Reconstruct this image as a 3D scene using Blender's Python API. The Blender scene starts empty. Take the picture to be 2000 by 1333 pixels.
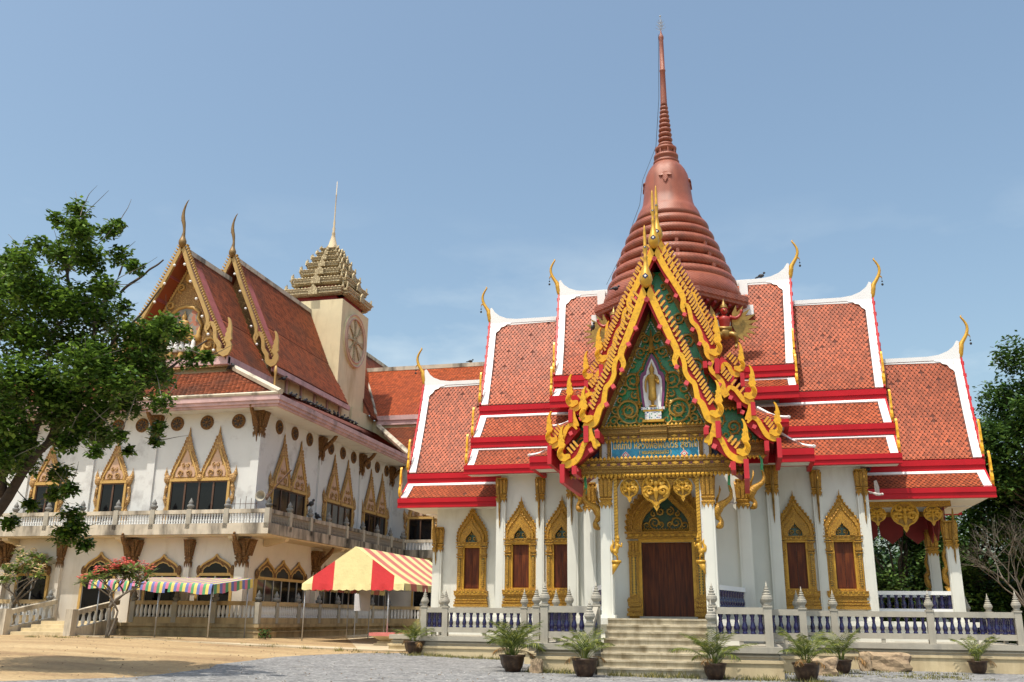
import bpy, bmesh, math, random
from math import sin, cos, pi, radians, sqrt, atan2, hypot
from mathutils import Vector, Matrix
random.seed(7)
rnd = random.uniform
SC = bpy.context.scene
COL = SC.collection

# ------------------------------------------------------------------ camera
# x runs along the temple front (right +), -y towards the viewer, z up
TH, RO, PHI = radians(16.637), radians(-0.6303), radians(14.0247)
r0 = Vector((cos(PHI), sin(PHI), 0))
fw = Vector((-sin(PHI) * cos(TH), cos(PHI) * cos(TH), sin(TH)))
u0 = r0.cross(fw)
cr = cos(RO) * r0 - sin(RO) * u0
cu = sin(RO) * r0 + cos(RO) * u0
camd = bpy.data.cameras.new('camera')
camd.sensor_width = 36.0
camd.lens = 1808.84 / 2000 * 36.0
camd.clip_start = 0.1
camd.clip_end = 3000
cam = bpy.data.objects.new('camera', camd)
COL.objects.link(cam)
M4 = Matrix((cr, cu, -fw)).transposed().to_4x4()
M4.translation = Vector((2.626, -40.573, 1.6))
cam.matrix_world = M4
SC.camera = cam

# ------------------------------------------------------------------ sun, sky, exposure
TO_SUN = Vector((-0.40, -1.0, 2.72)).normalized()
w = bpy.data.worlds.new('World')
SC.world = w
w.use_nodes = True
nt = w.node_tree
nt.nodes.clear()
def nd(t, kind, **kw):
    n = t.nodes.new(kind)
    for k, v in kw.items():
        setattr(n, k, v)
    return n
sky = nd(nt, 'ShaderNodeTexSky', sky_type='NISHITA', sun_disc=False)
sky.sun_elevation = math.asin(TO_SUN.z)
sky.sun_rotation = atan2(TO_SUN.x, TO_SUN.y)
sky.altitude = 20
sky.air_density = 1.15
sky.dust_density = 3.5
sky.ozone_density = 1.25
# a few faint clouds low over the horizon, all round
tc = nd(nt, 'ShaderNodeTexCoord')
mp = nd(nt, 'ShaderNodeMapping')
mp.inputs['Scale'].default_value = (1.0, 1.0, 2.6)
nz = nd(nt, 'ShaderNodeTexNoise')
nz.inputs['Scale'].default_value = 3.4
nz.inputs['Detail'].default_value = 7
nz.inputs['Roughness'].default_value = 0.55
rp = nd(nt, 'ShaderNodeValToRGB')
rp.color_ramp.elements[0].position = 0.50
rp.color_ramp.elements[1].position = 0.72
sep = nd(nt, 'ShaderNodeSeparateXYZ')
lo = nd(nt, 'ShaderNodeMapRange')
lo.inputs['From Min'].default_value = 0.42
lo.inputs['From Max'].default_value = 0.20
mul = nd(nt, 'ShaderNodeMath', operation='MULTIPLY')
mul2 = nd(nt, 'ShaderNodeMath', operation='MULTIPLY')
mul2.inputs[1].default_value = 0.5
mix = nd(nt, 'ShaderNodeMix', data_type='RGBA')
mix.inputs['B'].default_value = (7.2, 7.1, 7.0, 1)
bg = nd(nt, 'ShaderNodeBackground')
bg.inputs['Strength'].default_value = 0.15
wo = nd(nt, 'ShaderNodeOutputWorld')
L = nt.links.new
L(tc.outputs['Generated'], mp.inputs['Vector'])
L(mp.outputs['Vector'], nz.inputs['Vector'])
L(nz.outputs['Fac'], rp.inputs['Fac'])
L(tc.outputs['Generated'], sep.inputs[0])
L(sep.outputs['Z'], lo.inputs['Value'])
L(rp.outputs['Color'], mul.inputs[0])
L(lo.outputs['Result'], mul.inputs[1])
L(mul.outputs[0], mul2.inputs[0])
L(mul2.outputs[0], mix.inputs['Factor'])
L(sky.outputs['Color'], mix.inputs['A'])
haze_tint = nd(nt, 'ShaderNodeMix', data_type='RGBA', blend_type='MULTIPLY')
haze_tint.inputs['Factor'].default_value = 1.0
haze_tint.inputs['B'].default_value = (1.02, 1.06, 0.98, 1)
L(mix.outputs['Result'], haze_tint.inputs['A'])
L(haze_tint.outputs['Result'], bg.inputs['Color'])
L(bg.outputs['Background'], wo.inputs['Surface'])

sd = bpy.data.lights.new('sun', 'SUN')
sd.energy = 3.5
sd.angle = radians(0.53)
sd.color = (1.0, 0.93, 0.82)
sun = bpy.data.objects.new('sun', sd)
COL.objects.link(sun)
sun.rotation_euler = TO_SUN.to_track_quat('Z', 'Y').to_euler()
sun.location = (0, 0, 60)
vs = SC.view_settings
vs.view_transform = 'Standard'
vs.look = 'None'
vs.exposure = 0.35
vs.gamma = 1.0
vs.use_curve_mapping = False
SC.cycles.max_bounces = 6
SC.cycles.diffuse_bounces = 3
SC.cycles.glossy_bounces = 3
SC.cycles.transparent_max_bounces = 8
SC.cycles.use_denoising = True

# ------------------------------------------------------------------ materials
def newmat(name):
    m = bpy.data.materials.new(name)
    m.use_nodes = True
    t = m.node_tree
    b = t.nodes['Principled BSDF']
    return m, t, b

def ramp(t, fac, stops):
    r = nd(t, 'ShaderNodeValToRGB')
    e = r.color_ramp.elements
    while len(e) < len(stops):
        e.new(0.5)
    for i, (p, c) in enumerate(stops):
        e[i].position = p
        e[i].color = (c[0], c[1], c[2], 1)
    t.links.new(fac, r.inputs['Fac'])
    return r.outputs['Color']

def noise(t, scale, detail=5, rough=0.6, vec=None):
    n = nd(t, 'ShaderNodeTexNoise')
    n.inputs['Scale'].default_value = scale
    n.inputs['Detail'].default_value = detail
    n.inputs['Roughness'].default_value = rough
    if vec is None:
        tcn = nd(t, 'ShaderNodeTexCoord')
        vec = tcn.outputs['Object']
    t.links.new(vec, n.inputs['Vector'])
    return n.outputs['Fac']

def mixc(t, fac, a, b, mode='MIX'):
    m = nd(t, 'ShaderNodeMix', data_type='RGBA', blend_type=mode)
    for sock, v in (('Factor', fac), ('A', a), ('B', b)):
        if hasattr(v, 'is_output'):
            t.links.new(v, m.inputs[sock])
        elif isinstance(v, (int, float)):
            m.inputs[sock].default_value = v
        else:
            m.inputs[sock].default_value = (v[0], v[1], v[2], 1)
    return m.outputs['Result']

def mathn(t, op, a, b=None):
    n = nd(t, 'ShaderNodeMath', operation=op)
    for i, v in enumerate((a, b)):
        if v is None:
            continue
        if hasattr(v, 'is_output'):
            t.links.new(v, n.inputs[i])
        else:
            n.inputs[i].default_value = v
    return n.outputs[0]

def bump(t, b, h, strength=0.3, dist=0.02):
    n = nd(t, 'ShaderNodeBump')
    n.inputs['Strength'].default_value = strength
    n.inputs['Distance'].default_value = dist
    t.links.new(h, n.inputs['Height'])
    t.links.new(n.outputs['Normal'], b.inputs['Normal'])

def sc3(c, k):
    return tuple(min(1.0, x * k) for x in c)

def mat(name, c, rough=0.6, var=0.18, scale=2.0, bs=30, bstr=0.15, metal=0.0, dirt=None, dscale=0.6, dlo=0.5, dhi=0.72, island=0.0, spec=0.5, streak=False):
    """painted / plain surface: mottled colour, optional stains, optional per-piece variation"""
    m, t, b = newmat(name)
    n1 = noise(t, scale)
    col = ramp(t, n1, [(0.3, sc3(c, 1 - var)), (0.7, sc3(c, 1 + var * 0.6))])
    if island:
        g = nd(t, 'ShaderNodeNewGeometry')
        k = ramp(t, g.outputs['Random Per Island'], [(0, (1 - island,) * 3), (1, (1.0,) * 3)])
        col = mixc(t, 1.0, col, k, 'MULTIPLY')
    if dirt:
        vec = None
        if streak:
            tcn = nd(t, 'ShaderNodeTexCoord')
            mpn = nd(t, 'ShaderNodeMapping')
            mpn.inputs['Scale'].default_value = (1, 1, 0.22)
            t.links.new(tcn.outputs['Object'], mpn.inputs['Vector'])
            vec = mpn.outputs['Vector']
        n2 = noise(t, dscale, 8, 0.65, vec)
        f = ramp(t, n2, [(dlo, (0, 0, 0)), (dhi, (1, 1, 1))])
        col = mixc(t, f, col, dirt)
    t.links.new(col, b.inputs['Base Color'])
    b.inputs['Roughness'].default_value = rough
    b.inputs['Metallic'].default_value = metal
    b.inputs['Specular IOR Level'].default_value = spec
    if bstr:
        bump(t, b, noise(t, bs, 4), bstr, 0.02)
    return m

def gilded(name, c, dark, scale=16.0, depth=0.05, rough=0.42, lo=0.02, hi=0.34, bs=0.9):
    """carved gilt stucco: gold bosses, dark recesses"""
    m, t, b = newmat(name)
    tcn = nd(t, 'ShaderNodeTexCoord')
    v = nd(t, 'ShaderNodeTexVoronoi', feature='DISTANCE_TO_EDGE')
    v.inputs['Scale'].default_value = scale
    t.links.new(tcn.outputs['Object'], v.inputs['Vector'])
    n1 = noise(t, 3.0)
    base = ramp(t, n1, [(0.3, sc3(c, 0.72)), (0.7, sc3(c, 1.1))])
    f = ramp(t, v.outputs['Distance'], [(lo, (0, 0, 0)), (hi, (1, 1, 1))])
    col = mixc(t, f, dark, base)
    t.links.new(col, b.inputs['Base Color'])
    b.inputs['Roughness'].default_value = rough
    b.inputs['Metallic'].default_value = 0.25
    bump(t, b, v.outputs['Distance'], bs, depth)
    return m

M = {}
M['white'] = mat('white_plaster', (0.69, 0.685, 0.615), 0.7, 0.05, 0.8, 60, 0.05, dirt=(0.50, 0.47, 0.40), dscale=1.3, dlo=0.53, dhi=0.82, streak=True)
M['trim'] = mat('white_trim', (0.80, 0.80, 0.79), 0.5, 0.05, 1.5, 40, 0.05, dirt=(0.6, 0.6, 0.58), dscale=2, dlo=0.6, dhi=0.85)
M['red'] = mat('red_paint', (0.48, 0.009, 0.018), 0.45, 0.14, 1.2, 30, 0.05, spec=0.25)
M['redbeam'] = mat('red_beam_paint', (0.50, 0.030, 0.040), 0.5, 0.12, 2, 30, 0.05, spec=0.25)
M['goldtooth'] = mat('gold_tooth_paint', (0.72, 0.36, 0.03), 0.45, 0.15, 5, 25, 0.2)
M['redlight'] = mat('red_paint_faded', (0.62, 0.07, 0.08), 0.45, 0.12, 2, 30, 0.05)
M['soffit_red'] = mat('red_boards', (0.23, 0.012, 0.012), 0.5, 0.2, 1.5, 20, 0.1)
M['gold'] = mat('gold_paint', (0.80, 0.42, 0.018), 0.36, 0.12, 5, 25, 0.25, metal=0.15, dirt=(0.34, 0.15, 0.02), dscale=9, dlo=0.52, dhi=0.78)
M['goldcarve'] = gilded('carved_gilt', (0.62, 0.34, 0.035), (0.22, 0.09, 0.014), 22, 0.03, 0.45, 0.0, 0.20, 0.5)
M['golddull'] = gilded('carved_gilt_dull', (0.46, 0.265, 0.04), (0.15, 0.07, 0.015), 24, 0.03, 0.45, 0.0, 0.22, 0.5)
M['goldplain'] = mat('plain_gilt', (0.60, 0.33, 0.035), 0.42, 0.22, 6, 30, 0.3, metal=0.25)
M['goldvine'] = mat('gilt_scroll', (0.46, 0.27, 0.045), 0.42, 0.35, 8, 30, 0.3, metal=0.25)
M['goldbright'] = mat('bright_gilt', (0.82, 0.52, 0.03), 0.4, 0.1, 4, 30, 0.1, metal=0.1)
M['green'] = mat('green_mosaic', (0.008, 0.30, 0.085), 0.2, 0.35, 12, 60, 0.4, spec=0.8)
M['greendk'] = mat('dark_green_mosaic', (0.008, 0.07, 0.035), 0.22, 0.35, 12, 60, 0.4, spec=0.8)
M['purple'] = mat('purple_edge', (0.20, 0.035, 0.14), 0.4, 0.2, 6, 30, 0.1)
M['blue'] = mat('blue_mosaic', (0.006, 0.27, 0.46), 0.25, 0.4, 7, 60, 0.5, spec=0.7)
M['bluedk'] = mat('dark_blue_mosaic', (0.008, 0.035, 0.10), 0.25, 0.4, 7, 60, 0.5, spec=0.7)
M['glaze'] = mat('cobalt_glaze', (0.013, 0.010, 0.070), 0.12, 0.3, 6, 20, 0.05, spec=0.8)
M['wood'] = None
M['stone'] = mat('grey_cement', (0.39, 0.36, 0.295), 0.8, 0.12, 3, 40, 0.3, dirt=(0.22, 0.21, 0.19), dscale=1.6, dlo=0.52, dhi=0.78, streak=True)
M['cream'] = mat('cream_cement', (0.60, 0.49, 0.30), 0.8, 0.12, 2, 40, 0.3, dirt=(0.36, 0.27, 0.15), dscale=1.3, dlo=0.5, dhi=0.78, streak=True)
M['step'] = mat('worn_step_cement', (0.50, 0.44, 0.32), 0.85, 0.2, 2.5, 30, 0.4, dirt=(0.25, 0.20, 0.12), dscale=3.2, dlo=0.44, dhi=0.68, streak=True)
M['chedi'] = None
M['hall'] = mat('weathered_white_wall', (0.64, 0.645, 0.63), 0.8, 0.06, 0.8, 40, 0.15, dirt=(0.42, 0.41, 0.40), dscale=0.9, dlo=0.53, dhi=0.70)
M['halldirty'] = mat('stained_cement', (0.58, 0.51, 0.40), 0.85, 0.15, 1.5, 30, 0.3, dirt=(0.13, 0.11, 0.085), dscale=1.1, dlo=0.47, dhi=0.66, streak=True)
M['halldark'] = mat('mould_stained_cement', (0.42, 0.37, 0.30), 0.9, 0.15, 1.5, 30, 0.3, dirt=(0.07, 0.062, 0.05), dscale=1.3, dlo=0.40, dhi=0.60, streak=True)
M['lowwall'] = mat('bounce_tinted_wall', (0.66, 0.60, 0.51), 0.8, 0.08, 0.8, 40, 0.15, dirt=(0.46, 0.38, 0.26), dscale=0.7, dlo=0.55, dhi=0.78, streak=True)  # white wall; the warm cast of bounced light is mixed into its colour
M['hallcream'] = mat('cream_wall', (0.62, 0.50, 0.33), 0.8, 0.1, 0.8, 40, 0.15, dirt=(0.42, 0.33, 0.2), dscale=0.6, dlo=0.55, dhi=0.8, streak=True)
M['ochrepink'] = mat('ochre_pink_plaster', (0.56, 0.36, 0.24), 0.75, 0.12, 3, 30, 0.2, dirt=(0.40, 0.30, 0.22), dscale=3)
M['podium'] = mat('shade_darkened_cement', (0.46, 0.345, 0.185), 0.85, 0.15, 2, 30, 0.3, dirt=(0.17, 0.12, 0.06), dscale=1.2, dlo=0.46, dhi=0.72, streak=True)  # cream cement; the shade under awning and balcony is put into the darker colour
M['ochregable'] = mat('weathered_gilt_edge', (0.46, 0.295, 0.095), 0.6, 0.2, 3, 30, 0.25, dirt=(0.22, 0.14, 0.06), dscale=3, dlo=0.5, dhi=0.78)
M['pink'] = mat('pink_fascia', (0.58, 0.38, 0.37), 0.6, 0.15, 1.5, 30, 0.2, dirt=(0.17, 0.13, 0.12), dscale=0.9, dlo=0.5, dhi=0.75)
M['ochre'] = gilded('ochre_stucco', (0.56, 0.35, 0.13), (0.28, 0.15, 0.06), 9, 0.05, 0.65, 0.0, 0.22)
M['ochreplain'] = mat('ochre_paint', (0.55, 0.34, 0.10), 0.6, 0.18, 3, 30, 0.25, dirt=(0.25, 0.14, 0.05), dscale=3, dlo=0.55, dhi=0.8)
M['ochredk'] = gilded('brown_stucco', (0.27, 0.14, 0.045), (0.10, 0.045, 0.015), 9, 0.05, 0.7, 0.0, 0.22)
M['towergold'] = gilded('tower_stucco', (0.58, 0.49, 0.30), (0.27, 0.20, 0.11), 7, 0.05, 0.7, 0.0, 0.22)
M['towercream'] = mat('tower_cream', (0.70, 0.60, 0.38), 0.75, 0.1, 0.7, 40, 0.15, dirt=(0.45, 0.33, 0.17), dscale=0.7, dlo=0.55, dhi=0.8, streak=True)
M['glass'] = mat('dark_window_glass', (0.006, 0.006, 0.007), 0.08, 0.2, 1, 10, 0.0, spec=0.35)
M['brownframe'] = mat('brown_frame', (0.10, 0.05, 0.028), 0.5, 0.2, 4, 30, 0.1)
M['black'] = mat('black_iron', (0.015, 0.015, 0.016), 0.5, 0.2, 4, 30, 0.1)
M['bird'] = mat('dark_feathers', (0.03, 0.032, 0.038), 0.6, 0.4, 30, 30, 0.1)
M['birdlight'] = mat('pale_feathers', (0.55, 0.50, 0.47), 0.6, 0.3, 14, 30, 0.1)
M['metal'] = mat('galvanised_pole', (0.45, 0.46, 0.47), 0.4, 0.1, 5, 30, 0.05, metal=0.6)
M['pot'] = mat('brown_glazed_pot', (0.042, 0.020, 0.010), 0.4, 0.4, 9, 20, 0.2, spec=0.4, dirt=(0.12, 0.07, 0.035), dscale=6)
M['soil'] = mat('soil', (0.05, 0.032, 0.02), 0.95, 0.3, 20, 40, 0.6)
M['bark'] = mat('bark', (0.085, 0.060, 0.042), 0.9, 0.35, 6, 30, 0.8)
M['barkgrey'] = mat('grey_bark', (0.17, 0.145, 0.115), 0.9, 0.3, 6, 30, 0.6)
M['rock'] = mat('sandstone_rock', (0.40, 0.29, 0.18), 0.9, 0.3, 3, 15, 0.9, dirt=(0.14, 0.09, 0.06), dscale=2.5)
M['skin_red'] = mat('red_lacquer', (0.36, 0.03, 0.02), 0.4, 0.2, 6, 30, 0.1)
M['cloth_blue'] = mat('blue_lacquer', (0.02, 0.03, 0.16), 0.4, 0.3, 6, 30, 0.1)
M['brass'] = mat('aged_brass', (0.34, 0.21, 0.05), 0.4, 0.3, 8, 30, 0.2, metal=0.4)
M['tent_red'] = mat('red_canvas', (0.58, 0.03, 0.035), 0.75, 0.12, 1.5, 9, 0.5)
M['tent_redfade'] = mat('faded_red_canvas', (0.56, 0.17, 0.15), 0.75, 0.12, 1.5, 9, 0.5)
M['tent_yellow'] = mat('yellow_canvas', (0.76, 0.67, 0.33), 0.75, 0.1, 1.5, 9, 0.5, dirt=(0.42, 0.36, 0.14), dscale=1.6, dlo=0.58, dhi=0.8)
M['signwhite'] = mat('white_board', (0.75, 0.76, 0.8), 0.5, 0.05, 2, 30, 0.0)

def leafmat(name, c, trans=0.25, island=0.55, rough=0.4):
    m, t, b = newmat(name)
    g = nd(t, 'ShaderNodeNewGeometry')
    col = ramp(t, g.outputs['Random Per Island'], [(0, sc3(c, 1 - island)), (0.6, c), (1, sc3((c[0] * 1.5, c[1] * 1.2, c[2]), 1 + island))])
    t.links.new(col, b.inputs['Base Color'])
    b.inputs['Roughness'].default_value = rough
    b.inputs['Specular IOR Level'].default_value = 0.4
    tr = nd(t, 'ShaderNodeBsdfTranslucent')
    t.links.new(col, tr.inputs['Color'])
    ms = nd(t, 'ShaderNodeMixShader')
    ms.inputs[0].default_value = trans
    t.links.new(b.outputs[0], ms.inputs[1])
    t.links.new(tr.outputs[0], ms.inputs[2])
    t.links.new(ms.outputs[0], t.nodes['Material Output'].inputs['Surface'])
    return m
M['leaf'] = leafmat('tree_leaf', (0.085, 0.165, 0.024), 0.34, 0.6)
M['leafdark'] = leafmat('dark_tree_leaf', (0.055, 0.118, 0.026))
M['leafmid'] = leafmat('mid_tree_leaf', (0.06, 0.12, 0.03))
M['palm'] = leafmat('palm_leaf', (0.13, 0.17, 0.035), 0.3, 0.45)
M['plumleaf'] = leafmat('plumeria_leaf', (0.14, 0.22, 0.06), 0.35)
M['deadpalm'] = leafmat('dry_palm_leaf', (0.26, 0.17, 0.07), 0.2, 0.4)
M['weed'] = leafmat('weed_leaf', (0.16, 0.16, 0.05), 0.2)
M['pinkflower'] = leafmat('pink_petal', (0.70, 0.17, 0.15), 0.2, 0.3)
M['creamflower'] = leafmat('cream_petal', (0.75, 0.58, 0.38), 0.2, 0.25)

def wood_mat(name='varnished_wood', k=1.0):
    m, t, b = newmat(name)
    tcn = nd(t, 'ShaderNodeTexCoord')
    mpn = nd(t, 'ShaderNodeMapping')
    mpn.inputs['Scale'].default_value = (9, 9, 0.7)
    t.links.new(tcn.outputs['Object'], mpn.inputs['Vector'])
    n = noise(t, 1.6, 7, 0.6, mpn.outputs['Vector'])
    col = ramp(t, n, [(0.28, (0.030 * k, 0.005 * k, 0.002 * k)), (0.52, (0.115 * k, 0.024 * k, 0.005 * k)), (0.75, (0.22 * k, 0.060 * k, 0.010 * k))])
    t.links.new(col, b.inputs['Base Color'])
    b.inputs['Roughness'].default_value = 0.5
    b.inputs['Specular IOR Level'].default_value = 0.3
    bump(t, b, n, 0.15, 0.01)
    return m
M['wood'] = wood_mat()
M['doorwood'] = wood_mat('shaded_door_wood', 0.85)  # shutter wood made darker: the porch's deep shade is put into the colour

def tile_mat(name, c, rough=0.3, var=0.4, stain=None):
    """single glazed tiles; colour differs from tile to tile"""
    m, t, b = newmat(name)
    g = nd(t, 'ShaderNodeNewGeometry')
    col = ramp(t, g.outputs['Random Per Island'], [(0, sc3(c, 1 - var)), (0.5, c), (1, sc3(c, 1.25))])
    n = noise(t, 0.5, 6)
    col = mixc(t, ramp(t, n, [(0.45, (0, 0, 0)), (0.72, (0.7, 0.7, 0.7))]), col, stain or sc3(c, 0.55))
    t.links.new(col, b.inputs['Base Color'])
    b.inputs['Roughness'].default_value = rough
    b.inputs['Specular IOR Level'].default_value = 0.22
    return m
M['tile'] = tile_mat('glazed_roof_tile', (0.37, 0.080, 0.030), 0.48, 0.32)
M['tilegrout'] = mat('dark_tile_joint', (0.13, 0.036, 0.021), 0.85, 0.2, 3, 30, 0.2)
M['tilebed'] = mat('roof_bedding', (0.13, 0.032, 0.018), 0.8, 0.2, 3, 30, 0.2)
M['tilehall'] = tile_mat('old_roof_tile', (0.31, 0.080, 0.032), 0.62, 0.5, (0.07, 0.045, 0.035))
M['tilewing'] = tile_mat('orange_roof_tile', (0.42, 0.085, 0.024), 0.4, 0.35, (0.30, 0.06, 0.025))

def chedi_mat():
    """small red-brown mosaic laid in slanting courses"""
    m, t, b = newmat('red_brown_mosaic')
    tcn = nd(t, 'ShaderNodeTexCoord')
    sp = nd(t, 'ShaderNodeSeparateXYZ')
    t.links.new(tcn.outputs['Object'], sp.inputs[0])
    ang = mathn(t, 'ARCTAN2', sp.outputs['Y'], sp.outputs['X'])
    a = mathn(t, 'MULTIPLY', ang, 90.0)
    z = mathn(t, 'MULTIPLY', sp.outputs['Z'], 52.0)
    s1 = mathn(t, 'SINE', mathn(t, 'ADD', a, z))
    s2 = mathn(t, 'SINE', mathn(t, 'SUBTRACT', a, z))
    p = mathn(t, 'MAXIMUM', s1, mathn(t, 'MULTIPLY', s2, 0.7))
    n = noise(t, 1.4, 6)
    base = ramp(t, n, [(0.3, (0.20, 0.047, 0.023)), (0.7, (0.32, 0.086, 0.043))])
    col = mixc(t, ramp(t, p, [(0.55, (0, 0, 0)), (1.0, (1, 1, 1))]), base, (0.34, 0.12, 0.075))
    mpn = nd(t, 'ShaderNodeMapping')
    mpn.inputs['Scale'].default_value = (1, 1, 0.12)
    t.links.new(tcn.outputs['Object'], mpn.inputs['Vector'])
    st = noise(t, 2.6, 8, 0.65, mpn.outputs['Vector'])
    col = mixc(t, ramp(t, st, [(0.48, (0, 0, 0)), (0.72, (.75, .75, .75))]), col, (0.13, 0.045, 0.03))
    col = mixc(t, ramp(t, noise(t, 0.9, 7, .7), [(0.52, (0, 0, 0)), (0.75, (.6, .6, .6))]), col, (0.36, 0.15, 0.10))
    t.links.new(col, b.inputs['Base Color'])
    b.inputs['Roughness'].default_value = 0.42
    b.inputs['Specular IOR Level'].default_value = 0.45
    bump(t, b, p, 0.25, 0.02)
    return m
M['chedi'] = chedi_mat()

# ------------------------------------------------------------------ mesh helpers
def V(s, d, h):
    return (s, -d, h)

class MB:
    def __init__(self):
        self.v, self.f, self.m = [], [], []
    def add(self, vs, fs, mi=0):
        o = len(self.v)
        self.v += [tuple(p) for p in vs]
        self.f += [tuple(i + o for i in q) for q in fs]
        self.m += [mi] * len(fs)
        return self
    def box(self, x0, x1, y0, y1, z0, z1, mi=0):
        return self.add([(x, y, z) for z in (z0, z1) for y in (y0, y1) for x in (x0, x1)],
                        [(0, 2, 3, 1), (4, 5, 7, 6), (0, 1, 5, 4), (2, 6, 7, 3), (0, 4, 6, 2), (1, 3, 7, 5)], mi)
    def bx(self, s0, s1, d0, d1, h0, h1, mi=0):          # box in temple coordinates
        return self.box(min(s0, s1), max(s0, s1), min(-d0, -d1), max(-d0, -d1), h0, h1, mi)
    def prism(self, poly, off, mi=0, caps=True):
        n = len(poly)
        vs = list(poly) + [(p[0] + off[0], p[1] + off[1], p[2] + off[2]) for p in poly]
        fs = [(i, (i + 1) % n, (i + 1) % n + n, i + n) for i in range(n)]
        if caps:
            fs += [tuple(range(n))[::-1], tuple(range(n, 2 * n))]
        return self.add(vs, fs, mi)
    def ribbon(self, c, w, axis, t, mi=0, n2=None):
        """strip of half-width w[i] round polyline c in the plane normal to axis, t thick"""
        c = [Vector(p) for p in c]
        ax = Vector(axis).normalized()
        vs, fs = [], []
        for i, p in enumerate(c):
            tg = (c[min(i + 1, len(c) - 1)] - c[max(i - 1, 0)]).normalized()
            nn = ax.cross(tg).normalized() * w[i]
            vs += [p + nn, p - nn, p - nn + ax * t, p + nn + ax * t]
        for i in range(len(c) - 1):
            a, b = 4 * i, 4 * i + 4
            for k in range(4):
                fs.append((a + k, a + (k + 1) % 4, b + (k + 1) % 4, b + k))
        e = 4 * (len(c) - 1)
        fs += [(3, 2, 1, 0), (e, e + 1, e + 2, e + 3)]
        return self.add(vs, fs, mi)
    def tube(self, c, r, n=6, mi=0):
        c = [Vector(p) for p in c]
        if not hasattr(r, '__len__'):
            r = [r] * len(c)
        vs, fs = [], []
        up = Vector((0.13, 0.21, 1)).normalized()
        for i, p in enumerate(c):
            tg = (c[min(i + 1, len(c) - 1)] - c[max(i - 1, 0)])
            tg = tg.normalized() if tg.length > 1e-9 else Vector((0, 0, 1))
            a = tg.cross(up)
            a = a.normalized() if a.length > 1e-3 else tg.cross(Vector((1, 0, 0))).normalized()
            b = tg.cross(a)
            for k in range(n):
                q = 2 * pi * k / n
                vs.append(p + (a * cos(q) + b * sin(q)) * r[i])
        for i in range(len(c) - 1):
            for k in range(n):
                fs.append((i * n + k, i * n + (k + 1) % n, (i + 1) * n + (k + 1) % n, (i + 1) * n + k))
        fs += [tuple(range(n))[::-1], tuple(range((len(c) - 1) * n, len(c) * n))]
        return self.add(vs, fs, mi)
    def lathe(self, prof, x=0, y=0, z=0, n=16, mi=0, rot=0, sq=False):
        """profile [(r, h)]; sq makes a square plan"""
        if sq:
            n, rot = 4, pi / 4
        vs, fs = [], []
        for r, h in prof:
            rr = r * sqrt(2) if sq else r
            for k in range(n):
                q = 2 * pi * k / n + rot
                vs.append((x + rr * cos(q), y + rr * sin(q), z + h))
        for i in range(len(prof) - 1):
            for k in range(n):
                fs.append((i * n + k, i * n + (k + 1) % n, (i + 1) * n + (k + 1) % n, (i + 1) * n + k))
        fs += [tuple(range(n))[::-1], tuple(range((len(prof) - 1) * n, len(prof) * n))]
        return self.add(vs, fs, mi)
    def ball(self, c, r, n=8, mi=0):
        rx, ry, rz = r if hasattr(r, '__len__') else (r, r, r)
        o = len(self.v)
        self.lathe([(max(1e-3, sin(pi * i / n)), -cos(pi * i / n)) for i in range(n + 1)], n=n + 2, mi=mi)
        for i in range(o, len(self.v)):
            p = self.v[i]
            self.v[i] = (c[0] + p[0] * rx, c[1] + p[1] * ry, c[2] + p[2] * rz)
        return self
    def xf(self, fn, start=0):
        self.v = self.v[:start] + [tuple(fn(p)) for p in self.v[start:]]
        return self
    def mesh(self, name, mats, smooth=False, off=(0, 0, 0)):
        me = bpy.data.meshes.new(name)
        if any(off):
            vs = [(p[0] - off[0], p[1] - off[1], p[2] - off[2]) for p in self.v]
        else:
            vs = self.v
        me.from_pydata(vs, [], self.f)
        if not isinstance(mats, (list, tuple)):
            mats = [mats]
        for q in mats:
            me.materials.append(M[q] if isinstance(q, str) else q)
        if len(mats) > 1:
            me.polygons.foreach_set('material_index', self.m)
        if smooth:
            me.polygons.foreach_set('use_smooth', [True] * len(self.f))
        me.update()
        return me

def catmull(pts, k=5):
    P = [Vector(p) for p in pts]
    P = [P[0] * 2 - P[1]] + P + [P[-1] * 2 - P[-2]]
    out = []
    for i in range(1, len(P) - 2):
        a, b, c, d = P[i - 1:i + 3]
        for j in range(k):
            t = j / k
            out.append(0.5 * (2 * b + (c - a) * t + (2 * a - 5 * b + 4 * c - d) * t * t + (3 * b - a - 3 * c + d) * t ** 3))
    out.append(P[-2])
    return out

WPOS = {}
def thing(name, label, cat, loc=(0, 0, 0), group=None, rz=0.0):
    o = bpy.data.objects.new(name, None)
    COL.objects.link(o)
    o.empty_display_size = 0.2
    o.location = loc
    o.rotation_euler = (0, 0, rz)
    o['label'] = label
    o['category'] = cat
    if group:
        o['group'] = group
    WPOS[o.name] = Vector(loc)
    return o

def put(name, me, parent=None, at=None, rz=0.0, scale=None, kind=None, rot=None):
    """link mesh me; at is a world position (parents are only ever moved, not turned)"""
    o = bpy.data.objects.new(name, me)
    COL.objects.link(o)
    base = WPOS[parent.name] if parent else Vector((0, 0, 0))
    if parent:
        o.parent = parent
    wp = Vector(at) if at is not None else base
    o.location = wp - base
    o.rotation_euler = rot if rot else (0, 0, rz)
    if scale:
        o.scale = scale if hasattr(scale, '__len__') else (scale,) * 3
    if kind:
        o['kind'] = kind
    WPOS[o.name] = wp
    return o

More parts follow.
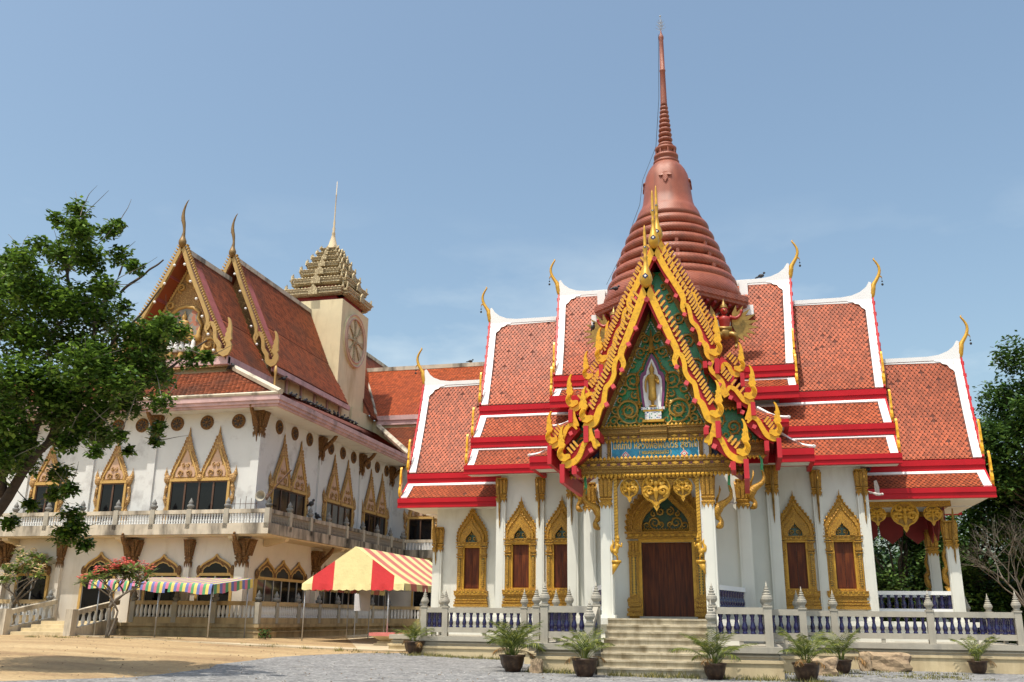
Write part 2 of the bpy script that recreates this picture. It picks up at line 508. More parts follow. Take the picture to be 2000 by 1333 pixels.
def islands(mb):
    par = list(range(len(mb.v)))
    def find(i):
        while par[i] != i:
            par[i] = par[par[i]]
            i = par[i]
        return i
    for f in mb.f:
        a = find(f[0])
        for i in f[1:]:
            par[find(i)] = a
    groups = {}
    for k, f in enumerate(mb.f):
        groups.setdefault(find(f[0]), []).append(k)
    out = []
    for ks in groups.values():
        q, idx = MB(), {}
        for k in ks:
            for i in mb.f[k]:
                if i not in idx:
                    idx[i] = len(q.v)
                    q.v.append(mb.v[i])
            q.f.append(tuple(idx[i] for i in mb.f[k]))
            q.m.append(mb.m[k])
        out.append(q)
    return out

APART = {'tie_beam', 'fascia', 'rail_base', 'soffit', 'ridge_cap', 'hip_ridge', 'bargeboard', 'verge_trim', 'end_frame', 'emblem', 'rail', 'balcony_soffit', 'clerestory_wall', 'upper_wall', 'rafter', 'spacer_block', 'neck_column', 'mirror_border_', 'valance', 'carved_valance', 'panel_border', 'leg', 'roof_frame', 'wheel_rim', 'comb'}
def part(name, mb, mats, parent, smooth=False, kind=None, label=None):
    """mesh given in world coordinates, made a child of parent"""
    base = WPOS[parent.name]
    if name in APART:
        o = None
        for q in islands(mb):
            o = put(name, q.mesh(name, mats, smooth, base), parent, kind=kind)
        return o
    if name in ('lotus_fringe', 'boss', 'twig', 'mirror_border', 'niche_border'):
        kind = 'stuff'
    o = put(name, mb.mesh(name, mats, smooth, base), parent, kind=kind)
    if label:
        o['label'] = label
    return o

def single(name, mb, mats, label=None, cat=None, group=None, smooth=False, kind=None, loc=(0, 0, 0)):
    o = put(name, mb.mesh(name, mats, smooth, loc), None, at=loc, kind=kind)
    if label:
        o['label'] = label
    if cat:
        o['category'] = cat
    if group:
        o['group'] = group
    return o

def clone(root, loc, label=None, rz=None, scale=None):
    c = root.copy()
    COL.objects.link(c)
    c.location = loc
    WPOS[c.name] = Vector(loc)
    if label:
        c['label'] = label
    if rz is not None:
        c.rotation_euler = (0, 0, rz)
    if scale:
        c.scale = (scale,) * 3
    def rec(a, b):
        for ch in list(a.children):
            k = ch.copy()
            COL.objects.link(k)
            k.parent = b
            rec(ch, k)
    rec(root, c)
    return c

def ground_h(s, d):
    s = max(min(s, 25), -20)
    return .14 - .008 * s + .028 * max(0, -s - 7.5)
# ================================================================== ground
def sheet(poly, lift, name, m, kind='structure'):
    bm = bmesh.new()
    vs = [bm.verts.new((s, -d, ground_h(s, d) + lift)) for s, d in poly]
    bm.faces.new(vs)
    bmesh.ops.triangulate(bm, faces=bm.faces)
    bmesh.ops.subdivide_edges(bm, edges=bm.edges[:], cuts=7, use_grid_fill=True)
    for v in bm.verts:
        v.co.z = ground_h(v.co.x, -v.co.y) + lift
    me = bpy.data.meshes.new(name)
    bm.to_mesh(me)
    bm.free()
    me.materials.append(m)
    return put(name, me, kind=kind)

def soil_mat():
    m, t, b = newmat('sandy_soil')
    tcn = nd(t, 'ShaderNodeTexCoord')
    mpn = nd(t, 'ShaderNodeMapping')
    mpn.inputs['Scale'].default_value = (0.35, 1.0, 1.0)
    t.links.new(tcn.outputs['Object'], mpn.inputs['Vector'])
    n = noise(t, 0.55, 9, 0.65, mpn.outputs['Vector'])
    col = ramp(t, n, [(0.3, (0.27, 0.17, 0.085)), (0.5, (0.42, 0.29, 0.145)), (0.7, (0.54, 0.40, 0.22))])
    n2 = noise(t, 9, 5)
    col = mixc(t, 0.5, col, ramp(t, n2, [(0.35, (0.45, 0.45, 0.45)), (0.6, (1, 1, 1))]), 'MULTIPLY')
    t.links.new(col, b.inputs['Base Color'])
    b.inputs['Roughness'].default_value = 0.95
    bump(t, b, noise(t, 14, 8), 0.8, 0.05)
    return m

def gravel_mat():
    m, t, b = newmat('grey_gravel')
    tcn = nd(t, 'ShaderNodeTexCoord')
    v = nd(t, 'ShaderNodeTexVoronoi')
    v.inputs['Scale'].default_value = 16
    t.links.new(tcn.outputs['Object'], v.inputs['Vector'])
    base = ramp(t, v.outputs['Color'], [(0.1, (0.13, 0.13, 0.132)), (0.5, (0.235, 0.233, 0.23)), (0.9, (0.37, 0.365, 0.35))])
    n = noise(t, 0.35, 8, 0.7)
    col = mixc(t, ramp(t, n, [(0.60, (0, 0, 0)), (0.86, (.8, .8, .8))]), base, (0.28, 0.24, 0.185))
    v2 = nd(t, 'ShaderNodeTexVoronoi')
    v2.inputs['Scale'].default_value = 4.5
    t.links.new(tcn.outputs['Object'], v2.inputs['Vector'])
    col = mixc(t, 0.8, col, ramp(t, v2.outputs['Color'], [(0.1, (0.62, 0.62, 0.64)), (0.5, (1, 1, 1)), (0.9, (1.0, 1.0, 1.0))]), 'MULTIPLY')
    n3 = noise(t, 1.7, 8, 0.7)
    col = mixc(t, 0.7, col, ramp(t, n3, [(0.3, (0.55, 0.55, 0.55)), (0.6, (1, 1, 1))]), 'MULTIPLY')
    t.links.new(col, b.inputs['Base Color'])
    b.inputs['Roughness'].default_value = 0.9
    bump(t, b, v.outputs['Distance'], 0.3, 0.03)
    return m

gm = MB()
xs = [-600, -300, -150, -90, -60] + [-50 + 2.5 * i for i in range(37)] + [50, 70, 120, 300, 600]
ds = [-900, -400, -200, -100, -60] + [-45 + 2.5 * i for i in range(37)] + [55, 90, 200]
for d in ds:
    for s in xs:
        gm.v.append((s, -d, ground_h(s, d)))
nx = len(xs)
for j in range(len(ds) - 1):
    for i in range(nx - 1):
        gm.f.append((j * nx + i, j * nx + i + 1, (j + 1) * nx + i + 1, (j + 1) * nx + i))
        gm.m.append(0)
put('ground', gm.mesh('ground', soil_mat(), True), kind='structure')
road = [(-8.9, 6.25), (-10.12, 6.35), (-11.0, 8.0), (-11.55, 10.9), (-11.71, 12.88), (-11.34, 15.41), (-11.15, 17.26), (-10.5, 18.68), (-10.3, 20.8),
        (-10.2, 22.2), (-11.3, 24.7), (-13, 31), (-16, 60), (40, 60), (40, 4.0), (13.5, 4.0), (8, 3.5), (0, 3)]
sheet(road, 0.006, 'gravel_road', gravel_mat())
apron = [(-33.2, 0.3), (-28.5, 2.6), (-25.5, 4.4), (-20.2, 7.5), (-17.3, 7.8), (-15.2, 7.7), (-13.5, 7.1), (-10.4, 5.7), (-9.6, 4.6), (-10, -10), (-20, -17), (-33, -10)]
ap = MB()
zs = 0.05
ap.prism([(s, -d, ground_h(s, d) + 0.05) for s, d in apron], (0, 0, -0.5))
single('concrete_apron', ap, mat('pale_cement_floor', (0.52, 0.43, 0.29), 0.9, 0.15, 1.2, 25, 0.3, dirt=(0.30, 0.23, 0.14), dscale=0.7, dlo=0.45, dhi=0.75), kind='structure')

# ================================================================== the temple hall
FL = 1.62                                     # floor of the hall
temple = thing('temple_hall', 'white Thai temple hall with layered red tiled roofs, white ridges and gold gables', 'temple', (0, 0, 0.1))

def plan(front, wall=True):
    """redented outline (s, d) from a list of (half width, depth) steps"""
    q = [(hw, d) for hw, d in front]
    right = []
    for i, (hw, d) in enumerate(q):
        if i:
            right.append((q[i - 1][0], d))
        right.append((hw, d))
    quad = right
    front_half = [(-s, d) for s, d in reversed(quad)] + quad
    back = [(s, -d) for s, d in reversed(front_half)]
    return front_half + back

def band(mb, pl, grow, h0, h1, mi=0):
    steps = [(hw + grow, d + grow) for hw, d in pl]
    poly = [(s, -d, h0) for s, d in plan(steps)]
    mb.prism(poly[::-1], (0, 0, h1 - h0), mi)

PL = [(1.95, 11.72), (2.75, 8.0), (3.75, 5.5), (7.1, 3.6), (10.35, 2.0)]
base = MB()
for g, a, b in ((0.42, 0.8, 1.06), (0.30, 1.06, 1.16), (0.20, 1.16, 1.36), (0.28, 1.36, 1.44), (0.36, 1.44, FL)):
    band(base, PL, g, a, b)
part('base_moulding', base, 'white', temple)

# walls: closed bays; the right-hand end bay is an open porch
wl = MB()
def wallbox(s0, s1, d0, d1, h0, h1):
    wl.bx(s0, s1, d0, d1, h0, h1)
wallbox(-2.65, -0.86, 7.6, 8.0, FL, 6.95)
wallbox(0.86, 2.65, 7.6, 8.0, FL, 6.95)
wallbox(-0.86, 0.86, 7.6, 8.0, 4.12, 6.95)
for sg in (-1, 1):
    wallbox(sg * 2.25, sg * 2.65, 5.5, 7.6, FL, 7.2)
    wallbox(sg * 2.65, sg * 3.72, 5.1, 5.5, FL, 8.3)
    wallbox(sg * 3.32, sg * 3.72, 3.6, 5.1, FL, 8.3)
    e = [3.72, 4.45 - .36, 4.45 + .36, 6.13 - .36, 6.13 + .36, 7.0]
    for i in range(0, 6, 2):
        wallbox(sg * e[i], sg * e[i + 1], 3.2, 3.6, FL, 7.5)
    for c in (4.45, 6.13):
        wallbox(sg * (c - .36), sg * (c + .36), 3.2, 3.6, FL, 2.7)
        wallbox(sg * (c - .36), sg * (c + .36), 3.2, 3.6, 4.44, 7.5)
    wallbox(sg * 6.6, sg * 7.0, -3.6, 3.2, FL, 7.5)
    wallbox(sg * 3.4, sg * 7.0, -3.6, -3.2, FL, 7.5)
    wallbox(sg * 3.3, sg * 3.7, -3.2, -8, FL, 8.2)
wallbox(-3.7, 3.7, -8.4, -8, FL, 8.2)
# left end bay is walled in
for s0, s1 in ((-7.0, -8.25), (-9.0, -10.25)):
    wallbox(s0, s1, 1.6, 2.0, FL, 6.3)
wallbox(-8.25, -9.0, 1.6, 2.0, FL, 2.7)
wallbox(-8.25, -9.0, 1.6, 2.0, 4.44, 6.3)
wallbox(-9.85, -10.25, -2.0, 1.6, FL, 6.3)
wallbox(-7.0, -9.85, -2.0, -1.6, FL, 6.3)
# upper walls hidden between the roof tiers
part('wall', wl, 'white', temple)
up = MB()
up.bx(-4.3, 4.3, -1.9, 1.9, 7.6, 11.9)
up.bx(-7.6, 7.6, -2.0, 2.0, 7.6, 10.0)
up.bx(-3.0, 3.0, 2.1, 5.4, 7.6, 9.6)
part('upper_wall', up, 'white', temple)

# pilasters with gilt lotus capitals
cap_mb = MB()
cap_mb.lathe([(0.20, 0), (0.225, 0.04), (0.225, 0.07), (0.185, 0.10), (0.185, 0.15), (0.225, 0.18), (0.225, 0.23), (0.16, 0.26), (0.165, 0.6), (0.18, 0.86), (0.215, 0.9), (0.215, 0.95)], sq=True)
for k in range(4):
    a = k * pi / 2
    for j in (-1, 0, 1):
        x = j * 0.135
        p = [Vector((x - .05, -0.215, .27)), Vector((x + .05, -0.215, .27)), Vector((x + .058, -0.245, .76)), Vector((x, -0.26, .88)), Vector((x - .058, -0.245, .76))]
        q = [Vector((v.x, v.y + .06, v.z)) for v in p]
        R = Matrix.Rotation(a, 3, 'Z')
        cap_mb.add([R @ v for v in p + q], [(0, 1, 2, 3, 4), (9, 8, 7, 6, 5)] + [(i, (i + 1) % 5, (i + 1) % 5 + 5, i + 5) for i in range(5)])
        p = [Vector((x - .065, -0.215, .02)), Vector((x + .065, -0.215, .02)), Vector((x, -0.225, -.14)), Vector((x, -0.19, .02))]
        cap_mb.add([R @ v for v in p], [(0, 1, 2), (0, 2, 3), (1, 3, 2)])
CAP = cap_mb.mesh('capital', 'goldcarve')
def shaft_mesh(w, h):
    mb = MB()
    mb.box(-w, w, -w, w, 0, h)
    k = w * .62
    mb.box(-k, k, -w - .018, w + .018, 0, h - .05)
    mb.box(-w - .018, w + .018, -k, k, 0, h - .05)
    mb.box(-w - .06, w + .06, -w - .06, w + .06, 0, .10)
    return mb.mesh('shaft', 'white')
def pillar(s, d, h0, h1, w=0.19, name='pilaster', caps=1.0):
    o = put(name, shaft_mesh(w, h1 - h0), temple, at=V(s, d, h0))
    put('capital', CAP, o, at=V(s, d, h1), scale=(w / .19, w / .19, caps))
    return o
for sg in (-1, 1):
    pillar(sg * 1.58, 11.15, FL, 5.03, 0.175, 'porch_column', 0.97)
    pillar(sg * 2.62, 7.95, FL, 5.3, 0.2, 'pilaster', 0.95)
    pillar(sg * 3.66, 5.5, FL, 6.05, 0.2, 'pilaster', 1.05)
    pillar(sg * 5.34, 3.58, FL, 6.2, 0.16, 'pilaster', 0.95)
    pillar(sg * 6.96, 3.55, FL, 6.2, 0.19, 'pilaster', 0.95)
    pillar(sg * 10.15, 1.95, FL, 4.35, 0.2, 'pilaster' if sg < 0 else 'porch_column', 1.0)
    pillar(sg * 10.15, -1.95, FL, 4.35, 0.2, 'pilaster' if sg < 0 else 'porch_column', 1.0)
pillar(7.25, -1.95, FL, 4.35, 0.2, 'porch_column', 1.0)

# ---- eaves brackets: slim gilt naga struts from the pilasters up to the eaves
bk = MB()
c = catmull([(0, 0, 0), (0, -.05, .35), (0, -.04, .7), (0, -.2, 1.0), (0, -.42, 1.25), (0, -.55, 1.5), (0, -.62, 1.72)], 4)
bk.tube(c, [.03 + .045 * sin(pi * min(1, i / (len(c) - 1)) * .9 + .2) for i in range(len(c))], 6)
for t in (5, 9, 13, 17):
    p = c[t]
    bk.ribbon([p, p + Vector((0, -.10, .02)), p + Vector((0, -.13, .14))], [.05, .035, .004], (1, 0, 0), .05)
bk.tube([(0, 0, 0), (0, .03, -.16), (0, .0, -.3)], [.05, .035, .01], 6)
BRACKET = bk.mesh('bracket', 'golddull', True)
for s, d, h in [(-7.0, 3.80, 5.35), (-5.36, 3.8, 5.35), (5.36, 3.8, 5.35), (7.0, 3.80, 5.35), (-10.2, 2.20, 4.0), (10.2, 2.20, 4.0), (-3.68, 5.74, 5.25), (3.68, 5.74, 5.25)]:
    o = put('eaves_bracket', BRACKET, temple, at=V(s, d, h))
    o.scale = (.7, .75, 0.98)

# ---- roofs -------------------------------------------------------------
def curve(D0, H0, D1, H1, sag=0.07, n=6):
    return [(D0 + (D1 - D0) * i / n, H0 - (H0 - H1) * (i / n + sag * sin(pi * i / n))) for i in range(n + 1)]

def tile_rows(mb, prof, smin, smax, edge=None, tw=0.175, rl=0.128, flip=1, inner=None):
    """pointed tiles laid in offset rows down a (d, h) profile, s from smin to smax(t)"""
    seg = []
    tot = 0
    for a, b in zip(prof[:-1], prof[1:]):
        l = hypot(b[0] - a[0], b[1] - a[1])
        seg.append((tot, l, a, b))
        tot += l
    def at(v):
        v = max(0, min(tot - 1e-6, v))
        for t0, l, a, b in seg:
            if v <= t0 + l:
                k = (v - t0) / l
                tx, tz = (b[0] - a[0]) / l, (b[1] - a[1]) / l
                return a[0] + (b[0] - a[0]) * k, a[1] + (b[1] - a[1]) * k, tx, tz
    r = 0
    v = 0.0
    while v < tot - 0.03:
        t = v / tot
        s1 = smax if edge is None else smax + (edge - smax) * t
        s0 = smin if inner is None else smin + (inner - smin) * t
        n = int((s1 - s0) / tw)
        off = (r % 2) * tw / 2
        ln = min(rl * 1.75, tot - v + .03)
        d0, h0, tx, tz = at(v)
        nx_, nz_ = -tz, tx
        if nz_ < 0:
            nx_, nz_ = -nx_, -nz_
        for i in range(n + 1):
            s = s0 + tw / 2 + i * tw + off - tw * .25
            if s + tw / 2 > s1 + .02:
                continue
            jl = rnd(0, .006)
            if rnd(0, 1) < .006:
                continue
            s += rnd(-.007, .007)
            pts = []
            for du, dv, dz in ((-.37, 0, .010), (.37, 0, .010), (.37, .42, .018 + jl), (0, .92, .026 + jl), (-.37, .42, .018 + jl)):
                pts.append((flip * (s + du * tw), -(d0 + tx * dv * ln + nx_ * dz), h0 + tz * dv * ln + nz_ * dz))
            mb.add(pts, [(0, 1, 2, 3, 4)])
        v += rl
        r += 1

def strip(mb, prof, sa, sb, lift, depth=0.05, mi=0, edge=0.0):
    """solid strip lying on a (d, h) profile between s = sa and sb (both move by edge from top to bottom)"""
    n = len(prof)
    pts = []
    for i, p in enumerate(prof):
        a, b = prof[max(0, i - 1)], prof[min(n - 1, i + 1)]
        l = hypot(b[0] - a[0], b[1] - a[1])
        nx_, nz_ = -(b[1] - a[1]) / l, (b[0] - a[0]) / l
        if nz_ < 0:
            nx_, nz_ = -nx_, -nz_
        e = edge * i / (n - 1)
        for s in (sa + e, sb + e):
            pts.append((s, -(p[0] + nx_ * lift), p[1] + nz_ * lift))
        for s in (sa + e, sb + e):
            pts.append((s, -(p[0] - nx_ * depth), p[1] - nz_ * depth))
    fs = []
    for i in range(n - 1):
        o = 4 * i
        fs += [(o, o + 1, o + 5, o + 4), (o + 2, o + 6, o + 7, o + 3), (o, o + 4, o + 6, o + 2), (o + 1, o + 3, o + 7, o + 5)]
    e = 4 * (n - 1)
    fs += [(0, 2, 3, 1), (e, e + 1, e + 3, e + 2)]
    mb.add(pts, fs, mi)

# gilt finials shared by every gable
cf = MB()
cpts = catmull([(0.0, 0, -.18), (.03, 0, .05), (.07, 0, .3), (.12, 0, .52), (.26, 0, .76), (.36, 0, .96), (.42, 0, 1.2), (.40, 0, 1.42), (.30, 0, 1.64), (.22, 0, 1.78), (.27, 0, 1.84)], 4)
nn = len(cpts)
def crad(t):
    for a, b in zip(((0, .05), (.1, .11), (.22, .125), (.36, .085), (.5, .07), (.62, .06), (.8, .042), (.93, .03), (1.01, .012))[:-1], ((.1, .11), (.22, .125), (.36, .085), (.5, .07), (.62, .06), (.8, .042), (.93, .03), (1.01, .012))):
        if a[0] <= t <= b[0]:
            return a[1] + (b[1] - a[1]) * (t - a[0]) / (b[0] - a[0])
    return .01
cf.tube(cpts, [crad(i / (nn - 1)) for i in range(nn)], 8)
cf.tube([(.33, 0, .96), (.46, 0, .90), (.50, 0, .80)], [.05, .03, .006], 6)
CHOFA = cf.mesh('roof_finial', 'goldplain', True)
bl = MB()
bl.tube([(.48, 0, .84), (.485, 0, .66)], .006, 4)
bl.ball((.485, 0, .62), .035, 6)
bl.ball((.485, 0, .48), (.05, .012, .06), 6)
BELL = bl.mesh('wind_bell', 'black', True)

nf_out = [(-.36, .10), (-.36, -.02), (-.12, -.13), (.10, -.08), (.21, .08), (.215, .2), (.13, .34), (.20, .40), (.17, .47), (.155, .55), (.155, .68), (.115, .83), (.05, .97), (-.03, 1.05), (-.09, 1.05),
          (-.035, .96), (-.015, .84), (-.03, .74), (-.085, .72), (-.055, .62), (-.12, .55), (-.09, .49), (-.16, .42), (-.10, .34), (-.02, .25), (-.03, .15), (-.12, .10), (-.24, .12)]
nfm = MB()
nfm.prism([(x, -.05, z) for x, z in nf_out], (0, .1, 0))
for k in range(4):
    nfm.tube(catmull([(.12 - .045 * k, -.055, -.04 + .03 * k), (.19 - .05 * k, -.065, .08 + .03 * k), (.15 - .05 * k, -.065, .22 + .02 * k), (.07 - .03 * k, -.06, .33)], 4), [.018] * 13, 5)
NAGA = nfm.mesh('naga_finial', 'gold')
sfl = MB()
sfl.prism([(-.30, -.05, .20), (-.30, -.05, 0), (-.12, -.05, -.02), (-.1, -.05, .1), (-.17, -.05, .2), (-.2, -.05, .32), (-.26, -.05, .40), (-.25, -.05, .3)], (0, .1, 0))

tier_n = 0
def roof_tier(sg, S0, S1, H, D, h, dS, skirts, top_s0):
    """one stepped tier of a wing: main slopes plus skirt roofs below them"""
    prof = curve(0, H - .05, D, h)
    mb = MB()
    lo, hi = sorted((sg * S0, sg * S1))
    for f in (1, -1):
        q = [(f * d, z) for d, z in prof]
        strip(mb, q, sg * S0, sg * S1, 0, .10)
    root = part('wing_roof', mb, 'tilegrout', temple)
    tl = MB()
    tile_rows(tl, prof, top_s0, S1 - .28, S1 + dS - .28, flip=sg)
    part('roof_tile', tl, 'tile', root, kind='stuff')
    # white verge strips and the curled fillet under the ridge
    vb = MB()
    for f in (1, -1):
        q = [(f * d, z) for d, z in prof]
        strip(vb, q, sg * (S1 - .30), sg * S1, .075, .10, 0, sg * dS)
    fl = [(S1 - .28, .02), (S1 - 1.05, .02), (S1 - .98, .10), (S1 - .80, .13), (S1 - .72, .24), (S1 - .55, .30), (S1 - .47, .48), (S1 - .36, .58), (S1 - .28, .78)]
    l0 = hypot(prof[1][0], prof[1][1] - prof[0][1])
    ux, uz = prof[1][0] / l0, (prof[1][1] - prof[0][1]) / l0
    vb.prism([(sg * s, -(ux * v - uz * .035), prof[0][1] + uz * v + ux * .035) for s, v in fl], (0, .04 * uz, .04 * ux))
    part('verge_trim', vb, 'trim', root)
    rc = MB()
    e = S1 + .03
    out = [(S0, H - .12), (S0, H + .10), (S1 - 1.25, H + .10), (S1 - .8, H + .16), (S1 - .45, H + .30), (S1 - .2, H + .50), (e - .08, H + .74), (e, H + .70), (e - .02, H + .2), (e - .06, H - .3), (e - .4, H - .2)]
    rc.prism([(sg * s, .085, z) for s, z in out], (0, -.17, 0))
    part('ridge_cap', rc, 'trim', root)
    rd = MB()
    for f in (1, -1):
        q = [(f * d, z) for d, z in prof]
        strip(rd, q, sg * (S1 + .005), sg * (S1 + .075), .13, .16, 0, sg * dS)
    k = 0
    for f in (1, -1):
        for i in range(9):
            t = (i + .6) / 9.5
            j = int(t * 6)
            a, b = prof[j], prof[j + 1]
            kk = t * 6 - j
            d_, z_ = a[0] + (b[0] - a[0]) * kk, a[1] + (b[1] - a[1]) * kk
            ss = S1 + dS * t + .04
            rd.box(*sorted((sg * (ss - .05), sg * (ss + .08))), -f * d_ - .05, -f * d_ + .05, z_ + .05, z_ + .2)
    part('bargeboard', rd, 'red', root)
    # gable wall under the end of the tier
    gw = MB()
    g0 = S1 + dS - .75
    tri = [(sg * g0, -d, z - .22) for d, z in prof] + [(sg * g0, d, z - .22) for d, z in prof[:0:-1]]
    gw.prism(tri, (-sg * .1, 0, 0))
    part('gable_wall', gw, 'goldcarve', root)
    put('roof_finial', CHOFA, root, at=(sg * (S1 + .02), 0, H + .12), scale=(sg, 1, .94))
    put('wind_bell', BELL, root, at=(sg * (S1 + .02), 0, H + .12), scale=(sg, 1, 1))
    for f in (1, -1):
        put('naga_finial', NAGA, root, at=(sg * (S1 + dS + .06), -f * (D - .02), h + .16), rot=(0, 0, -f * pi / 2 if f > 0 else pi / 2), scale=(.62, .8, 1.3))
    # fascia boards and skirts
    def fascia(d, z1, z0, sa, sb, dep=.16):
        fb = MB()
        a, b = sorted((sg * sa, sg * sb))
        zm = z0 + (z1 - z0) * .52
        for f in (1, -1):
            fb.bx(a, b, f * (d - dep), f * d, zm, z1)
            fb.bx(a, b, f * (d - dep), f * (d - .045), z0 + .05, zm)
            fb.bx(a, b, f * (d - dep), f * (d - .01), z0, z0 + .05)
        part('fascia', fb, 'red', root)
    se = S1 + dS + .09
    fascia(D + .06, h - .03, h - .50, max(S0, top_s0 - .6), se)
    for (a0, z0_, a1, z1_, fd, fz, so) in skirts:
        pr = curve(a0, z0_, a1, z1_, .03, 3)
        for f in (-1, 1):
            sk = MB()
            strip(sk, [(f * d, z) for d, z in pr], sg * so, sg * (S1 + dS), 0, .08)
            sr = part('skirt_roof', sk, 'tilegrout' if f > 0 else 'tile', root)
        tl = MB()
        tile_rows(tl, pr, so, S1 + dS - .26, S1 + dS - .26, flip=sg)
        o = part('roof_tile', tl, 'tile', root, kind='stuff')
        vb = MB()
        for f in (1, -1):
            q = [(f * d, z) for d, z in pr]
            strip(vb, q, sg * (S1 + dS - .28), sg * (S1 + dS), .06, .08)
            strip(vb, [q[0], (q[0][0] + f * .10, q[0][1] - .10)], sg * so, sg * (S1 + dS - .001), .062, .05)
        part('verge_trim', vb, 'trim', root)
        rb = MB()
        for f in (1, -1):
            q = [(f * d, z) for d, z in pr]
            strip(rb, q, sg * (S1 + dS + .004), sg * (S1 + dS + .06), .09, .16)
        part('bargeboard', rb, 'red', root)
        for f in (1, -1):
            put('naga_finial', NAGA, root, at=(sg * (S1 + dS + .05), -f * (a1 - .05), z1_ + .14), rot=(0, 0, -f * pi / 2), scale=(.58, .8, 1.15))
        fascia(fd, z1_ - .02, fz, so, S1 + dS + .08, .24)
    return root

for sg in (-1, 1):
    roof_tier(sg, 0.0, 5.2, 16.2, 2.4, 11.66, -.25, [(2.28, 11.10, 3.05, 10.57, 3.30, 10.05, 1.2)], 1.6)
    roof_tier(sg, 4.3, 8.55, 15.05, 2.2, 10.53, -.24, [(2.26, 10.02, 3.30, 8.88, 3.50, 8.43, 2.2), (3.36, 8.40, 4.10, 7.57, 4.40, 7.19, 2.6)], 4.55)
    roof_tier(sg, 7.2, 11.74, 12.18, 2.0, 7.66, -.14, [(2.08, 7.14, 2.95, 6.44, 3.15, 6.03, 7.02)], 8.0)
    # boarded soffits
    sf = MB()
    for f in (1, -1):
        sf.bx(sg * 2.7, sg * 8.3, f * 3.55, f * 4.18, 7.2, 7.26)
        sf.bx(sg * 7.0, sg * 11.5, f * 0.1, f * 2.92, 6.06, 6.12)
        sf.bx(sg * 4.9, sg * 8.2, f * 1.9, f * 3.28, 8.46, 8.5)
    part('soffit', sf, 'white', temple)

# hipped skirts at the shoulders between porch and wings
for sg in (-1, 1):
    for (sa, da, ha, sb, db, hb, f0) in ((3.35, 5.45, 9.2, 4.36, 6.3, 8.60, 8.32), (4.12, 5.5, 8.2, 5.14, 6.35, 7.50, 7.02)):
        mb = MB()
        A, B = V(sg * 0.8, da, ha), V(sg * sa, da, ha)
        C_, D_ = V(sg * sb, db, hb), V(sg * 0.8, db, hb)
        E_, F_ = V(sg * sa, 3.0, ha), V(sg * sb, 3.0, hb)
        mb.add([A, B, C_, D_, E_, F_], [(0, 1, 2, 3), (1, 4, 5, 2)])
        root = part('hip_skirt_roof', mb, 'tilegrout', temple)
        tl = MB()
        tile_rows(tl, [(da, ha), (db, hb)], 1.2, sa - .05, sb - .05, flip=sg)
        part('roof_tile', tl, 'tile', root, kind='stuff')
        tr = MB()
        tr.tube(catmull([V(sg * sa, da, ha + .03), V(sg * (sa + (sb - sa) * .55), da + (db - da) * .55, ha - (ha - hb) * .66), V(sg * sb, db, hb + .05), V(sg * (sb + .06), db + .05, hb + .09)], 5), .06, 6)
        part('hip_trim', tr, 'trim', root)
        fb = MB()
        fb.bx(sg * 0.8, sg * (sb + .04), db - .12, db + .05, f0 + (hb - f0) * .5, hb - .01)
        fb.bx(sg * 0.8, sg * (sb + .04), db - .12, db, f0, f0 + (hb - f0) * .5)
        fb.bx(sg * (sb - .12), sg * (sb + .04), 3.9, db - .12, f0, hb - .01)
        part('fascia', fb, 'red', root)
        so = MB()
        so.bx(sg * 2.6, sg * sb, 5.3, db - .1, f0 + .02, f0 + .06)
        part('soffit', so, 'white', root)
# ================================================================== porch gables
def spiral(mb, cx, cz, R, turns, a0, dirn, y, r=.035, leaf=True):
    n = int(18 * turns)
    c = []
    for i in range(n + 1):
        t = i / n
        a = a0 + dirn * 2 * pi * turns * t
        rr = R * (1 - .86 * t)
        c.append((cx + rr * cos(a), y - .02 - .05 * t, cz + rr * sin(a)))
    mb.tube(c, [r * (.55 + .8 * sin(pi * min(1, .15 + i / n))) for i in range(n + 1)], 5)
    if leaf:
        for i in range(2, n - 3, 2):
            p = Vector(c[i])
            o = Vector((p.x - cx, 0, p.z - cz)).normalized()
            tn = Vector((-o.z, 0, o.x)) * dirn
            L_ = R * .30 * (1 - .5 * i / n)
            mb.add([p + o * .02 - tn * .03, p + o * .02 + tn * .05 + Vector((0, -.03, 0)), p + o * L_ + tn * L_ * .8], [(0, 1, 2)])
            mb.add([p + o * .02 - tn * .03 + Vector((0, .03, 0)), p + o * L_ + tn * L_ * .8, p + o * .02 - tn * .03], [(0, 1, 2)])

def teeth_row(mb, a, b, n, up, out, wide=1.0, mi=0):
    """row of small lotus-petal points between a and b"""
    a, b, up, out = Vector(a), Vector(b), Vector(up), Vector(out)
    st = (b - a) / n
    for i in range(n):
        p = a + st * i
        q = p + st * wide
        m = (p + q) / 2
        mb.add([p, q, q + up * .45 + out * .6, m + up + out * .35, p + up * .45 + out * .6, m + up * .35 + out * 1.15],
               [(0, 1, 5), (1, 2, 5), (2, 3, 5), (3, 4, 5), (4, 0, 5)], mi)

tm = MB()          # one tooth of the barge fringe, lying along +z, face to -y
hw_, ln_ = .040, .26
tm.prism([(-hw_, -.05, 0), (hw_, -.05, 0), (hw_, -.05, ln_ - .04), (hw_ * .5, -.05, ln_), (-hw_ * .5, -.05, ln_), (-hw_, -.05, ln_ - .04)], (0, .13, 0), 1)
tm.add([(-hw_ * .9, -.056, .0), (hw_ * .9, -.056, .0), (hw_ * .9, -.062, ln_ - .045), (0, -.06, ln_ - .006), (-hw_ * .9, -.062, ln_ - .045)], [(0, 1, 2, 3, 4)], 0)
TOOTH = tm.mesh('gable_tooth', ['goldtooth', 'purple'])
pe = MB()
pe.box(-.066, .066, -.07, .12, -.066, .066)
PURLIN = pe.mesh('purlin_end', 'redlight')

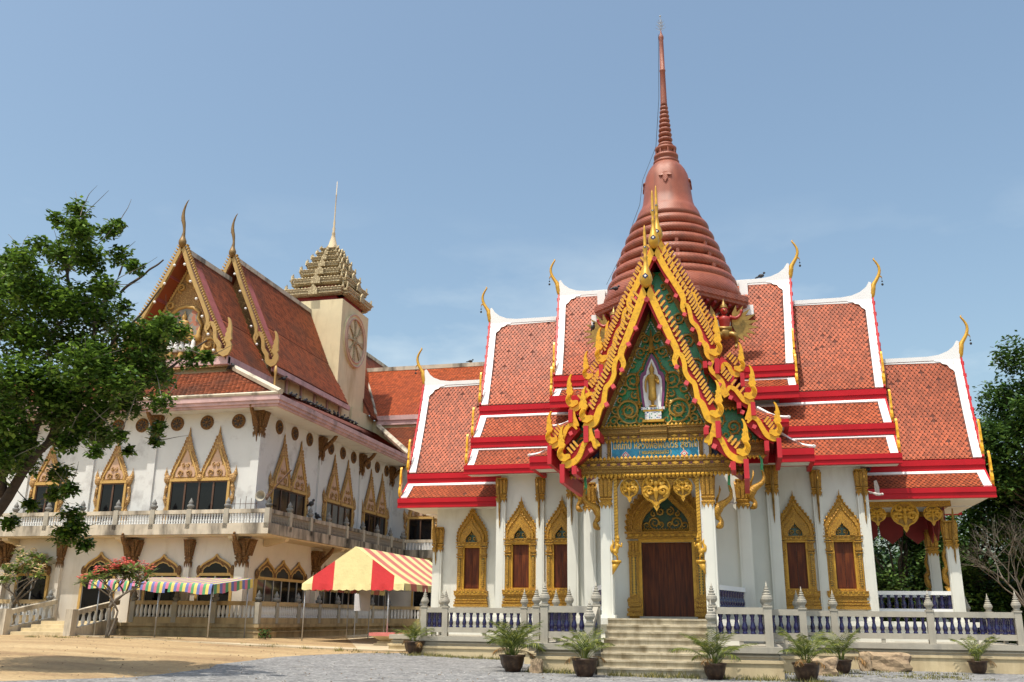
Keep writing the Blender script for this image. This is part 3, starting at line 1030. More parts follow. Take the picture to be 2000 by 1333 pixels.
def face_ribbon(mb, pts, ws, d, t=.12, k=5, mi=0):
    """flat wavy board standing in the plane d, pts are (s, h)"""
    c = catmull([(s, -d, h) for s, h in pts], k)
    n = len(c)
    wv = []
    for i in range(n):
        x = i / (n - 1) * (len(ws) - 1)
        j = min(int(x), len(ws) - 2)
        wv.append(ws[j] + (ws[j + 1] - ws[j]) * (x - j))
    mb.ribbon(c, wv, (0, 1, 0), t, mi)
    return c

def mir(pts, sg):
    return [(sg * a, b) for a, b in pts]

def gable(d, back, apex, upper, naga, lowers, finials, roofprof, purlins, chofa_h, name='porch_gable'):
    g = MB()
    for sg in (-1, 1):
        face_ribbon(g, mir([(0, apex)] + upper, sg), [.115, .11, .105, .10, .08, .02], d + .01)
        for q_, nag in enumerate(naga):
            face_ribbon(g, mir(nag, sg), [.03, .066, .074, .074, .076, .085, .10, .12, .11], d + .02 + .007 * q_, .13)
    root = part(name, g, 'gold', temple)
    # fringe teeth along the top edges
    for sg in (-1, 1):
        for line, n in lowers:
            for i in range(n):
                t = (i + .5) / n * (len(line) - 1)
                j = min(int(t), len(line) - 2)
                a, b = line[j], line[j + 1]
                s = a[0] + (b[0] - a[0]) * (t - j)
                h = a[1] + (b[1] - a[1]) * (t - j)
                put('gable_tooth', TOOTH, root, at=V(sg * (s + .02), d - .07, h), rot=(0, sg * radians(40), 0))
        for (s, h, sc_) in finials:
            put('naga_finial', NAGA, root, at=V(sg * s, d + .03, h), scale=(sg * sc_ * .78, 1.4, sc_ * 1.05))
        for (s, h) in purlins:
            put('purlin_end', PURLIN, root, at=V(sg * s, d - .02, h), rot=(0, sg * radians(28), 0))
    # red backing board behind the teeth, and the boarded soffit
    rb = MB()
    sf = MB()
    for sg in (-1, 1):
        for pr in roofprof:
            a = [(sg * (s + .07), -(d - .10), h + .07) for s, h in pr]
            b = [(sg * (s - .18), -(d - .10), h - .28) for s, h in pr]
            for i in range(len(pr) - 1):
                rb.prism([a[i], a[i + 1], b[i + 1], b[i]], (0, .04, 0))
                e = [(sg * (s - .04), -(d - .14), h - .08) for s, h in (pr[i], pr[i + 1])]
                f = [(sg * (s - .15), -(d - .14), h - .24) for s, h in (pr[i], pr[i + 1])]
                sf.add([e[0], e[1], f[1], f[0]] + [(p[0], -back, p[2]) for p in (e[0], e[1], f[1], f[0])],
                       [(0, 1, 5, 4), (2, 3, 7, 6), (0, 3, 2, 1), (4, 5, 6, 7)])
    part('bargeboard', rb, 'redbeam', root)
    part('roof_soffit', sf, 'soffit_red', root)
    tl = MB()
    for sg in (-1, 1):
        for pr in roofprof:
            for i in range(len(pr) - 1):
                tl.add([(sg * pr[i][0], -(d - .12), pr[i][1]), (sg * pr[i + 1][0], -(d - .12), pr[i + 1][1]), (sg * pr[i + 1][0], -back, pr[i + 1][1]), (sg * pr[i][0], -back, pr[i][1])], [(0, 1, 2, 3)])
    part('roof_tile', tl, 'tile', root)
    # apex finial: gilt drop with a blue lozenge and a long spike
    ch = MB()
    ch.lathe([(.02, -.12), (.16, -.02), (.225, .16), (.20, .34), (.13, .55), (.075, .80), (.06, .98), (.085, 1.06), (.05, 1.14), (.07, 1.30), (.085, 1.42), (.055, 1.55), (.055, 1.95), (.035, 2.2), (.03, 2.26), (.008, 2.34)], 0, -(d + .04), apex - .02, 10)
    kf = chofa_h / 2.3
    for i in range(len(ch.v)):
        p = ch.v[i]
        ch.v[i] = (p[0] * .95, p[1], apex + (p[2] - apex) * kf)
    f = part('roof_finial', ch, 'goldplain', root, True)
    lz = MB()
    for z, r in ((.24, .10), (1.42, .045)):
        zz = apex + z * kf
        yy = -(d + .04) - (.225 if z < 1 else .09)
        lz.prism([(-r, yy, zz), (0, yy, zz - r), (r, yy, zz), (0, yy, zz + r)], (0, .03, 0), 1)
        lz.prism([(-r * .45, yy - .008, zz), (0, yy - .008, zz - r * .45), (r * .45, yy - .008, zz), (0, yy - .008, zz + r * .45)], (0, .02, 0), 0)
    part('lozenge', lz, ['trim', 'glaze'], root)
    # red tie blocks under the naga heads
    return root

N1 = [(.80, 9.42), (.88, 9.58), (1.02, 9.52), (1.10, 9.25), (1.11, 9.0), (1.22, 8.76), (1.37, 8.60), (1.42, 8.36), (1.46, 8.10), (1.58, 7.94), (1.66, 7.72), (1.76, 7.50), (1.94, 7.42), (2.10, 7.46)]
N1b = [(1.92, 7.42), (1.90, 7.22), (1.84, 7.02), (1.74, 6.86), (1.68, 6.72)]
N2 = [(1.72, 6.66), (1.76, 6.90), (1.92, 6.98), (2.08, 6.84), (2.18, 6.60), (2.28, 6.40), (2.44, 6.26), (2.62, 6.20), (2.80, 6.26)]
gable(12.25, 8.6, 11.95, [(.42, 10.84), (.70, 10.14), (.88, 9.68), (.80, 9.34), (.92, 9.0)], [N1, N1b, N2],
      [([(.20, 11.66), (.62, 10.66), (1.00, 9.78), (1.20, 9.18), (1.52, 8.52), (1.78, 7.86)], 27), ([(2.22, 6.80), (2.5, 6.5)], 3)],
      [(2.06, 7.60, .95), (2.78, 6.40, .92)],
      [[(0, 12.1), (.5, 10.9), (1.0, 9.85), (1.5, 8.75), (1.95, 7.6)], [(1.85, 7.1), (2.3, 6.65), (2.8, 6.3)]],
      [(.001, 11.44), (.38, 10.5), (.62, 9.98), (.86, 9.15), (1.14, 8.62), (1.36, 8.05), (1.68, 7.20), (1.88, 6.62), (2.36, 6.02)], 2.05)
G2a = [(.97, 12.24), (1.02, 12.38), (1.14, 12.26), (1.19, 11.98), (1.24, 11.72), (1.40, 11.52), (1.50, 11.24), (1.54, 10.98), (1.68, 10.80), (1.72, 10.55), (1.84, 10.38), (2.04, 10.34)]
G2b = [(1.95, 10.3), (1.80, 10.05), (1.84, 9.86), (2.02, 9.66), (2.16, 9.44), (2.18, 9.18), (2.30, 8.95)]
G2c = [(2.26, 9.02), (2.40, 9.26), (2.58, 9.18), (2.72, 8.98), (2.86, 8.80), (3.02, 8.74), (3.18, 8.78)]
G2d = [(3.06, 8.74), (3.04, 8.5), (2.98, 8.28), (2.96, 8.1)]
G2e = [(2.92, 8.0), (3.08, 8.18), (3.26, 8.08), (3.38, 7.84), (3.52, 7.58), (3.72, 7.46), (3.92, 7.5)]
gable(8.75, 3.6, 14.72, [(.32, 13.94), (.62, 13.36), (.96, 12.66), (.93, 12.26), (1.06, 11.92)], [G2a, G2b, G2c, G2d, G2e],
      [([(.20, 14.44), (.66, 13.44), (1.08, 12.62), (1.34, 11.98), (1.62, 11.4), (1.86, 10.78)], 25), ([(2.08, 9.84), (2.32, 9.5), (2.78, 9.0)], 7), ([(3.42, 8.06), (3.68, 7.7)], 4)],
      [(2.06, 10.52, 1.05), (3.14, 8.92, .98), (3.88, 7.62, .95)],
      [[(0, 14.85), (.55, 13.7), (1.05, 12.75), (1.6, 11.5), (2.0, 10.55)], [(1.9, 10.1), (2.45, 9.3), (3.1, 8.8)], [(3.0, 8.3), (3.45, 7.8), (3.9, 7.55)]],
      [(.001, 14.2), (.42, 13.3), (.72, 12.72), (.99, 12.0), (1.24, 11.42), (1.46, 10.88), (1.78, 10.14), (2.06, 9.38), (2.42, 8.9), (2.78, 8.38), (3.14, 7.86)], 2.2)
G3a = [(1.04, 13.2), (1.12, 13.42), (1.28, 13.32), (1.34, 12.98), (1.48, 12.72), (1.58, 12.42), (1.68, 12.16), (1.76, 11.86), (1.84, 11.6), (1.95, 11.35)]
G3b = [(2.14, 10.3), (2.24, 10.58), (2.40, 10.5), (2.48, 10.3), (2.6, 10.18), (2.84, 10.22)]
gable(6.95, 1.6, 15.72, [(.42, 14.78), (.78, 13.98), (1.06, 13.38), (1.12, 13.1), (1.2, 12.9)], [G3a, G3b],
      [([(.2, 15.44), (.7, 14.42), (1.12, 13.56), (1.5, 12.76), (1.9, 11.8)], 24), ([(2.3, 10.9), (2.62, 10.5)], 4)],
      [(2.0, 11.5, 0.9), (2.84, 10.36, .9)],
      [[(0, 15.85), (.6, 14.6), (1.15, 13.5), (1.6, 12.5), (1.98, 11.5)], [(2.1, 10.85), (2.45, 10.45), (2.85, 10.25)]],
      [(.001, 15.2), (.6, 13.9)], 2.25)

p2 = MB()
half = [(3.55, 7.3), (3.25, 7.75), (2.75, 8.5), (2.2, 9.2), (1.75, 9.95), (1.70, 10.5), (1.25, 11.7), (.72, 12.9), (.2, 14.0)]
p2.prism([V(s_, 7.9, h_) for s_, h_ in half] + [V(-s_, 7.9, h_) for s_, h_ in half[::-1]], (0, .1, 0))
ped2 = part('pediment', p2, 'green', temple)
v2 = MB()
for sg in (-1, 1):
    v2.prism([V(sg * (s_ + .02), 7.92, h_) for s_, h_ in half[4:]] + [V(sg * (s_ - .14), 7.92, h_ - .1) for s_, h_ in half[:3:-1]], (0, -.06, 0), 1)
    for cx, cz, R, tu, a0, dr in ((1.25, 10.35, .30, 1.6, 4.4, 1), (1.0, 11.3, .26, 1.6, 4.4, 1), (.72, 12.15, .22, 1.5, 4.4, 1), (.42, 12.95, .18, 1.5, 4.4, 1), (1.45, 9.75, .24, 1.4, 1.0, -1), (.85, 10.75, .2, 1.3, 1.0, -1), (.5, 11.7, .2, 1.3, 1, -1), (.2, 13.4, .12, 1.2, 4.4, 1), (1.9, 8.35, .30, 1.6, 4.4, 1), (2.45, 8.05, .26, 1.5, 4.4, 1), (2.85, 7.7, .2, 1.3, 4.4, 1), (1.4, 8.2, .24, 1.4, 1.0, -1), (2.2, 7.75, .18, 1.2, 1.0, -1), (.8, 9.9, .26, 1.5, 1, -1)):
        spiral(v2, sg * cx, cz, R, tu, a0 if sg > 0 else pi - a0, dr * sg, -7.92, .034)
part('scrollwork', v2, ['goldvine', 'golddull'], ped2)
m2 = MB()
for h_, w_ in ((8.72, 2.62), (7.0, 3.5)):
    z_ = h_
    for dh, pr_ in ((.05, .14), (.12, .08), (.05, .16), (.05, .20), (.13, .12), (.05, .18)):
        m2.bx(-w_, w_, 7.85, 7.95 + pr_, z_, z_ + dh)
        z_ += dh
part('moulding', m2, 'golddull', ped2)
t2 = MB()
for h_, w_ in ((8.72, 2.6), (7.0, 3.45)):
    teeth_row(t2, V(-w_, 8.12, h_), V(w_, 8.12, h_), int(w_ * 14), (0, 0, -.14), (0, -.05, 0), .85)
    teeth_row(t2, V(-w_, 8.10, h_ + .45), V(w_, 8.10, h_ + .45), int(w_ * 14), (0, 0, .12), (0, -.04, 0), .85)
part('lotus_fringe', t2, 'goldplain', ped2)

# red tie beams whose square ends show under each naga head
tb = MB()
for s, d, h0, h1, bk_ in [(2.02, 12.34, 6.86, 7.38, 8.8), (1.66, 12.34, 6.98, 7.2, 11.2), (2.78, 12.34, 5.62, 6.2, 8.8), (2.40, 12.34, 5.88, 6.14, 11.2),
                          (2.02, 8.85, 9.76, 10.30, 6.0), (1.62, 8.85, 9.98, 10.22, 6.0), (3.14, 8.85, 8.24, 8.70, 6.0), (2.68, 8.85, 8.5, 8.7, 6.0), (3.9, 8.85, 6.78, 7.44, 6.0), (3.5, 8.85, 7.02, 7.36, 6.0), (2.86, 7.05, 9.7, 10.2, 5), (2.5, 7.05, 9.86, 10.1, 5)]:
    for sg in (-1, 1):
        tb.bx(sg * (s - .075), sg * (s + .075), bk_, d, h0, h1)
part('tie_beam', tb, 'redbeam', temple)

# ---- tympanum of the front gable
DT = 11.2
ty = MB()
ty.prism([V(-1.75, DT - .1, 7.3), V(1.75, DT - .1, 7.3), V(0, DT - .1, 11.2)], (0, .15, 0))
tym = part('pediment', ty, 'green', temple)
fr = MB()
for sg in (-1, 1):
    for i in range(44):
        t0, t1 = i / 44, (i + .72) / 44
        p0 = (sg * 1.66 * (1 - t0), 7.48 + 3.6 * t0)
        p1 = (sg * 1.66 * (1 - t1), 7.48 + 3.6 * t1)
        fr.add([V(p0[0], DT - .06, p0[1]), V(p1[0], DT - .06, p1[1]), V(p1[0] - sg * .035, DT - .06, p1[1]), V(p0[0] - sg * .035, DT - .06, p0[1])], [(0, 1, 2, 3)])
part('mirror_border', fr, 'trim', tym)
fr = MB()
for sg in (-1, 1):
    fr.prism([V(sg * 1.98, DT - .02, 7.3), V(sg * 1.72, DT - .02, 7.3), V(sg * .03, DT - .02, 11.1), V(sg * .03, DT - .02, 11.62)], (0, .14, 0))
part('gilt_border', fr, 'golddull', tym)
vn = MB()
yy = -(DT - .02)
for sg in (-1, 1):
    for cx, cz, R, tu, a0, dr in ((.78, 8.05, .44, 1.9, 4.2, 1), (.62, 9.05, .30, 1.7, 4.4, 1), (1.28, 7.72, .17, 1.2, 2.6, -1), (.36, 9.98, .20, 1.6, 4.6, 1), (.20, 10.42, .16, 1.5, .4, 1), (.98, 8.72, .20, 1.3, 2.2, -1), (.42, 7.72, .16, 1.2, 1.0, -1), (.62, 9.55, .14, 1.1, 2.5, -1), (1.08, 7.72, .14, 1.1, 4.4, 1), (1.22, 8.1, .16, 1.2, 4.0, 1), (.90, 9.12, .12, 1.1, 4.4, 1), (.28, 9.98 + .6, .1, 1.1, 4.4, -1), (.58, 8.55, .13, 1.2, 1.2, -1), (.66, 9.86 - .1, .12, 1.1, 4.5, 1), (.14, 10.12, .11, 1.1, 1.2, -1), (.46, 8.3, .09, 1.1, 3, 1), (1.42, 7.62, .11, 1.1, 4, 1), (.78, 8.05, .22, 1.2, 1.0, -1), (1.06, 8.42, .12, 1.1, 4, 1)):
        spiral(vn, sg * cx, cz, R, tu, a0 if sg > 0 else pi - a0, dr * sg, yy, .03 * (.7 + R))
vn.tube(catmull([V(0, DT + .02, 9.95), V(0, DT + .05, 10.3), V(0, DT + .03, 10.75)], 4), [.07, .08, .09, .08, .07, .06, .04, .03, .01], 6)
part('scrollwork', vn, 'goldvine', tym)
def arch_pts(w, z0, z1, n=8):
    """bell-shaped niche outline, half width w"""
    H = z1 - z0
    half = [(w * .80, 0), (w * .92, .2), (w, .42), (w * .98, .56), (w * .86, .635), (w * .60, .67), (w * .56, .73), (w * .42, .82), (w * .2, .92), (0, 1.0)]
    r = [(x, z0 + y * H) for x, y in half]
    return r + [(-x, z) for x, z in r[-2::-1]]
ni = MB()
ni.prism([(x, -(DT + .08), z) for x, z in arch_pts(.40, 8.12, 9.92)], (0, .12, 0))
part('niche_frame', ni, 'purple', tym)
ni = MB()
ni.prism([(x, -(DT + .10), z) for x, z in arch_pts(.31, 8.12, 9.74)], (0, .03, 0))
part('niche', ni, 'trim', tym)
nb = MB()
pts = arch_pts(.47, 8.10, 10.02)
for i in range(len(pts) - 1):
    a, b = Vector(V(pts[i][0], DT + .07, pts[i][1])), Vector(V(pts[i + 1][0], DT + .07, pts[i + 1][1]))
    o = Vector((b.z - a.z, 0, a.x - b.x)).normalized()
    teeth_row(nb, a, b, max(1, int((b - a).length / .085)), o * .09, Vector((0, -.05, 0)))
part('niche_border', nb, 'goldcarve', tym)

def mosaic_mat():
    m, t, b = newmat('coloured_mosaic')
    tcn = nd(t, 'ShaderNodeTexCoord')
    v = nd(t, 'ShaderNodeTexVoronoi')
    v.inputs['Scale'].default_value = 17
    v.inputs['Randomness'].default_value = 0.25
    t.links.new(tcn.outputs['Object'], v.inputs['Vector'])
    sp = nd(t, 'ShaderNodeSeparateXYZ')
    t.links.new(v.outputs['Color'], sp.inputs[0])
    r_ = nd(t, 'ShaderNodeValToRGB')
    r_.color_ramp.interpolation = 'CONSTANT'
    e = r_.color_ramp.elements
    cols = [(0, (.75, .75, .74)), (.42, (.03, .06, .32)), (.6, (.04, .25, .12)), (.74, (.5, .05, .05)), (.86, (.75, .75, .74))]
    while len(e) < len(cols):
        e.new(.5)
    for i, (p, c) in enumerate(cols):
        e[i].position = p
        e[i].color = (*c, 1)
    t.links.new(sp.outputs[0], r_.inputs['Fac'])
    f = ramp(t, v.outputs['Distance'], [(.36, (0, 0, 0)), (.46, (1, 1, 1))])
    t.links.new(mixc(t, f, r_.outputs['Color'], (.7, .7, .68)), b.inputs['Base Color'])
    b.inputs['Roughness'].default_value = .25
    return m
M['mosaic'] = mosaic_mat()
pd = MB()
for w_, a, b in ((.34, 7.62, 7.70), (.26, 7.70, 7.96), (.31, 7.96, 8.02), (.37, 8.02, 8.10)):
    pd.bx(-w_, w_, DT, DT + .14 + w_ * .2, a, b, 0 if b - a > .2 or a > 8.0 else 1)
part('niche_pedestal', pd, ['mosaic', 'goldplain'], tym)

# Buddha image standing in the niche
bud = thing('buddha_statue', 'small gilt standing Buddha figure in the white niche of the green gable', 'statue', V(0, DT + .2, 8.1))
bb = MB()
by = -(DT + .2)
bb.lathe([(.10, 0), (.13, .03), (.11, .05)], 0, by, 8.1, 12)
bb.lathe([(.045, .02), (.05, .2), (.12, .24), (.135, .3), (.12, .55), (.115, .72), (.135, .86), (.165, .98), (.15, 1.05), (.06, 1.09), (.05, 1.13), (.075, 1.17), (.085, 1.24), (.075, 1.30), (.045, 1.34), (.035, 1.38), (.015, 1.44), (.004, 1.5)], 0, by, 8.1, 12)
for i in range(len(bb.v)):
    p = bb.v[i]
    bb.v[i] = (p[0], by + (p[1] - by) * .62, p[2])
part('figure', bb, 'goldvine', bud, True)
ar = MB()
ar.tube(catmull([(-.15, by, 9.1), (-.20, by, 8.95), (-.21, by - .02, 8.75), (-.19, by - .03, 8.58)], 4), [.04, .04, .04, .038, .038, .036, .035, .034, .032, .03, .028, .025, .02], 6)
part('arm', ar, 'goldvine', bud, True)
ar = MB()
ar.tube(catmull([(.15, by, 9.1), (.20, by, 8.95), (.19, by - .06, 8.85), (.13, by - .13, 8.98)], 4), [.04, .04, .04, .038, .038, .036, .035, .034, .032, .03, .028, .025, .02], 6)
part('arm', ar, 'goldvine', bud, True)

# ---- beams, inscription, hanging medallions
EN = MB()
def mould(mb, s0, s1, d, h, steps, back=.35, mi=0):
    for dh, pr in steps:
        mb.bx(s0, s1, d - back, d + pr, h, h + dh, mi)
        h += dh
    return h
mould(EN, -2.72, 2.72, 11.2, 5.98, [(.05, .20), (.10, .24), (.06, .30), (.04, .33), (.12, .28), (.05, .34)])
mould(EN, -1.78, 1.78, 11.2, 7.08, [(.04, .12), (.11, .08), (.04, .14), (.05, .18), (.11, .12), (.04, .17)])
mould(EN, -.42, .42, 11.2, 7.05, [(.05, .24), (.13, .20), (.05, .27), (.05, .30), (.12, .24), (.05, .28)])
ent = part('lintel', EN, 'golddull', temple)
tt = MB()
teeth_row(tt, V(-2.7, 11.44, 5.98), V(2.7, 11.44, 5.98), 42, (0, 0, -.15), (0, -.05, 0), .8)
teeth_row(tt, V(-2.3, 11.52, 6.40), V(2.3, 11.52, 6.40), 34, (0, 0, .13), (0, -.04, 0), .9)
teeth_row(tt, V(-1.78, 11.34, 7.08), V(-.44, 11.34, 7.08), 12, (0, 0, -.13), (0, -.05, 0), .8)
teeth_row(tt, V(.44, 11.34, 7.08), V(1.78, 11.34, 7.08), 12, (0, 0, -.13), (0, -.05, 0), .8)
teeth_row(tt, V(-.4, 11.46, 7.05), V(.4, 11.46, 7.05), 8, (0, 0, -.13), (0, -.05, 0), .8)
teeth_row(tt, V(-1.7, 11.32, 7.47), V(1.7, 11.32, 7.47), 26, (0, 0, .12), (0, -.04, 0), .9)
part('lotus_fringe', tt, 'goldplain', ent)
bo = MB()
for i in range(17):
    s = -2.56 + i * .32
    bo.prism([V(s - .11, 11.50, 6.27), V(s, 11.50, 6.22), V(s + .11, 11.50, 6.27), V(s, 11.50, 6.32)], (0, -.035, 0), 0)
    for e in (-.135, .135):
        bo.bx(s + e - .012, s + e + .012, 11.47, 11.495, 6.225, 6.315, 1)
for i in range(11):
    s = -1.6 + i * .32
    if abs(s) > .45:
        bo.prism([V(s - .10, 11.30, 7.17), V(s, 11.30, 7.13), V(s + .10, 11.30, 7.17), V(s, 11.30, 7.21)], (0, -.03, 0), 0)
        bo.bx(s + .13, s + .15, 11.27, 11.295, 7.12, 7.22, 1)
part('boss', bo, ['goldplain', 'purple'], ent)
sg_ = MB()
sg_.bx(-1.36, 1.36, 11.18, 11.27, 6.44, 7.09)
sign = part('name_panel', sg_, 'blue', ent)
sb = MB()
for a in (-1.38, 1.36):
    sb.bx(a, a + .02, 11.2, 11.29, 6.46, 7.07)
sb.bx(-1.36, 1.36, 11.2, 11.285, 6.445, 6.46)
part('panel_border', sb, 'trim', ent)
gp = MB()
for sgn in (-1, 1):
    gp.bx(sgn * 1.40, sgn * 1.50, 11.15, 11.32, 6.40, 7.09, 0)
    gp.bx(sgn * 1.50, sgn * 1.68, 11.15, 11.26, 6.40, 7.09, 1)
    gp.bx(sgn * 1.68, sgn * 1.76, 11.15, 11.32, 6.40, 7.09, 0)
    gp.prism([V(sgn * 1.76, 11.2, 6.42), V(sgn * 2.35, 11.2, 6.42), V(sgn * 1.76, 11.2, 7.08)], (0, .1, 0), 2)
    gp.prism([V(sgn * 2.30, 11.24, 6.40), V(sgn * 2.46, 11.24, 6.40), V(sgn * 1.90, 11.24, 7.02), V(sgn * 1.76, 11.24, 7.02)], (0, .1, 0), 0)
part('panel_surround', gp, ['golddull', 'mosaic', 'bluedk'], ent)
for sx in (-.92, .92):
    lz = MB()
    for k, (r, mi) in enumerate(((.125, 0), (.105, 1), (.065, 0), (.02, 2))):
        y_ = -(11.275 + .006 * k)
        lz.prism([(sx - r, y_, 6.60), (sx, y_, 6.60 - r), (sx + r, y_, 6.60), (sx, y_, 6.60 + r)], (0, .01, 0), mi)
    part('lozenge', lz, ['trim', 'redlight', 'green'], ent)
def lettering(txt, size, s, h, d, mt, ext=.012, off=0.0, sx=.76):
    cu_ = bpy.data.curves.new('lettering', 'FONT')
    cu_.body = txt
    cu_.size = size
    cu_.align_x = 'CENTER'
    cu_.extrude = ext
    cu_.offset = off
    tmp = bpy.data.objects.new('lettering', cu_)
    COL.objects.link(tmp)
    cu_.materials.append(M[mt])
    dg = bpy.context.evaluated_depsgraph_get()
    me = bpy.data.meshes.new_from_object(tmp.evaluated_get(dg))
    bpy.data.objects.remove(tmp)
    bpy.data.curves.remove(cu_)
    return put('lettering', me, ent, at=V(s, d, h), rot=(pi / 2, 0, 0), scale=(sx, 1, 1))
lettering('มณฑป หลวงพ่อพบบวร สุชาโต', .29, .02, 6.80, 11.288, 'goldbright', .012, 0.0)
lettering('มณฑป หลวงพ่อพบบวร สุชาโต', .29, .012, 6.792, 11.279, 'trim', .003, .006)
lettering('( พระครูสุธรรมรัต )', .175, .02, 6.615, 11.288, 'goldbright', .010, 0.0)

def medallion(w_, name='medallion'):
    mb = MB()
    n = 20
    out = [(w_ * cos(2 * pi * i / n), w_ * sin(2 * pi * i / n)) for i in range(n)]
    out = [(x, z * (1 if z > 0 else 1.0)) for x, z in out]
    k = int(n * .75)
    out[k] = (0, -w_ * 1.34)
    mb.prism([(x, -.03, z) for x, z in out], (0, .06, 0), 1)
    c = [(x * .93, -.045, z * .93) for x, z in out] 
    mb.tube(c + [c[0], c[1]], w_ * .085, 5)
    for sg in (-1, 1):
        spiral(mb, sg * w_ * .48, -w_ * .18, w_ * .36, 1.5, 4.7 if sg > 0 else -1.6, sg, -.03, .045 * w_ / .45 + .012)
        spiral(mb, sg * w_ * .36, w_ * .48, w_ * .28, 1.3, 1.5, -sg, -.03, .04 * w_ / .45 + .01)
    mb.lathe([(.01, -.9 * w_), (.12 * w_, -.6 * w_), (.22 * w_, -.2 * w_), (.12 * w_, .1 * w_), (.05 * w_, .6 * w_)], 0, -.05, 0, 8)
    mb.prism([(-.10 * w_, -.06, -w_ * .9), (.10 * w_, -.06, -w_ * .9), (.2 * w_, -.06, -1.22 * w_), (0, -.06, -1.55 * w_), (-.2 * w_, -.06, -1.22 * w_)], (0, .08, 0))
    mb.ball((0, -.07, .35 * w_), (.2 * w_, .06, .2 * w_), 7)
    return mb.mesh(name, ['goldplain', 'golddull'])
MEDB, MEDS = medallion(.455), medallion(.30)
put('medallion', MEDB, ent, at=V(0, 11.25, 5.52))
put('medallion', MEDS, ent, at=V(-.83, 11.25, 5.56))
put('medallion', MEDS, ent, at=V(.83, 11.25, 5.56))
hv = MB()
hv.bx(-1.4, 1.4, 11.2, 11.24, 5.82, 5.98)
for sx in (-1.24, -.46, .46, 1.24):
    hv.prism([V(sx - .16, 11.2, 5.84), V(sx + .16, 11.2, 5.84), V(sx, 11.2, 5.52)], (0, -.04, 0))
part('valance', hv, 'goldcarve', ent)
# twisted gilt rods, mosaic strips and kneeling-figure brackets inside the porch opening
for sg in (-1, 1):
    ro = MB()
    for i in range(22):
        z = 3.72 + i * .10
        ro.box(sg * 1.27 - .055, sg * 1.27 + .055, -11.30, -11.19, z, z + .085)
    ro.xf(lambda p: (p[0], p[1], p[2] + (p[0] - sg * 1.27) * .5))
    part('twisted_rod', ro, 'goldplain', temple)
    ms = MB()
    ms.bx(sg * 1.335, sg * 1.40, 11.14, 11.26, 3.6, 5.86)
    part('mosaic_strip', ms, 'mosaic', temple)
    fg = MB()
    y = -11.29
    q_ = lambda a, z: (sg * (1.41 - a), y, z)
    fg.prism([(sg * 1.41, y - .07, 3.26), (sg * 1.17, y - .07, 3.26), (sg * 1.33, y - .07, 3.02), (sg * 1.41, y - .07, 2.9)], (0, .14, 0))
    fg.box(min(sg * 1.14, sg * 1.42), max(sg * 1.14, sg * 1.42), y - .09, y + .09, 3.26, 3.33)
    fg.tube([q_(.16, 3.33), q_(.15, 3.46), q_(.08, 3.54)], [.028, .035, .06], 6)
    fg.ball(q_(.10, 3.60), (.10, .08, .09), 7)
    fg.tube(catmull([q_(.10, 3.6), q_(.16, 3.72), q_(.18, 3.84)], 3), [.075, .07, .065, .066, .07, .06, .04], 7)
    fg.ball(q_(.19, 3.93), (.05, .055, .06), 7)
    fg.lathe([(.055, 0), (.045, .05), (.025, .10), (.01, .18), (.002, .24)], q_(.19, 0)[0], y, 3.97, 8)
    fg.tube(catmull([q_(.2, 3.82), q_(.29, 3.74), q_(.30, 3.86)], 3), .024, 6)
    fg.tube(catmull([q_(.02, 3.58), q_(-.02, 3.72), q_(.04, 3.86), q_(.0, 3.98)], 3), [.07, .075, .07, .065, .055, .045, .035, .025, .015, .006], 6)
    part('kneeling_figure', fg, 'goldplain', temple, True)
# side brackets of the porch columns (gilt naga with green combs)
for sg in (-1, 1):
    for s0, d0, z0 in ((1.78, 11.2, 4.3), (2.85, 8.2, 5.2)):
        nb_ = MB()
        P_ = lambda a, z: (sg * (s0 + a), -d0, z0 + z)
        nb_.tube(catmull([P_(0, 0), P_(.12, .06), P_(.16, .2), P_(.06, .34), P_(.05, .5), P_(.16, .66), P_(.34, .78), P_(.48, .92), P_(.5, 1.12), P_(.44, 1.28)], 4), [.03, .05, .07, .09, .1, .1, .09, .08, .07, .07, .08, .09, .10, .12, .13, .14, .15, .15, .15, .14, .13, .12, .11, .10, .09, .085, .08, .075, .07, .06, .055, .05, .05, .045, .04, .03, .02], 6)
        nb_.prism([P_(.05, .7), P_(.2, 1.16), P_(.16, 1.3), P_(.12, 1.05), P_(.02, .86)], (0, .08, 0))
        o = part('naga_bracket', nb_, 'goldcarve', temple, True)
        gc = MB()
        gc.ribbon([P_(.49, 1.1), P_(.45, 1.34), P_(.47, 1.62), P_(.40, 1.78)], [.05, .045, .04, .02], (0, 1, 0), .06)
        gc.ribbon([P_(.02, .28), P_(.03, .42), P_(.10, .54)], [.05, .05, .03], (0, 1, 0), .12)
        part('comb', gc, 'green', o)

# ---- windows and door
def flame(mb, pts, y, n, h, out=.04):
    """petal fringe along a polyline of (x, z), pointing to its left side"""
    L_ = [0]
    for a, b in zip(pts[:-1], pts[1:]):
        L_.append(L_[-1] + hypot(b[0] - a[0], b[1] - a[1]))
    def at(v):
        for i in range(len(pts) - 1):
            if v <= L_[i + 1] + 1e-9:
                k = (v - L_[i]) / max(1e-9, L_[i + 1] - L_[i])
                a, b = pts[i], pts[i + 1]
                return Vector((a[0] + (b[0] - a[0]) * k, y, a[1] + (b[1] - a[1]) * k))
    for i in range(n):
        a, b = at(L_[-1] * i / n), at(L_[-1] * (i + 1) / n)
        t = (b - a).normalized()
        o = Vector((-t.z, 0, t.x))
        up = Vector((0, 0, 1))
        teeth_row(mb, a, b, 1, (o * .75 + up * .45) * h, Vector((0, -out, 0)), .95)

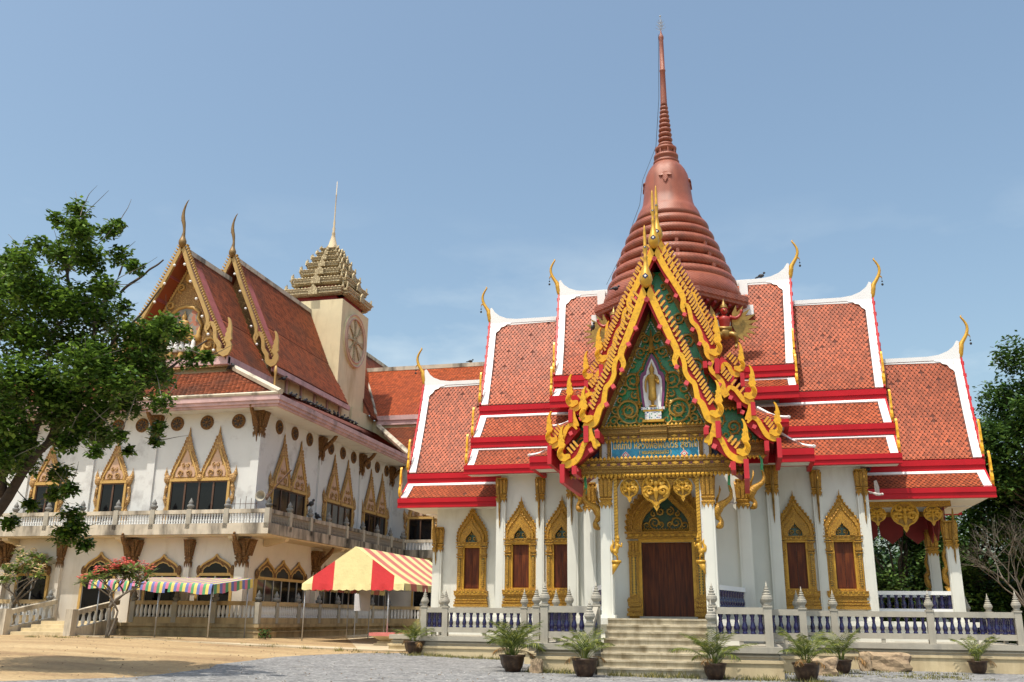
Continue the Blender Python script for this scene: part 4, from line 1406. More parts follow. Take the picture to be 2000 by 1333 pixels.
def win_frame(ow, z0, z1, jw, apexz, name):
    """gilt window surround; opening half width ow from z0 to z1, origin on the wall face"""
    W = ow + jw
    mb = MB()
    zb = z0 - .70
    for dz, pr, w_ in ((.10, .20, .10), (.06, .15, .07), (.05, .19, .09), (.05, .13, .05), (.05, .17, .07), (.10, .12, .03), (.06, .17, .06), (.13, .22, .08), (.04, .24, .09)):
        mb.box(-W - w_, W + w_, -pr, .02, zb, zb + dz)
        zb += dz
    mb.box(-W, W, -.13, .02, zb, z0)
    for sg in (-1, 1):
        a, b = sorted((sg * (ow + .075), sg * (W - .01)))
        mb.box(a, b, -.12, .02, z0, z1 - .42)
        m_ = (a + b) / 2
        mb.box(m_ - .035, m_ + .035, -.16, -.12, z0 + .12, z1 - .45, 1)
        for i in range(14):
            zz = z0 + .14 + i * (z1 - .62 - z0) / 14
            mb.prism([(m_ - .05, -.165, zz), (m_ + .05, -.165, zz), (m_, -.165, zz + .09)], (0, .04, 0))
        for zz, g in ((z1 - .42, .03), (z1 - .34, .01), (z1 - .30, .035), (z1 - .02, .05)):
            mb.box(a - g, b + g, -.15 - g, .02, zz, zz + .05)
        mb.box(a, b, -.14, .02, z1 - .25, z1 - .02)
        for q in (-1, 0, 1):
            mb.box(m_ + q * .055 - .02, m_ + q * .055 + .02, -.17, -.14, z1 - .25, z1 + .0)
        a, b = sorted((sg * ow, sg * (ow + .075)))
        mb.box(a, b, -.09, .04, z0, z1, 2)
    mb.box(-ow - .075, ow + .075, -.09, .04, z1, z1 + .07, 2)
    mb.box(-ow - .075, ow + .075, -.10, .04, z0 - .05, z0 + .02, 2)
    zt = z1 + .07
    for dz, pr, g in ((.03, .14, .05), (.09, .11, .03), (.04, .16, .07)):
        mb.box(-W - g, W + g, -pr - .02, .02, zt, zt + dz)
        zt += dz
    n = int(W * 2 / .16)
    for i in range(n):
        x = -W + (i + .5) * 2 * W / n
        for z in (z0 - .13 + .0, z1 + .145):
            mb.prism([(x - .06, -.135 if z > z0 else -.225, z), (x, -.15 if z > z0 else -.245, z - .035), (x + .06, -.135 if z > z0 else -.225, z), (x, -.15 if z > z0 else -.245, z + .035)], (0, .03, 0), 2)
    # pointed pediment in two rims
    H = apexz - zt
    def rim(w_, hh):
        r = [(w_, zt), (w_, zt + hh * .17), (w_ * .97, zt + hh * .27), (w_ * .80, zt + hh * .42), (w_ * .50, zt + hh * .60), (w_ * .22, zt + hh * .76), (w_ * .08, zt + hh * .86), (w_ * .03, zt + hh * .95), (0, zt + hh)]
        return r
    for (w_, hh, y0, y1) in ((W * 1.0, H, -.10, 0.0), (W * .86, H * .74, -.17, -.09), (W * .66, H * .56, -.22, -.16)):
        r = rim(w_, hh)
        poly = r + [(-x, z) for x, z in r[-2::-1]]
        inner = rim(w_ * .60, hh * .56) if w_ < W * .7 else rim(w_ * .55, hh * .45)
        q = inner + [(-x, z) for x, z in inner[-2::-1]]
        n_ = len(poly)
        vs = [(x, y0, z) for x, z in poly] + [(x, y0, z) for x, z in q] + [(x, y1, z) for x, z in poly] + [(x, y1, z) for x, z in q]
        fs = []
        for i in range(n_ - 1):
            fs += [(i, i + 1, n_ + i + 1, n_ + i), (i, 2 * n_ + i, 2 * n_ + i + 1, i + 1), (n_ + i, n_ + i + 1, 3 * n_ + i + 1, 3 * n_ + i)]
        mb.add(vs, fs, 0)
    for sg in (-1, 1):
        for (w_, hh, y, nn_, hh2) in ((W * 1.0, H * .93, -.10, 11, .11), (W * .80, H * .70, -.18, 9, .08)):
            r = rim(w_, hh)
            pts = [(sg * x, z) for x, z in r]
            if sg > 0:
                pts = pts[::-1]
            flame(mb, pts, y, nn_, hh2)
    mb.lathe([(.05, -.02), (.075, .04), (.05, .12), (.065, .17), (.03, .26), (.012, .40), (.002, .5)], 0, -.06, zt + H * .78, 8)
    me = mb.mesh(name, ['goldcarve', 'greendk', 'goldplain'])
    ins = MB()
    ins.prism([(x, -.03, z) for x, z in (lambda r: r + [(-a, b) for a, b in r[-2::-1]])(rim(W * .42, H * .36))], (0, .03, 0), 1)
    for sg in (-1, 1):
        spiral(ins, sg * W * .17, zt + H * .09, W * .15, 1.4, 4.7 if sg > 0 else -1.57, sg, -.03, .018)
        spiral(ins, sg * W * .08, zt + H * .22, W * .08, 1.2, 1.5, -sg, -.03, .013, False)
    inm = ins.mesh('pediment_carving', ['goldvine', 'greendk'])
    sh = MB()
    for a, b in ((-ow, -.004), (.004, ow)):
        sh.box(a, b, .02, .06, z0, z1)
        sh.box(a + .05, b - .05, .012, .02, z0 + .08, z1 - .08)
    shm = sh.mesh('shutter', 'wood')
    return me, inm, shm

WF, WI, WS = win_frame(.335, 2.72 - FL, 4.42 - FL, .30, 6.22 - FL, 'window_frame')
def window(s, d, base=FL):
    o = put('window', WF, temple, at=V(s, d + .005, base))
    put('pediment_carving', WI, o)
    put('shutter', WS, o)
for s, d in ((-6.13, 3.6), (-4.45, 3.6), (4.45, 3.6), (6.13, 3.6), (-8.63, 2.0)):
    window(s, d)
DF, DI, DS = win_frame(.85, 2.9 - FL, 4.12 - FL, .42, 6.5 - FL, 'door_frame')
# door: same family of surround, opening carried down to the threshold
dm = MB()
ow, jw = .85, .43
for sg in (-1, 1):
    a, b = sorted((sg * (ow + .10), sg * (ow + jw)))
    m_ = (a + b) / 2
    zb = FL
    for dz, pr, g in ((.08, .10, .02), (.09, .22, .10), (.06, .17, .06), (.10, .20, .09), (.06, .12, .03), (.14, .17, .06), (.10, .20, .08), (.05, .16, .05)):
        dm.bx(a - g, b + g, 7.98, 8 + pr, zb, zb + dz)
        zb += dz
    dm.bx(a, b, 7.98, 8.12, zb, 3.72)
    dm.bx(m_ - .07, m_ + .07, 8.12, 8.135, zb + .1, 3.62, 1)
    for i in range(16):
        zz = zb + .1 + i * .088
        dm.prism([V(m_ - .065, 8.16, zz), V(m_, 8.17, zz - .03), V(m_ + .065, 8.16, zz), V(m_, 8.16, zz + .10)], (0, .04, 0), 2)
    for zz in (3.62, 3.70, 3.76, 4.12):
        dm.bx(a - .03, b + .03, 7.98, 8.17, zz, zz + .05)
    dm.bx(a, b, 7.98, 8.15, 3.8, 4.12)
    for q in (-.1, 0, .1):
        dm.bx(m_ + q - .035, m_ + q + .035, 8.15, 8.19, 3.82, 4.14)
    dm.bx(sg * ow, sg * (ow + .1), 7.96, 8.08, FL, 4.12, 2)
dm.bx(-ow - .1, ow + .1, 7.96, 8.08, 4.12, 4.24, 2)
dm.bx(-1.36, 1.36, 7.98, 8.2, 4.24, 4.28)
dm.bx(-1.32, 1.32, 7.98, 8.16, 4.28, 4.42)
dm.bx(-1.40, 1.40, 7.98, 8.22, 4.42, 4.48)
for i in range(11):
    x = -1.2 + i * .24
    dm.prism([V(x - .09, 8.18, 4.35), V(x, 8.2, 4.30), V(x + .09, 8.18, 4.35), V(x, 8.2, 4.40)], (0, .03, 0), 2)
zt, H = 4.48, 2.15
def drim(w_, hh):
    return [(w_, zt), (w_, zt + hh * .16), (w_ * .95, zt + hh * .30), (w_ * .78, zt + hh * .46), (w_ * .45, zt + hh * .66), (w_ * .2, zt + hh * .82), (0, zt + hh)]
for (w_, hh, y0, y1, mi) in ((1.32, H, 8.10, 8.0, 0), (1.12, H * .86, 8.20, 8.1, 0), (.94, H * .72, 8.28, 8.18, 0)):
    r, inn = drim(w_, hh), drim(w_ * .84, hh * .82)
    poly = r + [(-x, z) for x, z in r[-2::-1]]
    q = inn + [(-x, z) for x, z in inn[-2::-1]]
    n_ = len(poly)
    vs_ = [V(x, y0, z) for x, z in poly] + [V(x, y0, z) for x, z in q] + [V(x, y1, z) for x, z in poly] + [V(x, y1, z) for x, z in q]
    fs = []
    for i in range(n_ - 1):
        fs += [(i, i + 1, n_ + i + 1, n_ + i), (i, 2 * n_ + i, 2 * n_ + i + 1, i + 1), (n_ + i, n_ + i + 1, 3 * n_ + i + 1, 3 * n_ + i)]
    dm.add(vs_, fs, mi)
for sg in (-1, 1):
    for (w_, hh, y, nn_, h2) in ((1.30, H * .98, -8.10, 13, .15), (1.10, H * .84, -8.21, 11, .11)):
        pts = [(sg * x, z) for x, z in drim(w_, hh)]
        flame(dm, pts[::-1] if sg > 0 else pts, y, nn_, h2)
door = part('door_frame', dm, ['goldcarve', 'greendk', 'goldplain'], temple)
dc = MB()
r = drim(.80, H * .60)
dc.prism([V(x, 8.02, z) for x, z in r + [(-a, b) for a, b in r[-2::-1]]], (0, .03, 0), 1)
for sg in (-1, 1):
    for cx, cz, R, tu, a0, dr in ((.36, 4.78, .22, 1.6, 4.7, 1), (.16, 5.16, .15, 1.5, 1.5, -1), (.64, 4.68, .13, 1.3, 4.7, 1), (.16, 4.72, .10, 1.2, 4.7, -1), (.40, 5.08, .10, 1.2, 1.5, -1)):
        spiral(dc, sg * cx, cz, R, tu, a0 if sg > 0 else pi - a0, dr * sg, -8.05, .024)
teeth_row(dc, V(-.8, 8.1, 4.49), V(.8, 8.1, 4.49), 17, (0, 0, .11), (0, -.03, 0))
part('pediment_carving', dc, ['goldvine', 'greendk'], door)
dd = MB()
dd.bx(-.85, -.002, 7.80, 7.86, FL + .06, 4.12)
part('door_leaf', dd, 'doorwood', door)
dd = MB()
dd.bx(.002, .85, 7.80, 7.86, FL + .06, 4.12)
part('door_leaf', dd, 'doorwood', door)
th_ = MB()
th_.bx(-.95, .95, 7.7, 8.2, FL + .001, FL + .07)
part('threshold', th_, 'stone', door)

# ---- low blue-balustered rails of the porches
BAL = MB()
BAL.lathe([(r_ * 1.22, z_) for r_, z_ in [(.06, 0), (.06, .03), (.042, .05), (.06, .09), (.068, .14), (.052, .21), (.036, .29), (.044, .32), (.036, .35), (.056, .41), (.056, .44)]], n=10)
BALM = BAL.mesh('baluster', 'glaze', True)
def rail_run(p0, p1, n, zb, root, h=.44, rw=.07, railmat='trim', top=.14, bot=.12, ends=.12):
    a, b = Vector(V(p0[0], p0[1], 0)), Vector(V(p1[0], p1[1], 0))
    u = (b - a).normalized()
    pr = Vector((-u.y, u.x, 0)) * rw
    mb = MB()
    for z0_, z1_, k in ((zb - bot, zb, 1.0), (zb + h, zb + h + top, 1.15)):
        q = [a + pr * k, b + pr * k, b - pr * k, a - pr * k]
        mb.prism([(v.x, v.y, z0_) for v in q], (0, 0, z1_ - z0_))
    o = part('rail', mb, railmat, root)
    for i in range(n):
        p = a + (b - a) * ((i + .5) / n)
        put('baluster', BALM, root, at=(p.x, p.y, zb), scale=(1, 1, h / .44))
    return o
rail_run((7.34, 1.95), (10.0, 1.95), 10, 2.08, temple, .50, .07)
rail_run((7.34, -1.95), (10.0, -1.95), 10, 2.08, temple, .50, .07)
rail_run((10.15, 1.8), (10.15, -1.8), 12, 2.08, temple, .50, .07)
for sg in (-1, 1):
    rail_run((sg * 1.72, 10.95), (sg * 2.45, 8.2), 10, 1.98, temple, .50, .07)
# fittings of the open right-hand porch
pv = MB()
pv.bx(7.05, 10.3, 1.85, 2.05, 5.85, 6.06)
pv.bx(10.05, 10.25, -2.0, 2.0, 5.85, 6.06)
pv.bx(7.05, 10.3, -2.05, -1.85, 5.85, 6.06)
pvo = part('lintel', pv, 'goldcarve', temple)
for s, me in ((7.62, MEDS), (8.62, MEDB), (9.62, MEDS)):
    put('medallion', me, pvo, at=V(s, 2.0, 5.58), scale=(1.12, 1, 1.0))
rv = MB()
for k in range(3):
    s = 7.62 + k
    rv.prism([V(s - .5, -1.8, 5.85), V(s + .5, -1.8, 5.85), V(s + .45, -1.8, 5.1), V(s, -1.8, 4.72), V(s - .45, -1.8, 5.1)], (0, .05, 0))
for k in range(3):
    s = -1.2 + k * 1.2
    rv.prism([V(10.05, s - .55, 5.85), V(10.05, s + .55, 5.85), V(10.05, s + .5, 5.1), V(10.05, s, 4.72), V(10.05, s - .5, 5.1)], (.05, 0, 0))
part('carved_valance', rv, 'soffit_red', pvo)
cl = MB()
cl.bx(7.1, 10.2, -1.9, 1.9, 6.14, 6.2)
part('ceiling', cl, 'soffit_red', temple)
for s, d in ((9.9, 1.9), (9.9, -1.9), (7.5, -1.9)):
    fg = MB()
    fg.tube(catmull([V(s + .12, d, 2.9), V(s - .02, d, 3.05), V(s - .1, d, 3.4), V(s + .02, d, 3.6), V(s - .05, d, 4.0), V(s + .06, d, 4.4), V(s + .02, d, 5.0), V(s + .08, d, 5.7)], 4), [.03, .06, .08, .10, .11, .12, .12, .10, .09, .10, .11, .10, .09, .08, .07, .07, .07, .07, .07, .06, .06, .06, .06, .06, .06, .06, .06, .06, .06], 6)
    fg.prism([V(s + .14, d + .06, 2.9), V(s - .16, d + .06, 2.9), V(s + .12, d + .06, 2.4)], (0, .12, 0))
    part('naga_bracket', fg, 'goldcarve', temple, True)

# ================================================================== red-brown stupa spire
stupa = thing('stupa_spire', 'tall red-brown bell-shaped stupa spire rising over the centre of the white temple', 'spire', (0, 0, 14.4))
oc = MB()
R8 = 1 / cos(pi / 8)
oc.lathe([(2.75 * R8, 14.35), (2.8 * R8, 14.45), (3.28 * R8, 14.62), (3.30 * R8, 14.72), (3.36 * R8, 14.78), (3.36 * R8, 15.02), (3.1 * R8, 15.12), (2.9, 15.2)], n=8, rot=pi / 8)
part('octagonal_cornice', oc, 'chedi', stupa)
body = MB()
body.lathe([(2.55 * R8, 10.5), (2.55 * R8, 14.5)], n=8, rot=pi / 8)
part('drum', body, 'white', stupa)
rf = MB()
for k in range(8):
    a = k * pi / 4
    for j in range(-2, 3):
        R_ = Matrix.Rotation(a, 3, 'Z')
        rf.add([R_ @ Vector(p) for p in [(2.5, j * .42 - .07, 14.2), (2.5, j * .42 + .07, 14.2), (3.22, j * .42 + .07, 14.56), (3.22, j * .42 - .07, 14.56), (2.5, j * .42 - .07, 14.05), (2.5, j * .42 + .07, 14.05), (3.22, j * .42 + .07, 14.46), (3.22, j * .42 - .07, 14.46)]], [(0, 1, 2, 3), (4, 7, 6, 5), (0, 3, 7, 4), (1, 5, 6, 2), (2, 6, 7, 3)])
part('rafter', rf, 'soffit_red', stupa)
pr = [(3.05, 15.12), (3.12, 15.3), (3.10, 15.55), (2.98, 15.8), (2.90, 15.95)]
part('bowl', MB().lathe(pr, n=64), 'chedi', stupa, True)
def ring(r, z0, z1, lip=.12, n=64):
    m_ = MB()
    h = z1 - z0
    m_.lathe([(r - .2, z0 - .03), (r + .02, z0 - .02), (r + lip * .55, z0 + h * .03), (r + lip, z0 + h * .16), (r + lip * 1.05, z0 + h * .34), (r + lip * .8, z0 + h * .48), (r + lip * .35, z0 + h * .50), (r + lip * .3, z0 + h * .62), (r - .06, z0 + h * .66), (r - .30, z0 + h * .68), (r - .32, z1 + .02)], n=n)
    part('stupa_ring', m_, 'chedi', stupa, True)
z = 15.92
for r, h in ((2.80, .62), (2.58, .62), (2.36, .62), (2.14, .60), (1.92, .56), (1.70, .62)):
    ring(r, z, z + h, .125)
    z += h - .03
for k in range(10):                       # little blocks between the rings
    a = k * 2 * pi / 10 + .2
    m_ = MB()
    for r, zz in ((2.72, 16.38), (2.50, 16.96), (2.28, 17.54)):
        m_.box(-.07, .07, -r - .02, -r + .15, zz, zz + .16)
    Rz = Matrix.Rotation(a, 3, 'Z')
    m_.xf(lambda p: Rz @ Vector(p))
    part('spacer_block', m_, 'chedi', stupa)
bell = [(1.62, 19.3), (1.50, 19.55), (1.44, 19.75), (1.34, 19.95), (1.25, 20.05), (1.22, 20.2), (1.19, 20.25), (1.14, 20.6), (1.10, 21.0), (1.06, 21.4), (.99, 21.75), (.88, 22.02), (.74, 22.24), (.62, 22.38), (.56, 22.46)]
part('bell', MB().lathe(bell, n=64), 'chedi', stupa, True)
em = MB()
for k in range(4):
    Rz = Matrix.Rotation(k * pi / 2, 3, 'Z')
    o = len(em.v)
    em.prism([(-.30, -1.10, 21.42), (-.24, -1.12, 21.36), (-.1, -1.13, 21.38), (-.12, -1.14, 21.2), (0, -1.16, 21.0), (.12, -1.14, 21.2), (.1, -1.13, 21.38), (.24, -1.12, 21.36), (.30, -1.10, 21.42), (.12, -1.09, 21.48), (.05, -1.08, 21.58), (-.05, -1.08, 21.58), (-.12, -1.09, 21.48)], (0, .12, 0))
    em.xf(lambda p: Rz @ Vector(p), o)
part('emblem', em, 'chedi', stupa)
nk = [(.60, 22.4), (.62, 22.52), (.52, 22.6), (.50, 22.68), (.58, 22.74), (.58, 22.86), (.42, 22.9), (.40, 23.1), (.50, 23.14), (.52, 23.26), (.40, 23.32), (.36, 23.36)]
part('neck', MB().lathe(nk, n=40), 'chedi', stupa, True)
cb = MB()
for k in range(8):
    a = k * pi / 4 + .3
    cb.lathe([(.05, 22.88), (.05, 23.14)], .46 * cos(a), .46 * sin(a), 0, 6)
part('neck_column', cb, 'chedi', stupa)
z, r = 23.34, .37
for k in range(9):
    h = .285 - .008 * k
    m_ = MB()
    m_.lathe([(r * .72, z - .01), (r * .9, z + h * .1), (r, z + h * .35), (r * .93, z + h * .58), (r * .72, z + h * .72), (r * .66, z + h + .01)], n=24)
    part('spire_ring', m_, 'chedi', stupa, True)
    z += h
    r -= .021
ne = [(.17, z - .02), (.16, z + .1), (.145, 26.6), (.13, 27.5), (.15, 27.53), (.15, 27.6), (.125, 27.63), (.105, 29.3), (.125, 29.4), (.13, 29.5), (.09, 29.6), (.04, 29.75), (.02, 29.9)]
part('needle', MB().lathe(ne, n=14), 'chedi', stupa, True)
tp = MB()
tp.tube([(0, 0, 29.8), (0, 0, 30.7)], .022, 6)
for zz, R_ in ((30.0, .25), (30.18, .22), (30.36, .17)):
    for k in range(6):
        a = k * pi / 3
        tp.tube(catmull([(0, 0, zz - .04), (R_ * .6 * cos(a), R_ * .6 * sin(a), zz - .02), (R_ * cos(a), R_ * sin(a), zz + .06)], 3), .012, 4)
tp.ball((0, 0, 30.72), .05, 6)
part('umbrella_finial', tp, 'metal', stupa)
ca = MB()
ca.tube([(-.12, -.1, 29.6), (-.22, -.1, 26), (-.45, -.1, 23.4), (-.62, -.2, 22.9), (-1.12, -.3, 21.6), (-1.28, -.4, 20.3), (-1.62, -.4, 19.4), (-2.0, -.5, 18.2), (-2.9, -.6, 16.35)], .012, 4)
part('lightning_cable', ca, 'black', stupa)

# garuda figures under the cornice
def garuda(s, d, h, rz, label):
    t = thing('garuda_statue', label, 'statue', V(s, d, h), 'garuda figures under the spire', rz)
    b = MB()
    b.ball((0, 0, .25), (.30, .24, .26), 8, 2)
    b.tube(catmull([(0, 0, .3), (0, -.02, .55), (0, -.03, .85), (0, -.04, 1.0)], 3), [.22, .19, .18, .19, .21, .23, .24, .2, .1, .08], 10, 0)
    b.ball((0, -.06, 1.18), (.14, .15, .17), 8, 0)
    b.tube([(0, -.2, 1.16), (0, -.28, 1.12)], [.05, .015], 6, 2)
    b.lathe([(.15, 0), (.16, .04), (.12, .09), (.13, .12), (.06, .2), (.02, .34), (.003, .42)], 0, -.05, 1.27, 10, 2)
    for q in (-1, 1):
        b.tube(catmull([(q * .2, -.03, .92), (q * .42, -.06, .86), (q * .60, -.06, 1.0), (q * .66, -.08, 1.2)], 4), [.085, .08, .075, .07, .07, .065, .06, .06, .055, .05, .05, .06, .04], 7, 0)
        b.tube(catmull([(q * .14, -.05, .2), (q * .34, -.22, .1), (q * .40, -.12, -.15), (q * .34, -.2, -.42)], 4), [.14, .14, .13, .12, .11, .10, .09, .08, .08, .07, .06, .06, .05], 7, 2)
    b.box(-.24, .24, -.22, .2, .36, .48, 2)
    put('body', b.mesh('body', ['skin_red', 'cloth_blue', 'brass'], True), t)
    for q in (-1, 1):
        wg = MB()
        for i in range(9):
            a = radians(-58 + i * 17)
            L_ = .86 + .16 * sin(pi * i / 8)
            x0, z0 = q * .30, .62
            ux, uz = q * cos(a), sin(a)
            wg.prism([(x0, .10, z0), (x0 + ux * L_ * .6 - q * uz * .09, .08, z0 + uz * L_ * .6 + ux * q * .09), (x0 + ux * L_, .06, z0 + uz * L_), (x0 + ux * L_ * .6 + q * uz * .09, .08, z0 + uz * L_ * .6 - ux * q * .09)], (0, .05, 0))
        put('wing', wg.mesh('wing', 'brass'), t)
    return t
g1 = garuda(2.30, 2.75, 12.75, radians(8), 'red and gold winged garuda right of the gilded gable under the spire')
g1.scale = (1.1, 1.1, 1.05)
g2 = garuda(-2.30, 2.75, 12.75, radians(-8), 'winged garuda left of the gilded gable, mostly hidden by the barge teeth')
g2.scale = (1.1, 1.1, 1.05)
# white end frames of the upper roofs beside the cornice
for sg in (-1, 1):
    wf_ = MB()
    wf_.bx(sg * 3.02, sg * 3.38, .12, .3, 15.2, 16.2)
    wf_.bx(sg * 3.1, sg * 3.55, .75, 1.1, 14.3, 14.75)
    part('end_frame', wf_, 'trim', temple)
# ================================================================== terrace, steps, balustrades
def terr(g):
    L_ = [(9.55 + g, -8), (9.55 + g, 6.55 + g), (4.5 + g, 6.55 + g), (4.5 + g, 9.85 + g), (3.4 + g, 9.85 + g), (3.4 + g, 13.72 + g)]
    L_ = [(11.3 + g, -9), (11.3 + g, 4.3 + g), (9.55 + g, 4.3 + g)] + L_[1:]
    R_ = [(11.4 + g, -9), (11.4 + g, 6.55 + g), (4.5 + g, 6.55 + g), (4.5 + g, 9.85 + g), (3.4 + g, 9.85 + g), (3.4 + g, 13.72 + g)]
    return [(-s, -d) for s, d in L_] + [(-1.46, -13.72 - g), (-1.46, -11.9), (1.46, -11.9), (1.46, -13.72 - g)] + [(s, -d) for s, d in R_[::-1]]
te = MB()
for g, z0, z1, mi in ((.02, -.4, .50, 1), (.06, .50, .58, 1), (-.10, .58, .66, 0), (-.05, .66, .70, 0), (-.10, .70, .76, 0), (.02, .76, .92, 0)):
    te.prism([(x, y, z0) for x, y in terr(g)], (0, 0, z1 - z0), mi)
single('terrace', te, ['stone', 'cream'], kind='structure')

stair = thing('staircase', 'worn cream cement steps leading up to the gilded temple door', 'stairs', V(0, 14.4, .15))
for k in range(8):
    mb = MB()
    z1 = .17 + .181 * (k + 1)
    d1 = 14.42 - .295 * k
    w_ = 1.43 + (.02 if k < 1 else 0)
    mb.bx(-w_, w_, 12.0, d1, z1 - .181 if k else -.2, z1)
    mb.bx(-w_ - .005, w_ + .005, d1 - .30, d1 + .035, z1 - .045, z1 + .004)
    part('step', mb, 'step', stair)

po = MB()
po.box(-.105, .105, -.105, .105, 0, 1.05)
po.box(-.125, .125, -.125, .125, 1.02, 1.07)
POST = po.mesh('post', 'stone')
fi = MB()
fi.lathe([(.09, 0), (.105, .02), (.095, .05), (.085, .07), (.12, .11), (.148, .16), (.15, .20), (.135, .225), (.14, .235), (.12, .27), (.088, .29), (.108, .31), (.104, .325), (.068, .345), (.062, .37), (.085, .39), (.08, .405), (.05, .42), (.046, .44), (.064, .458), (.058, .472), (.034, .485), (.03, .50), (.044, .515), (.022, .54), (.004, .66)], n=16)
FINIAL = fi.mesh('post_finial', 'stone', True)
def post(root, s, d, z, h=1.0):
    o = put('post', POST, root, at=V(s, d, z), scale=(1, 1, h))
    f = put('post_finial', FINIAL, o, at=V(s, d, z + 1.07 * h))
    f.scale = (1, 1, .97 / h)
    f.location = (0, 0, 1.07)
    return o
for sg, side in ((-1, 'left'), (1, 'right')):
    root = thing('terrace_balustrade', 'grey cement balustrade with dark blue glazed balusters on the terrace %s of the steps' % side, 'balustrade', V(sg * 3.1, 13.4, .92))
    corners = [(1.62, 13.3), (3.1, 13.4), (3.1, 9.5), (4.2, 9.5), (4.2, 6.2), (5.38, 6.2), (8.4, 6.2)] + ([(11.05, 6.2), (11.05, 2.4), (11.05, -1.2)] if sg > 0 else [(9.22, 6.2), (9.22, 4.1)])
    counts = [6, 15, 4, 13, 4, 11, 11 if sg > 0 else 3, 15, 14]
    for i, (s, d) in enumerate(corners):
        post(root, sg * s, d, .92)
        if i:
            p, q = corners[i - 1], (s, d)
            u = Vector((q[0] - p[0], q[1] - p[1]))
            u = u.normalized() * .1
            rail_run((sg * (p[0] + u.x), p[1] + u.y), (sg * (q[0] - u.x), q[1] - u.y), counts[i - 1] if i - 1 < len(counts) else 8, 1.24, root, .52, .075, 'stone', .18, .18)
            bk_ = MB()
            m_ = ((p[0] + q[0]) / 2 * sg, (p[1] + q[1]) / 2)
            bk_.bx(m_[0] - .06, m_[0] + .06, m_[1] - .06, m_[1] + .06, .92, 1.06)
            part('rail_foot', bk_, 'stone', root)
    # sloping stair rail
    lo_ = V(sg * 1.62, 14.5, 0)
    put_ = post(root, sg * 1.62, 14.5, .15, 1.25)
    sl = MB()
    for a, b, t in ((.62, 1.24, .17), (1.26, 1.76, .17)):
        sl.prism([V(sg * 1.62 - .07, 14.4, a), V(sg * 1.62 - .07, 13.4, b), V(sg * 1.62 - .07, 13.4, b + t), V(sg * 1.62 - .07, 14.4, a + t)], (.14, 0, 0))
    sl.bx(sg * 1.62 - .09, sg * 1.62 + .09, 13.2, 14.45, -.1, .62)
    part('stair_rail', sl, 'stone', root)
    for k in range(4):
        put('baluster', BALM, root, at=V(sg * 1.62, 14.22 - k * .22, .88 + k * .11), scale=(1, 1, 1.15))

# ================================================================== assembly hall (left)
hall = thing('assembly_hall', 'two-storey whitewashed hall with weathered balcony, ochre peaked window frames and steep brown roofs', 'hall', V(-25.5, 0, .6))
SW, DW, WD = -19.85, .55, -17.05            # side wall, front wall, wing wall
hw = MB()
hw.bx(-46, SW, -40, DW, 5.1, 11.6, 0)
hw.bx(SW, -3, -30, WD, 5.1, 11.6, 0)
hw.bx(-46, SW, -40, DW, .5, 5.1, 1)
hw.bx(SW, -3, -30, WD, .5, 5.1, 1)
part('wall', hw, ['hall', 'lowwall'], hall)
cw = MB()
cw.bx(-28.1, -22.9, -16.5, -.82, 11.6, 14.0)
cw.bx(-28.0, -22.91, -16.4, -5.0, 14.0, 15.4)
cw.bx(-27.6, -22.75, -20.4, -16.5, 11.6, 15.2)
cw.bx(-24, -3, -26.5, -20.3, 11.6, 15.0)
part('clerestory_wall', cw, 'towercream', hall)
for i in range(5):
    d = -7.3 - i * 1.85
    p_ = MB()
    p_.bx(-22.9, -22.84, d - 1.6, d, 13.75, 15.05, 0)
    q = [(d - .2, 14.0), (d - .32, 13.9), (d - 1.28, 13.9), (d - 1.4, 14.0), (d - 1.4, 14.8), (d - 1.28, 14.92), (d - .32, 14.92), (d - .2, 14.8)]
    p_.prism([(-22.84, -a, z) for a, z in q], (.035, 0, 0), 1)
    p_.bx(-22.9, -22.80, d, d + .16, 13.7, 15.2, 2)
    part('wall_panel', p_, ['hallcream', 'towercream', 'pink'], hall)
# pilasters and capitals
hc = MB()
hc.lathe([(.20, 0), (.26, .06), (.2, .12), (.24, .2), (.27, .24), (.22, .3), (.3, .7), (.40, 1.05), (.42, 1.1)], sq=True)
for k in range(4):
    R_ = Matrix.Rotation(k * pi / 2, 3, 'Z')
    for j in (-1, 0, 1):
        x = j * .17
        o = len(hc.v)
        hc.prism([(x - .06, -.25, .34), (x + .06, -.25, .34), (x + .09, -.41, 1.0), (x - .09, -.41, 1.0)], (0, -.05, 0))
        hc.prism([(x - .08, -.24, .04), (x + .08, -.24, .04), (x, -.26, -.2)], (0, -.03, 0))
        hc.xf(lambda p: R_ @ Vector(p), o)
HCAP = hc.mesh('capital', 'ochredk')
hb = MB()
cc = catmull([(0, 0, 0), (0, -.1, .25), (0, -.06, .5), (0, -.3, .8), (0, -.62, 1.1), (0, -.8, 1.35), (0, -.78, 1.5)], 4)
hb.tube(cc, [.05 + .07 * sin(pi * i / (len(cc) - 1)) for i in range(len(cc))], 6)
hb.tube([(0, .02, .1), (0, .02, -.2), (0, .03, -.45)], [.06, .05, .015], 6)
HBRK = hb.mesh('bracket', 'ochredk', True)
def hall_pilaster(s, d, z0, z1, rz, wide=1.0, br=True, mt='hall'):
    mb = MB()
    mb.bx(s - .24 * wide, s + .24 * wide, d - .24 * wide, d + .24 * wide, z0, z1)
    o = part('pilaster', mb, mt, hall)
    put('capital', HCAP, o, at=V(s, d, z1), scale=(wide, wide, 1.0))
    if br:
        put('eaves_bracket', HBRK, o, at=(s + .2 * sin(rz), -d - .2 * cos(rz), z1 - .15), rz=rz)
for s in (-20.0, -25.63, -29.12, -32.89, -36.2):
    hall_pilaster(s, DW - .1, 5.4, 10.03, 0, .88)
for d in (-6.12, -11.8, -16.85):
    hall_pilaster(SW - .1, d, 5.4, 9.95, pi / 2, .88)
